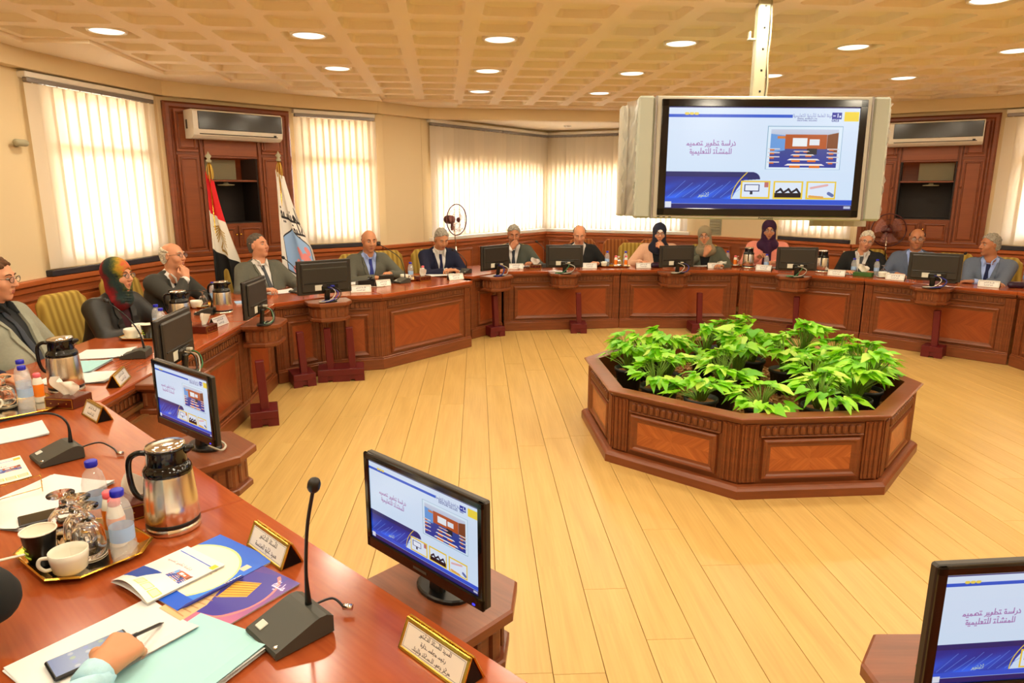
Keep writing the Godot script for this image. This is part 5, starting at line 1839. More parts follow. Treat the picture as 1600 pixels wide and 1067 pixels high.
# every setting of a person is in local axes: +z is where the chair faces, the seat is at 0.45
func person(c: Dictionary):
	var o := thing("person", c.label, "person", v3(c.at[0], 0, c.at[1]), deg_to_rad(c.turn))
	var sc: float = c.get("scale", 1.0)
	o.scale = v3(sc, sc, sc)
	var fat: float = c.get("fat", 1.0)
	var U := Transform3D(Basis.from_euler(v3(deg_to_rad(c.get("lean", 8.0)), deg_to_rad(c.get("twist", 0.0)), deg_to_rad(c.get("tip", 0.0)))), v3(0, 0.53, c.get("fore", 0.0)))
	var fine: float = c.get("cell", 0.014)
	# trunk
	var tr := [["c", U * v3(-0.08, 0.02, 0), U * v3(0.08, 0.02, 0), 0.135, 0.135, 0.08], ["c", U * v3(-0.07, 0.17, 0.03 * fat), U * v3(0.07, 0.17, 0.03 * fat), 0.132 * fat, 0.132 * fat, 0.08],
		["c", U * v3(-0.095, 0.33, 0.0), U * v3(0.095, 0.33, 0.0), 0.122, 0.122, 0.07], ["c", U * v3(-0.145, 0.445, -0.015), U * v3(0.145, 0.445, -0.015), 0.066, 0.068, 0.06], ["c", U * v3(-0.05, 0.50, -0.02), U * v3(0.05, 0.50, -0.02), 0.045, 0.045, 0.06]]
	# head frame: on the neck
	var hd: Array = c.get("head", [0, 0, 0])
	var neck := U * v3(0, 0.535, -0.005)
	var H := Transform3D(Basis.from_euler(v3(deg_to_rad(hd[1]), deg_to_rad(hd[0]), deg_to_rad(hd[2]))), Vector3.ZERO)
	H.origin = neck + H.basis * v3(0, 0.135, 0.03)
	var skin: Material = M[c.get("skin", "skin_tan")]
	# arms: shoulder, elbow, wrist
	var sleeves := []
	var body := mb(false)
	var cuffs := mb(false)
	for s in [1, -1]:   # +x is the person's left
		var hnd: Dictionary = c["left"] if s > 0 else c["right"]
		var S := U * v3(s * 0.190, 0.435, -0.015)
		var W := v3(hnd.at[0], hnd.at[1], hnd.at[2])
		var l1 := 0.295; var l2 := 0.265
		var d := W - S
		if d.length() > l1 + l2 - 0.01:
			d = d.normalized() * (l1 + l2 - 0.01)
			W = S + d
		var dl := d.length()
		var ca := clampf((l1 * l1 + dl * dl - l2 * l2) / (2 * l1 * dl), -1, 1)
		var po: Array = hnd.get("elbow", [s * 0.8, -0.7, -0.4])
		var pole := v3(po[0], po[1], po[2])
		pole = (pole - d.normalized() * pole.dot(d.normalized())).normalized()
		var E := S + d.normalized() * l1 * ca + pole * l1 * sqrt(1 - ca * ca)
		var thick: float = c.get("arm", 1.0)
		sleeves.append(["c", S, E, 0.070 * thick, 0.054 * thick, 0.045])
		var cuff := E.lerp(W, 0.90)
		sleeves.append(["c", E, cuff, 0.054 * thick, 0.043 * thick, 0.03])
		# cuff and hand
		var f := (W - E).normalized()
		if not c.has("hijab"):
			tube(cuffs, [cuff - f * 0.02, E.lerp(W, 0.965)], [0.034, 0.035], 14)
		var aim: Array = hnd.get("aim", [])
		var fz := v3(aim[0], aim[1], aim[2]).normalized() if aim else f
		var bk: Array = hnd.get("back", [0, 1, 0])
		var by := v3(bk[0], bk[1], bk[2])
		by = (by - fz * by.dot(fz)).normalized()
		var hb := Basis(by.cross(fz), by, fz)
		var side := -1.0 if s > 0 else 1.0
		nets(body, hand_bones(side, hnd.get("curl", 0.3), hnd.get("spread", 1.0), hnd.get("thumb", 0.0)), c.get("hand_cell", 0.0048), Transform3D(hb, W))
	nets(body, head_bones(0, c.get("wide", 1.0), c.get("jaw", 1.0)), c.get("head_cell", 0.0055), H)
	obj("body", body, skin, o)
	# legs
	var legs := []
	for s in [1, -1]:
		legs += [["c", v3(s * 0.09, 0.52, 0.0), v3(s * 0.12, 0.52, 0.42), 0.085, 0.062, 0.05], ["c", v3(s * 0.12, 0.52, 0.42), v3(s * 0.12, 0.10, 0.40), 0.060, 0.045, 0.03], ["c", v3(s * 0.12, 0.05, 0.37), v3(s * 0.13, 0.042, 0.55), 0.045, 0.040, 0.03]]
	legs.append(["c", v3(-0.08, 0.53, 0.0), v3(0.08, 0.53, 0.0), 0.095, 0.095, 0.05])
	var lg := mb(false)
	nets(lg, legs, 0.028)
	obj("trousers", lg, M[c.get("trousers", "cloth_black")], o)
	# jacket with an open V, lapels raised
	var Ui := U.affine_inverse()
	var vb: float = c.get("v_low", 0.16); var vw: float = c.get("v_wide", 0.085)
	var lap: float = c.get("lapel", 0.040)
	var carve := func(v: float, p: Vector3) -> float:
		var q: Vector3 = Ui * p
		if q.z < -0.01 or q.y < vb - 0.05 or q.y > 0.60: return v
		var w := vw * clampf((q.y - vb) / (0.50 - vb), 0.0, 1.15)
		var ax := absf(q.x)
		return maxf(v, minf(w - ax, q.z + 0.01))
	var jk := mb(false)
	nets(jk, tr + sleeves, fine, Transform3D(), carve)
	obj(c.get("coat_name", "jacket"), jk, M[c.coat], o)
	if lap > 0.0: lapels(o, U, tr, vb, vw, lap, M[c.coat])
	# shirt under it, collar
	var under := []
	for b in tr:
		var d: Array = b.duplicate()
		d[3] = d[3] - 0.011
		d[4] = d[4] - 0.011
		under.append(d)
	var sh := mb(false)
	nets(sh, under, fine)
	if not c.has("hijab"):
		var cf := Transform3D(U.basis * Basis.from_euler(v3(0.25, 0, 0)), U * v3(0, 0.505, -0.012))
		lathe(sh, cf, [Vector2(0.080, -0.012), Vector2(0.072, 0.012), Vector2(0.066, 0.036), Vector2(0.061, 0.037), Vector2(0.060, 0.0)], 20, 1.0, 1.0)
		for s in [-1, 1]:   # collar points
			var p0 := U * v3(s * 0.008, 0.505, 0.075)
			tube(sh, [U * v3(s * 0.060, 0.535, 0.030), U * v3(s * 0.035, 0.505, 0.072), U * v3(s * 0.036, 0.452, 0.108)], [0.012, 0.020, 0.006], 8, 0.35, U.basis.z)
		sh.append_from(mesh_of(cuffs), 0, Transform3D())
	obj("shirt", sh, M[c.get("shirt", "cloth_white")], o)
	if c.has("tie"):
		var pts := []; var rr := []
		for k in 9:
			var y := lerpf(0.492, 0.12, k / 8.0)
			var z := 0.22
			while z > 0.02 and field_at(under, U * v3(0, y, z)) > 0.004: z -= 0.004
			pts.append(U * v3(0, y, z + 0.004))
			rr.append([0.019, 0.021, 0.015, 0.020, 0.024, 0.027, 0.030, 0.033, 0.030][k])
		var ti := mb(false)
		tube(ti, pts, rr, 8, 0.28, U.basis.x)
		obj("tie", ti, M[c.tie], o)
	face(o, H, c)

# turned-back lapels and front buttons, laid on the jacket's surface
func lapels(o: Node3D, U: Transform3D, tr: Array, vb: float, vw: float, lap: float, m: Material):
	var n := 12
	for s in [-1, 1]:
		var inner := []; var outer := []
		for k in n + 1:
			var t := float(k) / n
			var y := lerpf(vb, 0.492, t)
			var w := vw * clampf((y - vb) / (0.50 - vb), 0.0, 1.15)
			var prof := lerpf(0.25, 1.15, minf(t / 0.66, 1.0))
			if t > 0.70: prof = 0.62
			if t > 0.78: prof = lerpf(0.95, 0.45, (t - 0.78) / 0.22)
			for q in 2:
				var x: float = s * (w - 0.003 + (lap * prof if q else 0.0))
				var z := 0.26
				while z > -0.02 and field_at(tr, U * v3(x, y, z)) > 0.0: z -= 0.004
				(outer if q else inner).append(U * v3(x, y, z + (0.014 if q else 0.007)))
		var st := mb()
		var back := U.basis * v3(0, 0, -0.012)
		for k in n:
			out4(st, inner[k], outer[k], outer[k + 1], inner[k + 1], U * v3(0, 0.2, -0.5))
			out4(st, outer[k], outer[k] + back, outer[k + 1] + back, outer[k + 1], U * v3(0, 0.35, 0.05))
			out4(st, inner[k], inner[k] + back * 1.5, inner[k + 1] + back * 1.5, inner[k + 1], U * v3(s * 0.4, 0.35, 0.0))
		obj("lapel", st, m, o)
	for k in 2:
		var y := vb - 0.01 - 0.09 * k
		var z := 0.26
		while z > -0.02 and field_at(tr, U * v3(0, y, z)) > 0.0: z -= 0.004
		var bt := mb(false)
		ball(bt, U * v3(0.0, y, z + 0.002), v3(0.010, 0.010, 0.004), U.basis, 10, 4)
		obj("button", bt, M["black_plastic"], o)

func face(o: Node3D, H: Transform3D, c: Dictionary):
	var wide: float = c.get("wide", 1.0)
	var shut: bool = c.get("eyes_shut", false)
	for s in [-1, 1]:
		var st := mb(false)
		ball(st, H * v3(s * 0.031, 0.010, 0.0735), v3(0.0125, 0.0085 if not shut else 0.004, 0.0115), H.basis, 10, 6)
		var e := obj("eye", st, M["eye_white"], o)
		st = mb(false)
		var look: float = c.get("look", 0.0) * 0.005
		ball(st, H * v3(s * 0.031 + look, 0.009, 0.0815), v3(0.0055, 0.0058 if not shut else 0.002, 0.0035), H.basis, 8, 6)
		obj("iris", st, M["eye_dark"], e)
		st = mb(false)
		tube(st, curve([H * v3(s * 0.013, 0.030, 0.089), H * v3(s * 0.032, 0.037, 0.086), H * v3(s * 0.050, 0.029, 0.072)], 4), [0.002, 0.003, 0.0036, 0.004, 0.0038, 0.0034, 0.003, 0.0022, 0.0015], 6)
		obj("eyebrow", st, M[c.get("brow", "hair_grey")], o)
	var lp := mb(false)
	var sm: float = c.get("smile", 0.0) * 0.004
	tube(lp, curve([H * v3(-0.024, -0.061 + sm, 0.079), H * v3(-0.009, -0.057, 0.0885), H * v3(0.0, -0.059, 0.089), H * v3(0.009, -0.057, 0.0885), H * v3(0.024, -0.061 + sm, 0.079)], 3), 0.0035, 6)
	tube(lp, curve([H * v3(-0.020, -0.063 + sm, 0.080), H * v3(0.0, -0.069, 0.0875), H * v3(0.020, -0.063 + sm, 0.080)], 4), 0.0040, 6)
	obj("lips", lp, M["lip"], o)
	# hair
	var hair: String = c.get("hair", "none")
	if hair != "none":
		var top := [["e", v3(0, 0.034, -0.017), v3(0.076 * wide + 0.007, 0.101, 0.101), 0.01], ["e", v3(0, -0.03, -0.035), v3(0.074 * wide, 0.07, 0.075), 0.02]]
		top.append(["h", v3(0, -0.55, 0.835), 0.006 if hair == "full" else 0.0])
		top.append(["h", v3(0, -0.95, -0.3), 0.072])
		top.append(["-e", v3(0, -0.045, 0.055), v3(0.10, 0.055, 0.06), 0.004])
		for s in [-1, 1]: top.append(["-e", v3(s * 0.085 * wide, -0.012, -0.002), v3(0.02, 0.034, 0.022), 0.004])
		for s in [-1, 1]: top.append(["-e", v3(s * 0.080 * wide, 0.012, 0.052), v3(0.030, 0.055, 0.048), 0.012])
		if hair == "fringe": top.append(["h", v3(0, 0.93, 0.36), 0.046])
		if hair == "thin": top[0][2] -= v3(0.003, 0.004, 0.003)
		if hair == "thin": top.append(["h", v3(0, 0.45, 0.89), 0.085])
		if hair == "shaved": top = [["e", v3(0, 0.02, -0.026), v3(0.076 * wide + 0.003, 0.085, 0.094), 0.01], ["h", v3(0, 0.93, 0.36), 0.032], ["h", v3(0, -1, 0), 0.05], ["h", v3(0, 0, 1), 0.02]]
		var st := mb(false)
		var hn := noise(5, 38.0, 3)
		nets(st, top, c.get("head_cell", 0.0055) * 0.9, H, func(v: float, p: Vector3) -> float: return v + 0.011 * hn.get_noise_3d(p.x, p.y * 0.6, p.z * 0.5))
		obj("hair", st, M[c.get("hair_color", "hair_grey")], o)
	if c.has("moustache"):
		var st := mb(false)
		tube(st, curve([H * v3(-0.030, -0.058, 0.072), H * v3(-0.012, -0.045, 0.092), H * v3(0.012, -0.045, 0.092), H * v3(0.030, -0.058, 0.072)], 4), 0.006, 6)
		obj("moustache", st, M[c.moustache], o)
	if c.get("glasses", "") != "":
		var g := mb(false)
		for s in [-1, 1]:
			var ring := []
			for k in 17: ring.append(H * v3(s * 0.033 + cos(TAU * k / 16) * 0.023, 0.008 + sin(TAU * k / 16) * 0.017, 0.102 - absf(cos(TAU * k / 16) * 0.004)))
			tube(g, ring, 0.0018, 5)
			tube(g, [H * v3(s * 0.055, 0.012, 0.099), H * v3(s * 0.076 * wide, 0.012, 0.07), H * v3(s * 0.080 * wide, 0.008, -0.005)], 0.0017, 5)
		tube(g, [H * v3(-0.010, 0.013, 0.105), H * v3(0, 0.016, 0.107), H * v3(0.010, 0.013, 0.105)], 0.0018, 5)
		var go := obj("glasses", g, M[c.glasses], o)
		for s in [-1, 1]:
			var st := mb()
			var pts := []
			for k in 14: pts.append(H * v3(s * 0.033 + cos(TAU * k / 14) * 0.022, 0.008 + sin(TAU * k / 14) * 0.016, 0.102))
			for k in 14: tri(st, H * v3(s * 0.033, 0.008, 0.102), pts[k], pts[(k + 1) % 14])
			obj("lens", st, M["lens"], go)
	if c.has("hijab"):
		# headscarf: a shell round head, neck and shoulders, open at the face
		var hb := [["e", v3(0, 0.034, -0.020), v3(0.092 * wide, 0.108, 0.112), 0.03], ["e", v3(0, -0.06, 0.0), v3(0.082, 0.08, 0.088), 0.04], ["c", v3(0, -0.10, -0.01), v3(0, -0.17, -0.005), 0.080, 0.095, 0.05],
			["c", v3(-0.07, -0.205, -0.01), v3(0.07, -0.205, -0.01), 0.075, 0.075, 0.05], ["e", v3(0.0, -0.215, 0.045), v3(0.075, 0.06, 0.045), 0.05]]
		if c.get("scarf_tail", false): hb.append(["c", v3(0.0, -0.20, 0.095), v3(-0.01, -0.42, 0.125), 0.045, 0.055, 0.04])
		hb.append(["-e", v3(0, -0.018, 0.105), v3(0.054, 0.084, 0.060), 0.008])
		for k in 5:   # folds
			hb.append(["-c", v3(-0.10 + 0.015 * k, -0.10 - 0.022 * k, 0.072), v3(0.10 - 0.01 * k, -0.118 - 0.022 * k, 0.085 + 0.006 * k), 0.005, 0.005, 0.012])
		if c.hijab == "scarf_colours":
			hb.remove_at(4)
			hb.remove_at(3)
		var st := mb(false)
		nets(st, hb, 0.006, H)
		var sm2: Mesh = mesh_of(st)
		if c.hijab == "scarf_colours": sm2 = dyed(sm2, H.affine_inverse())
		obj("headscarf", sm2, M[c.hijab], o)
		if c.has("band"):
			st = mb(false)
			nets(st, [["e", v3(0, 0.030, -0.012), v3(0.080, 0.098, 0.104), 0.01], ["h", v3(0, -0.5, 0.1), -0.005], ["h", v3(0, 0, -1), -0.02]], 0.006, H)
			obj("under_scarf", st, M[c.band], o)

# the dye of the patterned scarf: bands of colour running from the face to the back of the head
func dyed(m: Mesh, inv: Transform3D) -> ArrayMesh:
	var a := m.surface_get_arrays(0)
	var v: PackedVector3Array = a[Mesh.ARRAY_VERTEX]
	var cols := PackedColorArray()
	var n := noise(3, 14.0, 3); var n2 := noise(8, 60.0, 2)
	var stops := [Color(0.72, 0.30, 0.20), Color(0.66, 0.50, 0.10), Color(0.36, 0.36, 0.10), Color(0.08, 0.15, 0.16), Color(0.10, 0.20, 0.18), Color(0.42, 0.05, 0.09), Color(0.55, 0.06, 0.10)]
	for p in v:
		var q := inv * p
		var t := clampf(0.62 - q.z * 5.2 - q.y * 2.2 + 0.16 * n.get_noise_3d(q.x, q.y, q.z) + 0.10 * n2.get_noise_3d(q.x, q.y * 3.0, q.z), 0, 0.999) * (stops.size() - 1)
		cols.append(((stops[int(t)] as Color).lerp(stops[int(t) + 1], t - int(t))).srgb_to_linear())
	a[Mesh.ARRAY_COLOR] = cols
	var out := ArrayMesh.new()
	out.add_surface_from_arrays(Mesh.PRIMITIVE_TRIANGLES, a)
	return out

func chair_proto(fabric: String, label: String) -> Node3D:
	var o := thing("armchair", label, "chair", Vector3.ZERO, 0, "upholstered conference chairs")
	var st := mb(false)
	nets(st, [["c", v3(-0.19, 0.42, -0.17), v3(0.19, 0.42, -0.17), 0.05, 0.05, 0.04], ["c", v3(-0.19, 0.42, 0.22), v3(0.19, 0.42, 0.22), 0.05, 0.05, 0.04], ["e", v3(0, 0.42, 0.02), v3(0.27, 0.055, 0.27), 0.05]], 0.02)
	obj("seat", st, M[fabric], o)
	st = mb(false)
	var bk := []
	for k in 13:
		var y := 0.48 + 0.040 * k
		var w := 0.21 - 0.0035 * k - (0.035 if k == 12 else 0.0)
		bk.append(["c", v3(-w, y, -0.23 - 0.009 * k), v3(w, y, -0.23 - 0.009 * k), 0.042, 0.042, 0.02])
	nets(st, bk, 0.016)
	obj("backrest", st, M[fabric], o)
	for s in [-1, 1]:
		st = mb(false)
		tube(st, curve([v3(s * 0.27, 0.66, -0.24), v3(s * 0.28, 0.67, 0.0), v3(s * 0.28, 0.65, 0.17), v3(s * 0.275, 0.55, 0.21), v3(s * 0.265, 0.40, 0.20)], 5), 0.018, 8)
		obj("armrest", st, M["frame_wood"], o)
		for z in [-0.24, 0.20]:
			st = mb(false)
			tube(st, [v3(s * 0.25, 0.42, z * 0.95), v3(s * 0.255, 0.0, z * 1.1)], [0.024, 0.017], 8)
			obj("leg", st, M["frame_wood"], o)
	return o

func hand(x: float, y: float, z: float, more := {}) -> Dictionary:
	var d := {"at": [x, y, z]}
	d.merge(more)
	return d

func build_chairs_and_people():
	for k in [["cloth_black", Color(0.035, 0.035, 0.04)], ["cloth_white", Color(0.86, 0.85, 0.83)], ["grey_suit", Color(0.35, 0.35, 0.305)], ["charcoal_suit", Color(0.215, 0.215, 0.195)], ["light_grey_suit", Color(0.55, 0.555, 0.49)], ["green_grey_suit", Color(0.28, 0.295, 0.255)], ["navy_suit", Color(0.055, 0.075, 0.19)],
		["black_suit", Color(0.075, 0.075, 0.07)], ["blue_grey_suit", Color(0.33, 0.37, 0.45)], ["slate_suit", Color(0.37, 0.41, 0.48)], ["leather_coat", Color(0.085, 0.085, 0.07)], ["plum_knit", Color(0.22, 0.05, 0.10)], ["beige_coat", Color(0.84, 0.66, 0.54)], ["pink_coat", Color(0.90, 0.56, 0.48)], ["olive_coat", Color(0.33, 0.34, 0.28)],
		["navy_scarf", Color(0.10, 0.115, 0.19)], ["beige_scarf", Color(0.56, 0.51, 0.40)], ["purple_scarf", Color(0.20, 0.05, 0.21)], ["blue_shirt", Color(0.62, 0.70, 0.90)], ["dark_shirt", Color(0.11, 0.125, 0.135)], ["blue_tie", Color(0.16, 0.21, 0.52)], ["dark_tie", Color(0.09, 0.10, 0.15)], ["grey_tie", Color(0.26, 0.28, 0.30)], ["dark_blue_tie", Color(0.07, 0.10, 0.26)],
		["striped_tie", Color(0.20, 0.22, 0.26)], ["light_blue_shirt", Color(0.66, 0.82, 0.88)], ["black_dress", Color(0.05, 0.055, 0.065)]]:
		cloth(k[0], k[1], 0.05)
	M["leather_coat"].roughness = 0.5
	cloth("hair_grey", Color(0.34, 0.31, 0.27), 0.45)
	cloth("hair_white", Color(0.76, 0.73, 0.66), 0.45)
	cloth("hair_silver", Color(0.56, 0.54, 0.49), 0.45)
	cloth("hair_brown", Color(0.33, 0.21, 0.11), 0.45)
	cloth("hair_dark", Color(0.12, 0.095, 0.08), 0.45)
	mat("stubble", Color(0.48, 0.33, 0.24), 0.8)
	mat("gunmetal", Color(0.3, 0.29, 0.28), 0.3, 0.8)
	mat("tortoise", Color(0.06, 0.04, 0.03), 0.25)
	var chin := {"curl": 0.75, "thumb": 0.6}
	var people := [
		# left side of the ring
		{"label": "man at far left in light grey jacket with dark-rimmed glasses, seen from the side", "at": [-3.03, -3.96], "scale": 1.04, "turn": 92, "lean": -8, "fore": 0.05, "fat": 1.12, "head": [8, 6, 0], "coat": "light_grey_suit", "shirt": "dark_shirt", "tie": "striped_tie", "v_low": 0.03, "v_wide": 0.11, "hair": "full", "hair_color": "hair_brown", "brow": "hair_brown", "glasses": "tortoise", "skin": "skin_light", "cell": 0.013, "head_cell": 0.0045,
			"left": hand(0.16, 0.63, 0.30, {"elbow": [0.9, -0.5, -0.4]}), "right": hand(-0.20, 0.62, 0.30)},
		{"label": "woman in dark coat and colourful red, green and yellow headscarf", "at": [-3.02, -4.96], "turn": 78, "scale": 0.965, "lean": 16, "fore": 0.0, "fat": 1.25, "arm": 1.15, "head": [4, 2, 0], "coat": "leather_coat", "coat_name": "coat", "shirt": "plum_knit", "v_low": 0.06, "v_wide": 0.075, "lapel": 0.055, "hijab": "scarf_colours", "glasses": "tortoise", "skin": "skin_light", "brow": "hair_brown", "cell": 0.013, "head_cell": 0.0045,
			"left": hand(0.16, 0.80, 0.48, {"curl": 0.5}), "right": hand(-0.10, 0.80, 0.46, {"curl": 0.5, "elbow": [-0.9, -0.5, -0.2]})},
		{"label": "white-haired man in charcoal suit with glasses resting chin on his hand", "at": [-3.20, -6.03], "turn": 76, "lean": 19, "fore": 0.02, "tip": -4, "fat": 1.1, "arm": 1.1, "head": [6, -3, -4], "coat": "charcoal_suit", "tie": "dark_tie", "hair": "fringe", "hair_color": "hair_white", "brow": "hair_white", "glasses": "gunmetal", "skin": "skin_light", "cell": 0.013, "head_cell": 0.0045,
			"left": hand(0.22, 0.80, 0.52, {"curl": 0.5}), "right": hand(-0.01, 0.995, 0.37, {"curl": 0.8, "thumb": 0.8, "aim": [0.25, 0.85, -0.25], "back": [-0.2, 0.3, 0.9], "elbow": [-0.8, -0.8, 0.3]})},
		{"label": "smiling man in grey suit with dark grey tie looking up to the right", "at": [-2.57, -6.97], "turn": 50, "lean": -4, "fore": 0.02, "fat": 1.22, "arm": 1.1, "wide": 1.06, "head": [22, -8, 0], "coat": "grey_suit", "tie": "grey_tie", "hair": "thin", "hair_color": "hair_grey", "brow": "hair_grey", "smile": 1.0, "skin": "skin_light", "scale": 0.99, "v_low": 0.10, "head_cell": 0.005,
			"left": hand(0.20, 0.80, 0.40, {"curl": 0.6}), "right": hand(-0.20, 0.80, 0.38, {"curl": 0.6})},
		{"label": "bald man in grey suit and blue tie speaking into a microphone", "at": [-1.69, -7.88], "turn": 33, "lean": 12, "fore": 0.0, "fat": 1.05, "head": [-4, 10, 0], "coat": "grey_suit", "shirt": "blue_shirt", "tie": "blue_tie", "hair": "shaved", "hair_color": "stubble", "brow": "hair_dark", "skin": "skin_tan", "head_cell": 0.005,
			"left": hand(0.12, 0.83, 0.42, {"curl": 0.6, "aim": [-0.6, 0.15, 0.6], "elbow": [0.9, -0.5, -0.2]}), "right": hand(-0.05, 0.795, 0.40, {"curl": 0.35, "aim": [0.75, -0.05, 0.5], "elbow": [-0.9, -0.5, -0.2]})},
		{"label": "grey-haired man in navy suit looking down with folded hands", "at": [-0.95, -8.54], "turn": 26, "lean": 14, "fore": 0.0, "head": [2, 26, 0], "coat": "navy_suit", "tie": "dark_blue_tie", "hair": "full", "hair_color": "hair_silver", "brow": "hair_grey", "eyes_shut": true, "skin": "skin_tan",
			"left": hand(0.05, 0.80, 0.40, {"curl": 0.7, "aim": [-0.75, 0.1, 0.4], "elbow": [0.9, -0.5, -0.2]}), "right": hand(0.0, 0.80, 0.43, {"curl": 0.7, "aim": [0.75, 0.1, 0.4], "elbow": [-0.9, -0.5, -0.2]})},
		# far row
		{"label": "man in dark green-grey suit holding a fist to his mouth", "at": [0.02, -9.32], "turn": 0, "lean": 18, "fore": 0.0, "fat": 1.05, "head": [4, 14, 0], "coat": "green_grey_suit", "tie": "striped_tie", "hair": "full", "hair_color": "hair_silver", "brow": "hair_dark", "moustache": "hair_grey", "skin": "skin_brown",
			"left": hand(0.24, 0.805, 0.46, {"curl": 0.4}), "right": hand(-0.02, 1.0, 0.36, {"curl": 1.0, "thumb": 0.8, "aim": [0.5, 0.8, 0.0], "back": [-0.3, 0.2, 0.9], "elbow": [-0.9, -0.6, 0.2]})},
		{"label": "bald man in black suit reading with bowed head behind a monitor", "at": [0.90, -9.28], "turn": -3, "lean": 14, "fore": 0.0, "fat": 1.05, "head": [0, 22, 0], "coat": "black_suit", "tie": "dark_tie", "hair": "fringe", "hair_color": "hair_grey", "brow": "hair_grey", "eyes_shut": true, "skin": "skin_light",
			"left": hand(0.24, 0.80, 0.33, {"curl": 0.5}), "right": hand(-0.10, 0.80, 0.35, {"curl": 0.5})},
		{"label": "woman in beige coat and navy headscarf with white band and glasses", "at": [2.00, -9.42], "turn": -8, "lean": 16, "fore": 0.0, "fat": 1.15, "arm": 1.15, "head": [2, 8, 0], "coat": "beige_coat", "coat_name": "coat", "shirt": "black_dress", "v_low": -0.02, "v_wide": 0.10, "lapel": 0.05, "hijab": "navy_scarf", "band": "cloth_white", "glasses": "gunmetal", "brow": "hair_brown", "skin": "skin_light",
			"left": hand(0.06, 0.985, 0.36, {"curl": 0.7, "aim": [-0.7, 0.5, 0.0], "back": [0.1, 0.4, 0.9], "elbow": [0.9, -0.6, 0.2]}), "right": hand(-0.24, 0.80, 0.40, {"curl": 0.5})},
		{"label": "woman in olive coat and beige headscarf covering her mouth with her hand", "at": [2.61, -9.28], "scale": 0.97, "turn": -14, "lean": 14, "fore": 0.0, "fat": 1.1, "head": [-6, 6, 6], "coat": "olive_coat", "coat_name": "coat", "shirt": "black_dress", "v_low": 0.0, "v_wide": 0.085, "hijab": "beige_scarf", "glasses": "gunmetal", "brow": "hair_brown", "skin": "skin_tan",
			"left": hand(0.22, 0.80, 0.42, {"curl": 0.4}), "right": hand(0.0, 0.95, 0.34, {"curl": 0.7, "aim": [0.4, 0.8, 0.1], "back": [-0.2, 0.2, 0.9], "elbow": [-0.9, -0.6, 0.2]})},
		{"label": "woman in pink coat and deep purple headscarf with glasses", "at": [3.46, -9.30], "turn": -20, "lean": 8, "fore": 0.0, "fat": 1.15, "arm": 1.12, "head": [4, 6, 0], "coat": "pink_coat", "coat_name": "coat", "shirt": "plum_knit", "v_low": 0.05, "v_wide": 0.07, "lapel": 0.06, "hijab": "purple_scarf", "scarf_tail": true, "glasses": "gunmetal", "brow": "hair_dark", "skin": "skin_tan", "scale": 1.02,
			"left": hand(0.10, 0.80, 0.40, {"curl": 0.5, "aim": [-0.6, 0.1, 0.6]}), "right": hand(-0.10, 0.86, 0.38, {"curl": 0.6, "aim": [0.4, 0.4, 0.5]})},
		# right side
		{"label": "white-haired man in black suit tilting his head and reaching forward", "at": [4.40, -8.56], "scale": 0.96, "turn": -36, "lean": 12, "fore": 0.0, "fat": 1.12, "head": [14, 10, -10], "coat": "black_suit", "tie": "grey_tie", "hair": "full", "hair_color": "hair_white", "brow": "hair_white", "glasses": "gunmetal", "skin": "skin_light",
			"left": hand(0.18, 0.80, 0.40, {"curl": 0.5}), "right": hand(-0.10, 0.80, 0.46, {"curl": 0.3})},
		{"label": "balding man with glasses in blue-grey suit looking straight ahead", "at": [4.78, -8.12], "scale": 0.99, "turn": -34, "lean": 6, "fore": 0.0, "fat": 1.08, "head": [6, 4, 0], "coat": "blue_grey_suit", "shirt": "blue_shirt", "tie": "dark_blue_tie", "hair": "fringe", "hair_color": "hair_dark", "brow": "hair_dark", "glasses": "gunmetal", "skin": "skin_brown",
			"left": hand(0.12, 0.80, 0.42, {"curl": 0.5, "aim": [-0.6, 0.0, 0.6]}), "right": hand(-0.14, 0.80, 0.40, {"curl": 0.5, "aim": [0.6, 0.0, 0.6]})},
		{"label": "man at far right in slate suit turned to the left with crossed arms", "at": [5.30, -7.54], "turn": -48, "lean": 10, "fore": 0.0, "fat": 1.08, "arm": 1.08, "head": [-42, 2, 0], "coat": "slate_suit", "shirt": "blue_shirt", "tie": "dark_blue_tie", "hair": "full", "hair_color": "hair_silver", "brow": "hair_grey", "skin": "skin_brown", "scale": 0.97,
			"left": hand(-0.06, 0.80, 0.40, {"curl": 0.3, "aim": [-0.85, 0.0, 0.2], "elbow": [0.9, -0.4, 0.0]}), "right": hand(0.10, 0.80, 0.36, {"curl": 0.25, "aim": [0.85, 0.0, 0.3], "elbow": [-0.9, -0.4, 0.0]})},
		# beside and below the camera: mostly outside the photo
		{"label": "person in navy jacket at the left edge, only sleeve and hand in view", "at": [-3.0, -3.12], "turn": 110, "lean": 10, "coat": "navy_suit", "tie": "dark_tie", "hair": "full", "hair_color": "hair_grey", "skin": "skin_tan",
			"left": hand(0.13, 0.80, 0.44, {"curl": 0.45, "aim": [-0.5, 0.0, 0.8], "elbow": [0.9, -0.5, -0.2]}), "right": hand(-0.08, 0.81, 0.40, {"curl": 0.5, "aim": [0.7, 0.0, 0.5], "elbow": [-0.9, -0.5, -0.2]})},
		{"label": "person at the left edge, only two clasped hands over white paper in view", "at": [-2.16, -1.86], "turn": 128, "lean": 12, "coat": "charcoal_suit", "tie": "dark_tie", "hair": "full", "hair_color": "hair_dark", "skin": "skin_light", "hand_cell": 0.004,
			"left": hand(-0.24, 0.83, 0.40, {"curl": 0.75, "aim": [-0.65, 0.45, 0.45], "elbow": [0.9, -0.6, -0.2]}), "right": hand(-0.29, 0.83, 0.40, {"curl": 0.75, "aim": [0.65, 0.45, 0.45], "elbow": [-0.9, -0.6, -0.2]})},
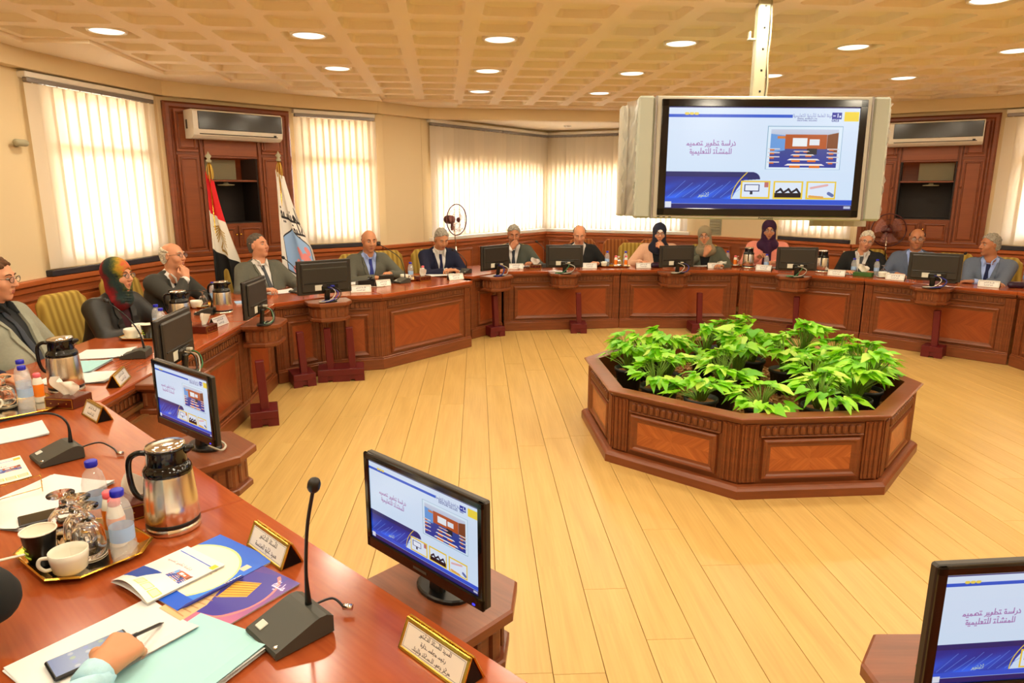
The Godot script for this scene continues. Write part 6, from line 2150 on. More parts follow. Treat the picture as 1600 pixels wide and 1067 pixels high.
		{"label": "person in black jacket at the left edge, only the resting elbow in view", "at": [-1.60, -1.315], "turn": 135, "lean": 12, "coat": "black_suit", "shirt": "light_blue_shirt", "hair": "full", "hair_color": "hair_dark", "skin": "skin_tan",
			"left": hand(0.18, 0.60, 0.30, {"curl": 0.5}), "right": hand(-0.10, 1.02, 0.24, {"curl": 0.8, "aim": [0.3, 0.9, -0.2], "back": [-0.3, 0.3, 0.9], "elbow": [-0.5, -0.4, 0.9]})},
		{"label": "person below the photo in light blue shirt, only the writing hand in view", "at": [-1.20, -0.86], "turn": 135, "lean": 12, "coat": "light_blue_shirt", "coat_name": "shirt_sleeves", "shirt": "light_blue_shirt", "lapel": 0.0, "hair": "full", "hair_color": "hair_dark", "skin": "skin_tan", "hand_cell": 0.0032,
			"left": hand(0.20, 0.60, 0.30, {"curl": 0.4}), "right": hand(-0.018, 0.805, 0.505, {"curl": 0.95, "thumb": 0.7, "aim": [0.63, -0.05, 0.77], "back": [-0.3, 0.9, 0.1]})},
	]
	chair0 = chair_proto("chair_yellow", "yellow striped armchair")
	var first := true
	var seat_names := ["under the man in light grey jacket at far left", "behind the woman in the colourful headscarf, its back showing", "under the thinking white-haired man", "behind the smiling man's shoulder", "under the bald speaker", "under the man in navy suit", "under the man with a fist at his mouth", "under the bald man behind the monitor", "beside the beige coat and navy headscarf", "under the woman in olive coat", "under the woman in pink coat", "under the white-haired man in black suit", "between the two men in blue-grey suits", "behind the man at far right in slate suit", "under the navy jacket at far left edge", "under the person with clasped hands", "under the black sleeve at the left edge", "under the person writing below the photo"]
	for k in people.size():
		var c: Dictionary = people[k]
		person(c)
		var t: float = deg_to_rad(c.turn)
		var p := v3(c.at[0], 0, c.at[1]) + v3(sin(t), 0, cos(t)) * -0.02
		var lb: String = "yellow striped upholstered armchair " + seat_names[k]
		if first:
			chair0.position = p
			chair0.rotation.y = t
			chair0.set_meta("label", lb)
			first = false
		else:
			dup(chair0, lb, p, t)
	dup(chair0, "empty yellow striped armchair between the bald speaker and the navy suit", v3(-1.42, 0, -8.32), deg_to_rad(30))
	dup(chair0, "empty yellow striped armchair left of the beige coat", v3(1.72, 0, -9.55), deg_to_rad(-5))
	dup(chair0, "empty yellow striped armchair between the two men at far right", v3(5.12, 0, -8.0), deg_to_rad(-42))
	var rust := chair_proto("chair_rust", "rust striped chair by the bay window behind the bald man")
	rust.position = v3(1.12, 0, -10.35)
	rust.rotation.y = 0.1
	dup(rust, "rust striped chair by the bay window, middle of the three", v3(1.62, 0, -10.30), 0.0)
	dup(rust, "rust striped chair by the bay window, behind the navy headscarf", v3(2.14, 0, -10.35), -0.2)
	var bag := thing("handbag", "black handbag on the chair behind the navy headscarf", "bag", v3(1.95, 0.47, -10.12), 0.3)
	var st := mb(false)
	nets(st, [["c", v3(-0.12, 0.12, 0), v3(0.12, 0.12, 0), 0.09, 0.09, 0.03], ["c", v3(-0.15, 0.05, 0), v3(0.15, 0.05, 0), 0.05, 0.05, 0.05], ["c", v3(-0.10, 0.30, -0.02), v3(0.10, 0.30, -0.02), 0.07, 0.07, 0.09]], 0.014)
	obj("bag_body", st, M["cloth_black"], bag)
	st = mb(false)
	tube(st, curve([v3(-0.10, 0.33, 0), v3(-0.06, 0.44, 0), v3(0.06, 0.44, 0), v3(0.10, 0.33, 0)], 5), 0.009, 6)
	obj("strap", st, M["cloth_black"], bag)

# ------------------------------------------------------------------ things on the tables
func keep(key: String, make: Callable) -> Mesh:
	if not things.has(key):
		var st: SurfaceTool = make.call()
		things[key] = mesh_of(st)
	return things[key]

func thermos(label: String, x: float, z: float, turn: float, s := 1.0):
	var o := thing("thermos_flask", label, "flask", v3(x, T, z), turn, "steel vacuum flasks")
	o.scale = v3(s, s, s)
	obj("body", keep("th_body", func() -> SurfaceTool:
		var st := mb(false)
		lathe(st, at(), [Vector2(0, 0), Vector2(0.072, 0), Vector2(0.076, 0.006), Vector2(0.076, 0.020), Vector2(0.0735, 0.022), Vector2(0.0735, 0.036), Vector2(0.076, 0.038), Vector2(0.0735, 0.09), Vector2(0.068, 0.170), Vector2(0.066, 0.180)], 32)
		return st), M["steel"], o)
	obj("bottom_band", keep("th_band", func() -> SurfaceTool:
		var st := mb(false)
		lathe(st, at(), [Vector2(0.0737, 0.0225), Vector2(0.0752, 0.024), Vector2(0.0752, 0.034), Vector2(0.0737, 0.0355)], 32)
		return st), M["black_plastic"], o)
	obj("shoulder", keep("th_sh", func() -> SurfaceTool:
		var st := mb(false)
		lathe(st, at(), [Vector2(0.066, 0.178), Vector2(0.068, 0.184), Vector2(0.066, 0.194), Vector2(0.060, 0.204), Vector2(0.056, 0.207), Vector2(0.055, 0.212), Vector2(0.054, 0.246), Vector2(0.056, 0.250), Vector2(0.055, 0.258), Vector2(0.0, 0.258)], 28)
		return st), M["black_gloss"], o)
	obj("lid", keep("th_lid", func() -> SurfaceTool:
		var st := mb(false)
		lathe(st, at(0, 0.256, 0, 0, 0, 0.05), [Vector2(0.053, 0), Vector2(0.056, 0.004), Vector2(0.053, 0.010), Vector2(0.03, 0.013), Vector2(0, 0.014)], 24)
		return st), M["chrome"], o)
	obj("spout", keep("th_sp", func() -> SurfaceTool:
		var st := mb(false)
		tube(st, [v3(0.035, 0.238, 0), v3(0.060, 0.247, 0), v3(0.078, 0.252, 0)], [0.018, 0.013, 0.007], 8, 0.7)
		return st), M["black_gloss"], o)
	obj("handle", keep("th_hd", func() -> SurfaceTool:
		var st := mb(false)
		tube(st, curve([v3(-0.052, 0.240, 0), v3(-0.075, 0.243, 0), v3(-0.098, 0.228, 0), v3(-0.104, 0.19, 0), v3(-0.100, 0.14, 0), v3(-0.088, 0.11, 0), v3(-0.070, 0.098, 0)], 5), 0.0085, 8, 0.75)
		return st), M["black_gloss"], o)

# gooseneck microphone; path holds world offsets of the neck from its root
func microphone(label: String, x: float, z: float, turn: float, path: Array, cable: Array = []):
	var o := thing("gooseneck_microphone", label, "microphone", v3(x, T, z), turn, "black gooseneck microphones")
	obj("base", keep("mic_base", func() -> SurfaceTool:
		var st := mb()
		var sec := PackedVector2Array([Vector2(-0.068, 0.004), Vector2(0.075, 0.004), Vector2(0.078, 0.014), Vector2(0.074, 0.020), Vector2(-0.018, 0.050), Vector2(-0.034, 0.054), Vector2(-0.052, 0.053), Vector2(-0.068, 0.044)])
		prism(st, sec, -0.068, 0.068, Transform3D(Basis(v3(0, 0, 1), v3(1, 0, 0), v3(0, 1, 0)), Vector3.ZERO))
		return st), M["grey_plastic"], o)
	obj("foot", keep("mic_foot", func() -> SurfaceTool:
		var st := mb()
		box(st, at(0, 0.003, 0.0), v3(0.128, 0.006, 0.135), 0.002)
		return st), M["black_plastic"], o)
	obj("key", keep("mic_key", func() -> SurfaceTool:
		var st := mb()
		box(st, at(-0.040, 0.0285, 0.052, 0, 0.316), v3(0.026, 0.004, 0.022), 0.0015)
		return st), M["light_label"], o)
	obj("logo_dot", keep("mic_dot", func() -> SurfaceTool:
		var st := mb(false)
		lathe(st, at(0.050, 0.0225, 0.066, 0, 0.316), [Vector2(0, 0.004), Vector2(0.005, 0.0035), Vector2(0.006, 0.001)], 10)
		return st), M["chrome"], o)
	var root := v3(0.0, 0.052, -0.045)
	var inv := o.basis.inverse()
	var pts := [root]
	for p in path: pts.append(root + inv * v3(p[0], p[1], p[2]))
	var c := curve(pts, 6)
	var st := mb(false)
	var rr := []
	for k in c.size(): rr.append(lerpf(0.0085, 0.0042, minf(1.0, k / 5.0)))
	tube(st, c, rr, 8)
	obj("gooseneck", st, M["black_plastic"], o)
	st = mb(false)
	var e: Vector3 = c[-1]; var d: Vector3 = (c[-1] - c[-3]).normalized()
	tube(st, [e - d * 0.004, e, e + d * 0.008, e + d * 0.018, e + d * 0.028, e + d * 0.033], [0.006, 0.011, 0.0145, 0.0150, 0.011, 0.003], 10)
	obj("microphone_head", st, M["black_plastic"], o)
	if cable:
		st = mb(false)
		var cp := []
		for p in cable: cp.append(inv * v3(p[0], p[1], p[2]))
		tube(st, curve(cp, 6), 0.0032, 6)
		obj("cable", st, M["black_plastic"], o)
		st = mb(false)
		tube(st, [cp[-1], cp[-1] + inv * v3(0.022, 0, 0.003)], 0.008, 8)
		obj("connector", st, M["chrome"], o)

func plate_texture(lines: Array) -> StandardMaterial3D:
	var im := Image.create(384, 128, false, Image.FORMAT_RGB8)
	im.fill(Color(0.90, 0.89, 0.86))
	for e in [[6, 6, 372, 2], [6, 120, 372, 2], [6, 6, 2, 116], [376, 6, 2, 116]]:
		im.fill_rect(Rect2i(e[0], e[1], e[2], e[3]), Color(0.35, 0.34, 0.33))
	var n := lines.size()
	for k in n:
		arabic(im, lines[k], 192, 128.0 * (k + 0.80) / (n + 0.25), 76.0 / (n + 0.5), Color(0.13, 0.13, 0.16), 1.6)
	var m := mat("plate_print_%d" % hash(lines), Color.WHITE, 0.35)
	m.albedo_texture = ImageTexture.create_from_image(im)
	return m

# tent-shaped nameplate, both faces lettered; its length lies along local x
func nameplate(label: String, x: float, z: float, turn: float, w: float, print_: Material, gold := true):
	var o := thing("nameplate", label, "nameplate", v3(x, T, z), turn, "nameplates on the tables")
	var h := 0.072; var a := 0.42
	for s in [1, -1]:
		var f := at(0, 0.0, 0, 0.0 if s > 0 else PI) * at(0, h / 2 * cos(a), h / 2 * sin(a) + 0.002, 0, -a)
		var st := mb()
		box(st, f, v3(w, h, 0.003), 0.001)
		obj("leaf_panel", st, M["brass"] if gold else M["black_plastic"], o)
		st = mb()
		for e in [-1, 1]:
			box(st, f * at(0, e * (h / 2 - 0.004), 0.002), v3(w, 0.008, 0.004), 0.0015)
			box(st, f * at(e * (w / 2 - 0.004), 0, 0.002), v3(0.008, h, 0.004), 0.0015)
		obj("rim", st, M["gold_foil"] if gold else M["paper_cream"], o)
		screen_face(o, f * at(0, -0.001, 0.0022), w - 0.018, h - 0.018, print_, "lettered_card")
	for e in [-1, 1]:
		var st2 := mb()
		var q := [v3(e * (w / 2 - 0.003), 0.002, h * sin(a) - 0.002), v3(e * (w / 2 - 0.003), 0.002, -h * sin(a) + 0.002), v3(e * (w / 2 - 0.003), h * cos(a) - 0.004, 0)]
		tri(st2, q[0], q[1], q[2])
		tri(st2, q[0], q[2], q[1])
		obj("end_cheek", st2, M["black_plastic"], o)

func tray(label: String, x: float, z: float, turn: float, w := 0.30, d := 0.36):
	var o := thing("serving_tray", label, "tray", v3(x, T, z), turn, "golden serving trays")
	var c := 0.06
	var poly := func(g: float) -> PackedVector2Array:
		var a := w / 2 + g; var b := d / 2 + g
		return PackedVector2Array([Vector2(-a + c, -b), Vector2(a - c, -b), Vector2(a, -b + c), Vector2(a, b - c), Vector2(a - c, b), Vector2(-a + c, b), Vector2(-a, b - c), Vector2(-a, -b + c)])
	var st := mb()
	prism(st, poly.call(-0.025), 0.001, 0.004)
	obj("well", st, M["chrome"], o)
	st = mb()
	var rims := [[-0.025, 0.004], [-0.012, 0.012], [-0.003, 0.019], [0.0, 0.020], [0.004, 0.018], [-0.02, 0.001]]
	for k in rims.size() - 1:
		var p: PackedVector2Array = poly.call(rims[k][0]); var q: PackedVector2Array = poly.call(rims[k + 1][0])
		for j in 8:
			var i := (j + 1) % 8
			quad(st, v3(p[j].x, rims[k][1], p[j].y), v3(q[j].x, rims[k + 1][1], q[j].y), v3(q[i].x, rims[k + 1][1], q[i].y), v3(p[i].x, rims[k][1], p[i].y))
	obj("golden_rim", st, M["brass"], o)

func bottle(label: String, x: float, z: float, y := 0.006, s := 1.0):
	var o := thing("water_bottle", label, "bottle", v3(x, T + y, z), rng.randf() * TAU, "small water bottles with blue caps")
	o.scale = v3(s, s, s)
	obj("bottle_shell", keep("bt_shell", func() -> SurfaceTool:
		var st := mb(false)
		lathe(st, at(), [Vector2(0, 0.004), Vector2(0.024, 0.0), Vector2(0.031, 0.006), Vector2(0.0315, 0.045), Vector2(0.029, 0.055), Vector2(0.029, 0.09), Vector2(0.0315, 0.10), Vector2(0.031, 0.125), Vector2(0.024, 0.155), Vector2(0.0135, 0.168), Vector2(0.013, 0.178)], 20)
		return st), M["clear_plastic"], o)
	obj("label", keep("bt_label", func() -> SurfaceTool:
		var st := mb(false)
		lathe(st, at(), [Vector2(0.0296, 0.054), Vector2(0.0298, 0.058), Vector2(0.0298, 0.088), Vector2(0.0296, 0.092)], 20)
		return st), M["blue_label"], o)
	obj("cap", keep("bt_cap", func() -> SurfaceTool:
		var st := mb(false)
		lathe(st, at(), [Vector2(0.0155, 0.174), Vector2(0.0165, 0.176), Vector2(0.0165, 0.190), Vector2(0.0145, 0.192), Vector2(0, 0.192)], 18)
		return st), M["blue_cap"], o)

func juice(label: String, x: float, z: float, y := 0.006):
	var o := thing("juice_bottle", label, "bottle", v3(x, T + y, z), rng.randf() * TAU, "small orange juice bottles")
	obj("bottle", keep("jb", func() -> SurfaceTool:
		var st := mb(false)
		lathe(st, at(), [Vector2(0, 0.0), Vector2(0.020, 0.0), Vector2(0.023, 0.005), Vector2(0.021, 0.05), Vector2(0.023, 0.085), Vector2(0.017, 0.115), Vector2(0.011, 0.125), Vector2(0, 0.125)], 16)
		return st), M["paper_cream"], o)
	obj("orange_print", keep("jl", func() -> SurfaceTool:
		var st := mb(false)
		lathe(st, at(), [Vector2(0.0222, 0.028), Vector2(0.0218, 0.05), Vector2(0.0236, 0.084), Vector2(0.0225, 0.088)], 16)
		return st), M["juice_orange"], o)
	obj("pink_cap", keep("jc", func() -> SurfaceTool:
		var st := mb(false)
		lathe(st, at(), [Vector2(0.0135, 0.120), Vector2(0.016, 0.122), Vector2(0.016, 0.138), Vector2(0.012, 0.142), Vector2(0, 0.142)], 14)
		return st), M["juice_pink"], o)

func tumbler(label: String, x: float, z: float, y := 0.006, s := 1.0):
	var o := thing("drinking_glass", label, "glass", v3(x, T + y, z), 0, "upturned drinking glasses")
	o.scale = v3(s, s, s)
	obj("bowl", keep("tm", func() -> SurfaceTool:
		var st := mb(false)
		lathe(st, at(), [Vector2(0, 0.080), Vector2(0.014, 0.078), Vector2(0.028, 0.064), Vector2(0.034, 0.03), Vector2(0.033, 0.0), Vector2(0.036, 0.0), Vector2(0.038, 0.03), Vector2(0.033, 0.066), Vector2(0.018, 0.085), Vector2(0.007, 0.092), Vector2(0.006, 0.112), Vector2(0.012, 0.118), Vector2(0.031, 0.122), Vector2(0.031, 0.125), Vector2(0, 0.126)], 20)
		return st), M["clear_glass"], o)
	obj("rim", keep("tr", func() -> SurfaceTool:
		var st := mb(false)
		var p := []
		for k in 21: p.append(v3(cos(TAU * k / 20) * 0.036, 0.001, sin(TAU * k / 20) * 0.036))
		tube(st, p, 0.0012, 5)
		return st), M["china"], o)

func mug(label: String, x: float, z: float, turn: float, y := 0.006, saucer := false):
	var o := thing("coffee_cup", label, "cup", v3(x, T + y, z), turn, "white coffee cups")
	obj("cup", keep("mg", func() -> SurfaceTool:
		var st := mb(false)
		lathe(st, at(), [Vector2(0, 0.002), Vector2(0.030, 0.0), Vector2(0.040, 0.010), Vector2(0.046, 0.045), Vector2(0.047, 0.062), Vector2(0.045, 0.063), Vector2(0.043, 0.045), Vector2(0.036, 0.012), Vector2(0, 0.008)], 24)
		return st), M["china"], o)
	obj("handle", keep("mh", func() -> SurfaceTool:
		var st := mb(false)
		tube(st, curve([v3(0.042, 0.050, 0), v3(0.062, 0.052, 0), v3(0.068, 0.035, 0), v3(0.056, 0.018, 0), v3(0.040, 0.018, 0)], 5), 0.005, 8)
		return st), M["china"], o)
	if saucer:
		obj("saucer", keep("ms", func() -> SurfaceTool:
			var st := mb(false)
			lathe(st, at(0, -0.004, 0), [Vector2(0, 0), Vector2(0.035, 0), Vector2(0.07, 0.012), Vector2(0.068, 0.014), Vector2(0.03, 0.004), Vector2(0, 0.004)], 24)
			return st), M["china"], o)

func paper_cup(label: String, x: float, z: float, y := 0.006):
	var o := thing("paper_cup", label, "cup", v3(x, T + y, z), -0.6, "black paper coffee cups")
	var st := mb(false)
	lathe(st, at(), [Vector2(0, 0.003), Vector2(0.030, 0.0), Vector2(0.042, 0.094)], 24)
	obj("cup_wall", st, M["black_plastic"], o)
	st = mb(false)
	var p := []
	for k in 25: p.append(v3(cos(TAU * k / 24) * 0.0425, 0.095, sin(TAU * k / 24) * 0.0425))
	tube(st, p, 0.0022, 6)
	lathe(st, at(), [Vector2(0.0415, 0.095), Vector2(0.0375, 0.070), Vector2(0.033, 0.066), Vector2(0, 0.064)], 24)
	obj("cream_inside", st, M["paper_cream"], o)
	st = mb(false)
	lathe(st, at(0.012, 0.066, -0.016), [Vector2(0.016, 0.0), Vector2(0.012, 0.0015), Vector2(0, 0.0018)], 16, 1.0, 0.6)
	obj("coffee_stain", st, M["coffee"], o)
	st = mb(false)
	for k in 3:
		tube(st, [v3(-0.016 + 0.004 * k, 0.028 + 0.014 * k, 0.0315 + 0.0018 * k), v3(0.0, 0.030 + 0.014 * k, 0.0345 + 0.0018 * k), v3(0.016 - 0.004 * k, 0.028 + 0.014 * k, 0.0315 + 0.0018 * k)], 0.003, 5)
	obj("lime_emblem", st, M["lime_print"], o)

func tissue_box(label: String, x: float, z: float, turn: float):
	var o := thing("tissue_box", label, "tissue box", v3(x, T, z), turn, "wooden tissue boxes")
	obj("box", keep("tb", func() -> SurfaceTool:
		var st := mb()
		box(st, at(0, 0.026, 0), v3(0.15, 0.052, 0.12), 0.003)
		return st), M["mahogany_box"], o)
	obj("inlay_frame", keep("ti", func() -> SurfaceTool:
		var st := mb()
		for s in [1, -1]:
			var f := at(0, 0.026, s * 0.0605, 0.0 if s > 0 else PI)
			moulding(st, f, 0.142, 0.044, [Vector2(0, 0), Vector2(0, 0.0012), Vector2(0.003, 0.0012), Vector2(0.003, 0)])
			for k in 3: box(st, f * at(-0.04 + 0.04 * k, 0, 0.001), v3(0.005, 0.005, 0.002), 0.001)
		return st), M["gold_foil"], o)
	obj("tissue", keep("tt", func() -> SurfaceTool:
		var st := mb(false)
		var f := func(u: float, v: float) -> Vector3:
			var w := lerpf(0.018, 0.060, sin(v * 2.4) * 0.9 + 0.1)
			return v3((u - 0.5) * 2 * w, 0.050 + v * 0.085 - 0.03 * (u - 0.35) * v, 0.022 * sin(u * 9.0 + v * 3.0) * (0.3 + v) + 0.03 * v * v)
		for i in 10:
			for j in 7:
				var a := i / 10.0; var b := (i + 1) / 10.0; var c := j / 7.0; var d := (j + 1) / 7.0
				quad(st, f.call(a, c), f.call(b, c), f.call(b, d), f.call(a, d))
		return st), M["tissue"], o)

# loose sheets: a stack of w x d, the top one turned or lifted a little
func sheets(label: String, x: float, z: float, turn: float, w: float, d: float, n := 3, m: Material = null, called := "paper_sheets", category := "paper", top: Material = null) -> Node3D:
	var o := thing(called, label, category, v3(x, T, z), turn)
	for k in n:
		var st := mb()
		var tw := 0.025 * sin(k * 2.3) * (1 if n > 1 else 0)
		var y0 := 0.0016 * k + 0.0004
		for i in 6:   # slightly curling sheet
			for s in [1, -1]:
				var u0 := i / 6.0 - 0.5; var u1 := (i + 1) / 6.0 - 0.5
				var h0 := y0 + 0.0014 * int(s > 0) + 0.010 * pow(maxf(u0, 0) * 2, 3) * (0.4 + 0.3 * k); var h1 := y0 + 0.0014 * int(s > 0) + 0.010 * pow(maxf(u1, 0) * 2, 3) * (0.4 + 0.3 * k)
				var b := Basis.from_euler(v3(0, tw, 0))
				var q := [b * v3(u0 * w, h0, d / 2), b * v3(u1 * w, h1, d / 2), b * v3(u1 * w, h1, -d / 2), b * v3(u0 * w, h0, -d / 2)]
				var uv := [Vector2(u0 + 0.5, 1), Vector2(u1 + 0.5, 1), Vector2(u1 + 0.5, 0), Vector2(u0 + 0.5, 0)]
				if s < 0:
					q = [q[3], q[2], q[1], q[0]]
					uv = [uv[3], uv[2], uv[1], uv[0]]
				quv(st, q, uv)
		obj("sheet", st, top if top and k == n - 1 else (m if m else M["paper"]), o)
	return o

func print_material(called: String, w: int, h: int, draw: Callable) -> StandardMaterial3D:
	var im := Image.create(w, h, false, Image.FORMAT_RGB8)
	im.fill(Color(0.93, 0.92, 0.88))
	draw.call(im)
	var m := mat(called, Color.WHITE, 0.3)
	m.albedo_texture = ImageTexture.create_from_image(im)
	return m

func booklet(called: String, label: String, x: float, z: float, turn: float, w: float, d: float, thick: float, y: float, cover: Material, edge: Material, category := "booklet"):
	var o := thing(called, label, category, v3(x, T + y, z), turn)
	var st := mb()
	box(st, at(0, thick / 2, 0), v3(w - 0.004, thick, d - 0.004), 0.001)
	obj("pages", st, edge, o)
	st = mb()
	quv(st, [v3(-w / 2, thick + 0.0008, d / 2), v3(w / 2, thick + 0.0008, d / 2), v3(w / 2, thick + 0.0008, -d / 2), v3(-w / 2, thick + 0.0008, -d / 2)], [Vector2(0, 1), Vector2(1, 1), Vector2(1, 0), Vector2(0, 0)])
	obj("cover", st, cover, o)
	return o

func phone(label: String, x: float, z: float, turn: float, y: float, lit: bool):
	var o := thing("mobile_phone", label, "phone", v3(x, T + y, z), turn)
	var st := mb()
	box(st, at(0, 0.0045, 0), v3(0.078, 0.009, 0.156), 0.003)
	obj("case", st, M["black_plastic"], o)
	var m: Material = M["black_gloss"]
	if lit:
		var im := Image.create(64, 128, false, Image.FORMAT_RGB8)
		ramp(im, Rect2i(0, 0, 64, 128), Color(0.62, 0.72, 0.80), Color(0.55, 0.66, 0.90))
		for k in 16: stroke(im, Vector2(8 + 16 * (k % 4), 14 + 26 * (k / 4)), Vector2(9 + 16 * (k % 4), 14 + 26 * (k / 4)), 9, [Color(0.85, 0.88, 0.95), Color(0.75, 0.85, 0.70), Color(0.55, 0.65, 0.95)][k % 3])
		m = screen_material("phone_screen_glow", ImageTexture.create_from_image(im), 0.5)
	screen_face(o, at(0, 0.0093, 0, 0, -PI / 2), 0.070, 0.146, m)

func pen(label: String, a: Vector3, b: Vector3, m: Material):
	var o := thing("pen", label, "pen", a)
	var st := mb(false)
	var d := b - a
	tube(st, [Vector3.ZERO, d * 0.06, d * 0.12, d * 0.98, d], [0.0008, 0.0022, 0.0042, 0.0042, 0.003], 8)
	obj("barrel", st, m, o)
	st = mb(false)
	tube(st, [d * 0.70 + v3(0, 0.005, 0), d * 0.97 + v3(0, 0.005, 0)], 0.0013, 5)
	obj("clip", st, M["chrome"], o)

func spectacles(label: String, x: float, z: float, turn: float):
	var o := thing("reading_glasses", label, "glasses", v3(x, T + 0.004, z), turn)
	var st := mb(false)
	for s in [-1, 1]:
		var p := []
		for k in 19: p.append(v3(s * 0.034 + cos(TAU * k / 18) * 0.025, 0.018 + sin(TAU * k / 18) * 0.017, 0.0))
		tube(st, p, 0.0012, 5)
		tube(st, [v3(s * 0.059, 0.024, 0), v3(s * 0.064, 0.022, -0.01), v3(s * 0.060, 0.012, -0.11), v3(s * 0.056, 0.0, -0.135)], 0.0012, 5)
	tube(st, [v3(-0.009, 0.02, 0), v3(0, 0.024, 0.002), v3(0.009, 0.02, 0)], 0.0012, 5)
	obj("frame", st, M["brass"], o)
	for s in [-1, 1]:
		st = mb()
		for k in 14: tri(st, v3(s * 0.034, 0.018, 0), v3(s * 0.034 + cos(TAU * k / 14) * 0.024, 0.018 + sin(TAU * k / 14) * 0.016, 0), v3(s * 0.034 + cos(TAU * (k + 1) / 14) * 0.024, 0.018 + sin(TAU * (k + 1) / 14) * 0.016, 0))
		obj("lens", st, M["lens"], o)

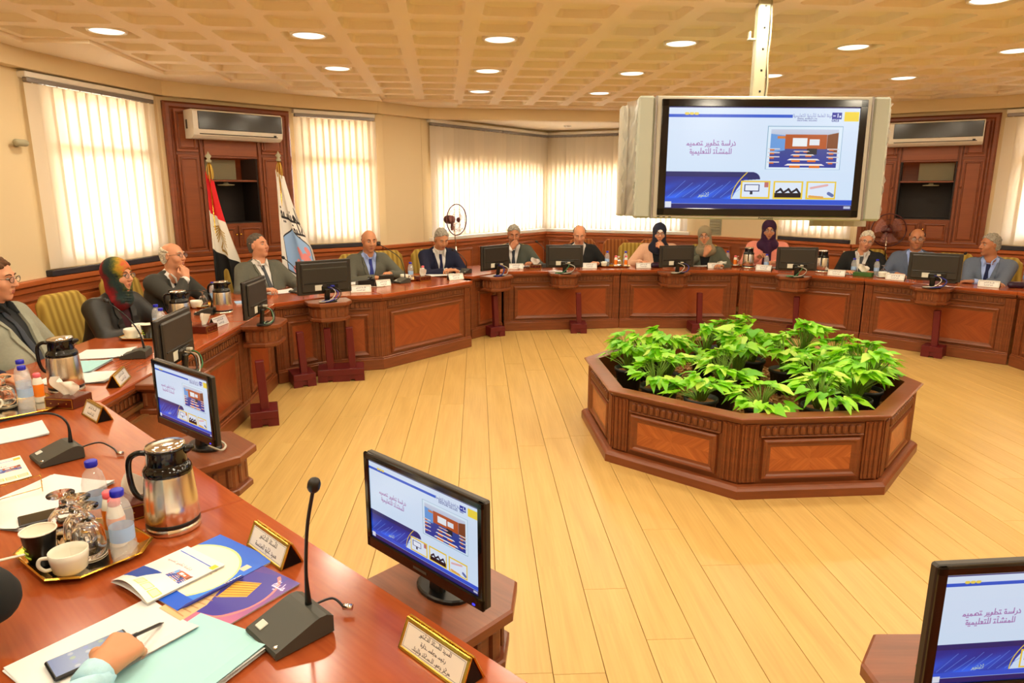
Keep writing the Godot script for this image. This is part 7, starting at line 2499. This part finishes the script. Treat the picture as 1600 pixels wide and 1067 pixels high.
func build_table_things():
	var A := -0.76   # turn of things that face the seats on the near side
	# ---- foreground
	thermos("large steel vacuum flask in the foreground with chrome lid and black handle", -1.02, -1.89, 0.25)
	microphone("wedge-shaped grey microphone nearest the camera, its neck standing straight up", -0.505, -1.385, A, [[0.0, 0.09, 0.0], [0.012, 0.20, 0.006], [0.035, 0.295, 0.02]], [[0.03, 0.03, -0.06], [0.07, 0.03, -0.09], [0.10, 0.018, -0.075]])
	var p1 := plate_texture(["السيد الأستاذ الدكتور", "رئيس مجلس إدارة", "مركز بحوث الإسكان والبناء"])
	nameplate("golden nameplate at the bottom edge of the photo, nearest the camera", -0.155, -1.285, A, 0.21, p1)
	var p2 := plate_texture(["الأستاذ الدكتور", "عميد كلية الهندسة"])
	nameplate("golden nameplate behind the purple magazine", -0.665, -1.735, A, 0.20, p2)
	tray("golden-edged tray in the foreground with black paper cup and bottles", -1.20, -1.745, 0.93, 0.27, 0.33)
	paper_cup("black paper coffee cup with stained cream inside on the foreground tray", -1.275, -1.68)
	mug("white coffee cup on the foreground tray beside the black paper cup", -1.17, -1.635, -2.6)
	bottle("water bottle at the right end of the foreground tray", -1.065, -1.705, 0.006, 1.05)
	bottle("water bottle at the back of the foreground tray, behind the juices", -1.255, -1.905, 0.006, 1.05)
	juice("juice bottle on the foreground tray, nearer the front bottle", -1.12, -1.775)
	juice("juice bottle on the foreground tray, behind the other one", -1.165, -1.825)
	tumbler("upturned glass on the foreground tray behind the white cup", -1.17, -1.72, 0.006, 1.15)
	tumbler("upturned glass in the middle of the foreground tray", -1.225, -1.775, 0.006, 1.15)
	tumbler("upturned glass at the back left of the foreground tray", -1.285, -1.80, 0.006, 1.15)
	var sp := thing("stir_stick", "white stirring stick lying across the foreground tray's left rim", "stirrer", v3(-1.37, T + 0.024, -1.66))
	var st := mb()
	box(st, at(0, 0, 0, 0.55, 0, 0.02), v3(0.13, 0.003, 0.012), 0.001)
	obj("stick", st, M["china"], sp)
	tissue_box("wooden tissue box half hidden behind the big foreground flask", -1.17, -2.00, 0.72)
	sheets("white papers under the clasped hands at the left edge", -1.55, -2.06, -0.25, 0.27, 0.36, 3)
	phone("dark phone lying on the white papers near the tray", -1.43, -1.94, -0.9, 0.008, false)
	spectacles("thin golden reading glasses lying on white papers", -1.60, -2.16, 2.2)
	var brochure := print_material("brochure_print", 256, 192, func(im: Image):
		ramp(im, Rect2i(0, 0, 256, 192), Color(0.12, 0.38, 0.86), Color(0.25, 0.56, 0.95))
		var pts := []
		for k in 41: pts.append(Vector2(104 + 138 * cos(TAU * k / 40.0), 108 + 84 * sin(TAU * k / 40.0)))
		shape(im, pts, Color(0.94, 0.91, 0.82))
		for k in 40: stroke(im, pts[k], pts[k + 1], 4, Color(0.95, 0.88, 0.55))
		im.fill_rect(Rect2i(0, 160, 256, 32), Color(0.12, 0.36, 0.85))
		im.fill_rect(Rect2i(214, 40, 22, 18), Color(0.95, 0.80, 0.70))
		arabic(im, "كلية الهندسة", 130, 96, 16, Color(0.80, 0.62, 0.60)))
	var leaflet := print_material("leaflet_print", 192, 256, func(im: Image):
		im.fill(Color(0.94, 0.92, 0.90))
		im.fill_rect(Rect2i(0, 150, 100, 66), Color(0.14, 0.30, 0.66))
		shape(im, [Vector2(70, 256), Vector2(80, 190), Vector2(100, 150), Vector2(192, 150), Vector2(192, 256)], Color(0.95, 0.93, 0.88))
		classroom(im, Rect2i(112, 96, 66, 54))
		for k in 3:
			im.fill_rect(Rect2i(88 + 34 * k, 206, 30, 30), Color(0.92, 0.78, 0.40))
			im.fill_rect(Rect2i(91 + 34 * k, 209, 24, 24), Color(0.85, 0.80, 0.72))
		stroke(im, Vector2(10, 30), Vector2(180, 34), 4, Color(0.20, 0.38, 0.80))
		im.fill_rect(Rect2i(168, 18, 20, 24), Color(0.95, 0.76, 0.20))
		arabic(im, "دراسة تطوير تصميم", 84, 86, 13, Color(0.80, 0.50, 0.55)))
	var magazine := print_material("magazine_print", 256, 192, func(im: Image):
		ramp(im, Rect2i(0, 0, 256, 192), Color(0.30, 0.22, 0.60), Color(0.85, 0.45, 0.55))
		shape(im, [Vector2(20, 30), Vector2(200, 0), Vector2(240, 90), Vector2(190, 150), Vector2(60, 170)], Color(0.24, 0.22, 0.62))
		for k in 20:
			var a := -1.2 + 2.6 * k / 20.0
			stroke(im, Vector2(130 + 106 * cos(a), 84 + 80 * sin(a)), Vector2(130 + 106 * cos(a + 0.13), 84 + 80 * sin(a + 0.13)), 7, Color(0.93, 0.50, 0.50))
		shape(im, [Vector2(70, 62), Vector2(150, 40), Vector2(176, 84), Vector2(96, 116)], Color(0.86, 0.66, 0.24))
		for k in 6: stroke(im, Vector2(74 + 4 * k, 66 + 8 * k), Vector2(150 + 4 * k, 44 + 7 * k), 2, Color(0.55, 0.36, 0.10))
		shape(im, [Vector2(0, 120), Vector2(70, 96), Vector2(110, 140), Vector2(120, 192), Vector2(0, 192)], Color(0.84, 0.70, 0.52))
		for k in 6: stroke(im, Vector2(4, 130 + 10 * k), Vector2(104, 112 + 14 * k), 2, Color(0.68, 0.50, 0.34))
		arabic(im, "مدينة", 214, 34, 24, Color(0.85, 0.82, 0.95)))
	var bt := -0.59
	booklet("brochure", "blue and cream brochure under the folded leaflet in the foreground", -0.83, -1.645, bt, 0.25, 0.28, 0.006, 0.0, brochure, M["paper"], "brochure")
	leaflet_fold(leaflet, -0.90, -1.615, bt)
	booklet("magazine", "purple magazine with golden buildings on its cover, under the blue pen", -0.70, -1.525, bt, 0.20, 0.26, 0.005, 0.0, magazine, M["paper"], "magazine")
	pen("dark blue pen lying between brochure and magazine", v3(-0.80, T + 0.012, -1.455), v3(-0.70, T + 0.012, -1.60), M["cable_blue"])
	sheets("white papers under the writing hand at the bottom left", -0.90, -1.325, bt, 0.22, 0.31, 3)
	phone("phone with a lit screen under the writing hand", -0.912, -1.295, -0.75, 0.008, true)
	pen("black pen held by the writing hand", v3(-0.815, T + 0.006, -1.415), v3(-0.825, T + 0.058, -1.28), M["black_plastic"])
	sheets("pale cyan card folder with papers at the bottom of the photo", -0.705, -1.255, -0.46, 0.24, 0.32, 4, M["paper"], "card_folder", "folder", M["cyan_card"])
	# ---- second place on the near side
	microphone("grey wedge microphone at left whose neck bends away to the left edge", -1.715, -2.425, -0.72, [[-0.01, 0.075, -0.01], [-0.06, 0.115, 0.0], [-0.17, 0.11, 0.03], [-0.32, 0.075, 0.06]], [[0.04, 0.02, -0.05], [0.10, 0.03, -0.09], [0.17, 0.02, -0.06], [0.205, 0.010, -0.03]])
	tray("golden-edged tray at the left edge holding glass and two bottles", -2.30, -3.02, 0.8, 0.30, 0.36)
	bottle("water bottle with blue cap, nearer one on the left edge tray", -2.245, -3.02, 0.006, 1.05)
	bottle("water bottle with blue cap, farther one on the left edge tray", -2.33, -3.13, 0.006, 1.05)
	juice("juice bottle beside the bottles on the left edge tray", -2.25, -3.115)
	tumbler("upturned glass on the left edge tray", -2.37, -3.06, 0.006, 1.1)
	mug("white cup cut off by the left edge on its tray", -2.37, -2.93, 1.0)
	thermos("steel vacuum flask behind the tissue box at left, second from the camera", -2.24, -3.30, 0.2, 1.05)
	tissue_box("wooden tissue box before the second flask", -2.09, -3.08, -0.15)
	var pg := plate_texture(["الأستاذ الدكتور", "كلية الهندسة"])
	nameplate("golden nameplate right of the tissue box at left, turned to the camera", -1.855, -2.905, -0.72, 0.19, pg)
	nameplate("golden nameplate farther along, left of the slide monitor", -2.07, -3.46, -1.30 + PI, 0.21, pg)
	sheets("white papers at the left edge behind the bent microphone", -2.10, -2.66, 0.7, 0.30, 0.21, 2)
	sheets("printed leaflet lying at the left edge beside the wedge microphone", -1.86, -2.28, 0.75, 0.20, 0.26, 1, leaflet, "leaflet", "leaflet")
	sheets("white papers with blue corner behind the second flask", -2.33, -3.55, 0.1, 0.36, 0.24, 3)
	# ---- left side
	sheets("pale cyan folder in front of the man in light grey jacket", -2.45, -3.78, 0.15, 0.20, 0.30, 3, M["paper"], "card_folder", "folder", M["cyan_card"])
	sheets("white papers before the woman in the colourful headscarf", -2.52, -4.10, 0.2, 0.30, 0.26, 3)
	phone("phone lying right of the microphone behind the edge-on monitor", -2.16, -4.17, 1.2, 0.0, false)
	microphone("black microphone with neck leaning left towards the headscarfed woman", -2.28, -4.03, -PI / 2 + 0.2, [[-0.02, 0.10, -0.0], [-0.08, 0.20, 0.01], [-0.17, 0.285, 0.02]])
	tray("golden-edged tray behind the first rear-facing monitor", -2.50, -4.60, 1.57, 0.28, 0.34)
	mug("white coffee cup on a saucer on the tray behind the monitor", -2.60, -4.56, 2.8, 0.006, true)
	paper_cup("black paper cup with lime emblem on the tray behind the monitor", -2.48, -4.55)
	bottle("water bottle beside the lime emblem cup", -2.42, -4.63)
	bottle("water bottle behind the other one at the left-hand table", -2.53, -4.78)
	mug("white cup at the back of the tray before the dark coat", -2.63, -4.72, 0.5)
	thermos("steel flask half hidden behind the first rear-facing monitor", -2.46, -4.98, 0.1)
	tissue_box("wooden tissue box right of the first rear-facing monitor", -2.20, -4.78, 1.45)
	nameplate("white nameplate on the left-hand table between tissue box and flask", -2.20, -5.02, PI / 2 - 0.1, 0.19, pg, false)
	thermos("steel flask standing alone before the thinking man", -2.37, -5.52, 0.1)
	microphone("black microphone before the thinking man, its neck bent flat to the left", -2.50, -5.50, -PI / 2 + 0.1, [[0.0, 0.09, 0.0], [-0.06, 0.135, 0.0], [-0.18, 0.14, 0.0], [-0.31, 0.135, 0.0]])
	tray("golden tray with glass and bottle before the thinking man", -2.66, -5.85, 1.4, 0.26, 0.32)
	bottle("water bottle at the thinking man's tray", -2.64, -5.98)
	juice("juice bottle at the thinking man's tray", -2.57, -5.95)
	tumbler("upturned glass at the thinking man's tray", -2.70, -5.90)
	mug("white cup at the thinking man's tray", -2.70, -5.76, 1.2)
	booklet("notebook", "blue and white notebook right of the thinking man's flask", -2.42, -6.02, 0.5, 0.10, 0.16, 0.012, 0.0, M["blue_label"], M["paper"], "notebook")
	sheets("white papers in front of the smiling man", -2.29, -6.70, 0.7, 0.30, 0.24, 3)
	microphone("black microphone before the smiling man, neck leaning left", -2.10, -6.68, -0.7, [[-0.01, 0.10, 0.0], [-0.08, 0.20, 0.0], [-0.16, 0.28, 0.01]])
	# ---- projecting section
	nameplate("white nameplate right of the lettered monitor", -1.50, -6.72, 0.3, 0.20, pg, false)
	nameplate("white nameplate before the desk telephone", -1.36, -7.15, 0.55, 0.16, pg, false)
	thermos("slim steel flask right of the lettered monitor", -1.80, -7.28, 0.4, 0.95)
	telephone(-1.56, -7.20)
	sheets("white papers before the bald speaker", -1.70, -7.35, 0.6, 0.30, 0.2, 2)
	tablet_stand(-1.36, -7.34)
	microphone("black microphone in front of the bald speaker", -1.20, -7.40, -0.75, [[-0.01, 0.10, 0.0], [-0.06, 0.22, -0.02], [-0.19, 0.31, -0.03], [-0.27, 0.355, -0.03]])
	tray("small golden tray right of the bald speaker's microphone", -1.16, -7.62, 0.75, 0.20, 0.26)
	mug("white cup on the small tray beside the bald speaker's microphone", -1.20, -7.58, 0.4)
	bottle("water bottle on the small tray beside the bald speaker's microphone", -1.14, -7.66)
	juice("juice bottle before the navy suit", -1.02, -7.80, 0.0)
	tissue_box("wooden tissue box before the navy suit", -1.00, -7.60, 0.75)
	nameplate("white nameplate at the right end of the projecting section", -0.64, -7.68, 0.6, 0.19, pg, false)
	sheets("white and blue papers under the navy suit's folded hands", -0.86, -8.10, 0.5, 0.32, 0.24, 3)
	microphone("black microphone right of the navy suit", -0.58, -8.28, -0.5, [[0.0, 0.08, 0.0], [-0.06, 0.16, 0.0], [-0.15, 0.22, 0.01]])
	# ---- far row
	var plates := [[0.05, -8.74, 0.03, "white nameplate before the man with a fist at his mouth"], [1.00, -8.82, 0.0, "white nameplate right of the bald man's monitor"], [1.70, -8.84, 0.0, "white nameplate before the beige coat"], [2.62, -8.82, 0.0, "white nameplate before the olive coat"], [3.17, -8.58, -0.6, "white nameplate before the pink coat"],
		[3.84, -8.05, -0.62, "white nameplate before the white-haired man in black suit"], [4.32, -7.66, -0.7, "white nameplate left of the monitor before the blue-grey suit"], [4.98, -7.08, -0.78, "white nameplate before the man at far right"]]
	for r in plates: nameplate(r[3], r[0], r[1], r[2], 0.19, pg, false)
	var papers := [[0.10, -9.05, 0.1, "open papers before the man with a fist at his mouth"], [0.95, -9.08, 0.0, "papers before the bald man behind a monitor"], [1.86, -9.10, 0.0, "papers beside the beige coat's sleeve"], [2.48, -9.08, -0.1, "open folder before the olive coat"], [3.34, -8.92, -0.5, "stack of papers before the pink coat"],
		[4.02, -8.25, -0.7, "papers under the reaching hand of the man in black"], [4.50, -7.86, -0.7, "open book before the balding man with glasses"], [5.08, -7.35, -0.8, "papers under the crossed arms at far right"], [0.0, -8.86, -0.4, "sheet beside the juice at the far row's left end"]]
	for r in papers: sheets("white " + r[3], r[0], r[1], r[2], 0.30, 0.22, 3)
	juice("juice bottle at the far row's left end", -0.13, -8.88, 0.0)
	tissue_box("wooden tissue box left of the bald man's monitor", 0.30, -8.80, 0.0)
	microphone("black microphone half hidden by the bald man's monitor", 0.46, -8.92, PI, [[0.0, 0.10, 0.0], [-0.05, 0.20, -0.02], [-0.13, 0.27, -0.05]])
	tray("golden tray with cup and glasses between bald man and beige coat", 1.35, -8.98, 1.57, 0.22, 0.40)
	mug("white cup on the far row's left tray", 1.20, -8.96, 2.6)
	bottle("water bottle at left on the far row's left tray", 1.26, -9.05)
	bottle("water bottle at right on the far row's left tray", 1.50, -9.03)
	juice("juice bottle in the middle of the far row's left tray", 1.36, -8.95)
	juice("juice bottle at right on the far row's left tray", 1.49, -8.94)
	tumbler("upturned glass on the far row's left tray", 1.41, -9.04)
	tray("golden tray with juice between olive coat and steel flask", 2.90, -9.02, 1.57, 0.20, 0.32)
	mug("white cup on the far row's right tray", 2.78, -9.0, 2.8)
	bottle("water bottle on the far row's right tray", 2.86, -9.08)
	juice("juice bottle on the far row's right tray", 2.93, -8.97)
	tumbler("upturned glass on the far row's right tray", 2.99, -9.07)
	thermos("steel flask left of the pink coat", 3.05, -8.82, 1.2)
	bottle("water bottle right of the flask by the pink coat", 3.24, -8.70, 0.0)
	purse("small dark purple purse left of the monitor by the pink coat", 3.46, -8.62)
	purse("dark purse before the beige coat, left of its monitor", 1.88, -8.86)
	# ---- right side
	thermos("steel flask left of the white-haired man in black", 3.80, -8.36, 1.0)
	var nap := thing("napkin_box", "dark green box with white tissue before the man in black", "tissue box", v3(4.12, T, -7.98), -0.7)
	st = mb()
	box(st, at(0, 0.022, 0), v3(0.20, 0.044, 0.12), 0.004)
	obj("box", st, M["napkin_green"], nap)
	obj("tissue", things["tt"], M["tissue"], nap)
	bottle("water bottle before the man in black, left one", 4.10, -8.18, 0.0)
	bottle("water bottle before the man in black, right one", 4.30, -8.04, 0.0)
	tumbler("upturned glass between bottles before the man in black", 4.20, -8.14, 0.0)
	tumbler("upturned glass right of the bottles before the man in black", 4.36, -8.0, 0.0)
	mug("white cup right of the dark green box", 4.28, -7.86, -0.4, 0.004, true)
	microphone("black microphone leaning right between the two men at far right", 4.78, -7.42, 2.4, [[0.0, 0.10, 0.0], [0.05, 0.19, 0.0], [0.13, 0.26, 0.0]])
	spectacles("reading glasses behind the rightmost nameplate", 5.02, -7.24, 0.2)
	bottle("water bottle at the right edge of the photo", 5.52, -7.30, 0.0)
	tissue_box("wooden tissue box cut off by the photo's right edge", 5.42, -7.02, -0.9)
	purse("dark purple purse right of the rightmost nameplate", 5.20, -6.98)

func leaflet_fold(cover: Material, x: float, z: float, turn: float):
	# folded leaflet whose loose edge arches up
	var o := thing("folded_leaflet", "folded white leaflet with classroom pictures lying on the blue brochure", "leaflet", v3(x, T + 0.0075, z), turn)
	for layer in 2:
		var st := mb(false)
		var w := 0.175; var d := 0.21
		var f := func(u: float, v: float) -> Vector3:
			return v3((u - 0.5) * w, 0.002 + layer * 0.004 + (0.026 if layer else 0.010) * sin(PI * clampf(u, 0, 1)) * v * v, (v - 0.5) * d)
		for i in 8:
			for j in 8:
				for s in [1, -1]:
					var q := []; var uv := []
					for c in [[0, 1], [1, 1], [1, 0], [0, 0]]:
						var u: float = (i + c[0]) / 8.0; var v: float = (j + c[1]) / 8.0
						q.append(f.call(u, v) + v3(0, 0.0004 * s, 0))
						uv.append(Vector2(u, v))
					if s < 0:
						q.reverse()
						uv.reverse()
					quv(st, q, uv)
		obj("cover" if layer else "inner_page", st, cover if layer else M["paper"], o)

func purse(label: String, x: float, z: float):
	var o := thing("purse", label, "purse", v3(x, T, z), rng.randf() - 0.5)
	var st := mb(false)
	nets(st, [["c", v3(-0.06, 0.03, 0), v3(0.06, 0.03, 0), 0.030, 0.030, 0.02], ["c", v3(-0.05, 0.045, -0.01), v3(0.05, 0.045, -0.01), 0.022, 0.022, 0.02]], 0.008)
	obj("pouch", st, M["purple_purse"], o)
	st = mb()
	box(st, at(0, 0.068, -0.01), v3(0.10, 0.004, 0.006), 0.001)
	obj("zip", st, M["brass"], o)

func telephone(x: float, z: float):
	var o := thing("desk_telephone", "black desk telephone in front of the bald speaker", "telephone", v3(x, T, z), 0.4 + PI)
	var st := mb()
	var sec := PackedVector2Array([Vector2(-0.09, 0.0), Vector2(0.09, 0.0), Vector2(0.09, 0.025), Vector2(-0.07, 0.065), Vector2(-0.09, 0.06)])
	prism(st, sec, -0.085, 0.085, Transform3D(Basis(v3(0, 0, 1), v3(1, 0, 0), v3(0, 1, 0)), Vector3.ZERO))
	obj("base", st, M["black_plastic"], o)
	st = mb(false)
	tube(st, curve([v3(-0.06, 0.062, -0.085), v3(-0.06, 0.080, -0.06), v3(-0.06, 0.078, 0.0), v3(-0.06, 0.068, 0.06), v3(-0.06, 0.048, 0.085)], 4), 0.016, 8, 1.3)
	obj("handset", st, M["black_gloss"], o)
	st = mb()
	for k in 12: box(st, at(0.01 + 0.022 * (k % 3), 0.052 - 0.0052 * (k / 3), -0.02 + 0.022 * (k / 3), 0, 0.24), v3(0.015, 0.006, 0.012), 0.002)
	tag(obj("keys", st, M["grey_plastic"], o), "", "", "", "stuff")
	st = mb(false)
	tube(st, curve([v3(0.0, 0.012, -0.09), v3(-0.04, 0.006, -0.16), v3(-0.13, 0.005, -0.20), v3(-0.20, 0.005, -0.12)], 6), 0.004, 6)
	obj("cord", st, M["cable_grey"], o)

func tablet_stand(x: float, z: float):
	var o := thing("desk_display", "small dark tilted touch panel before the bald speaker's hands", "display", v3(x, T, z), 0.55)
	var st := mb()
	box(st, at(0, 0.055, 0, 0, 0.5), v3(0.17, 0.10, 0.016), 0.005)
	obj("panel", st, M["grey_plastic"], o)
	st = mb()
	box(st, at(0, 0.03, -0.02), v3(0.08, 0.06, 0.05), 0.006)
	box(st, at(0, 0.005, -0.01), v3(0.14, 0.01, 0.11), 0.003)
	obj("stand", st, M["black_plastic"], o)
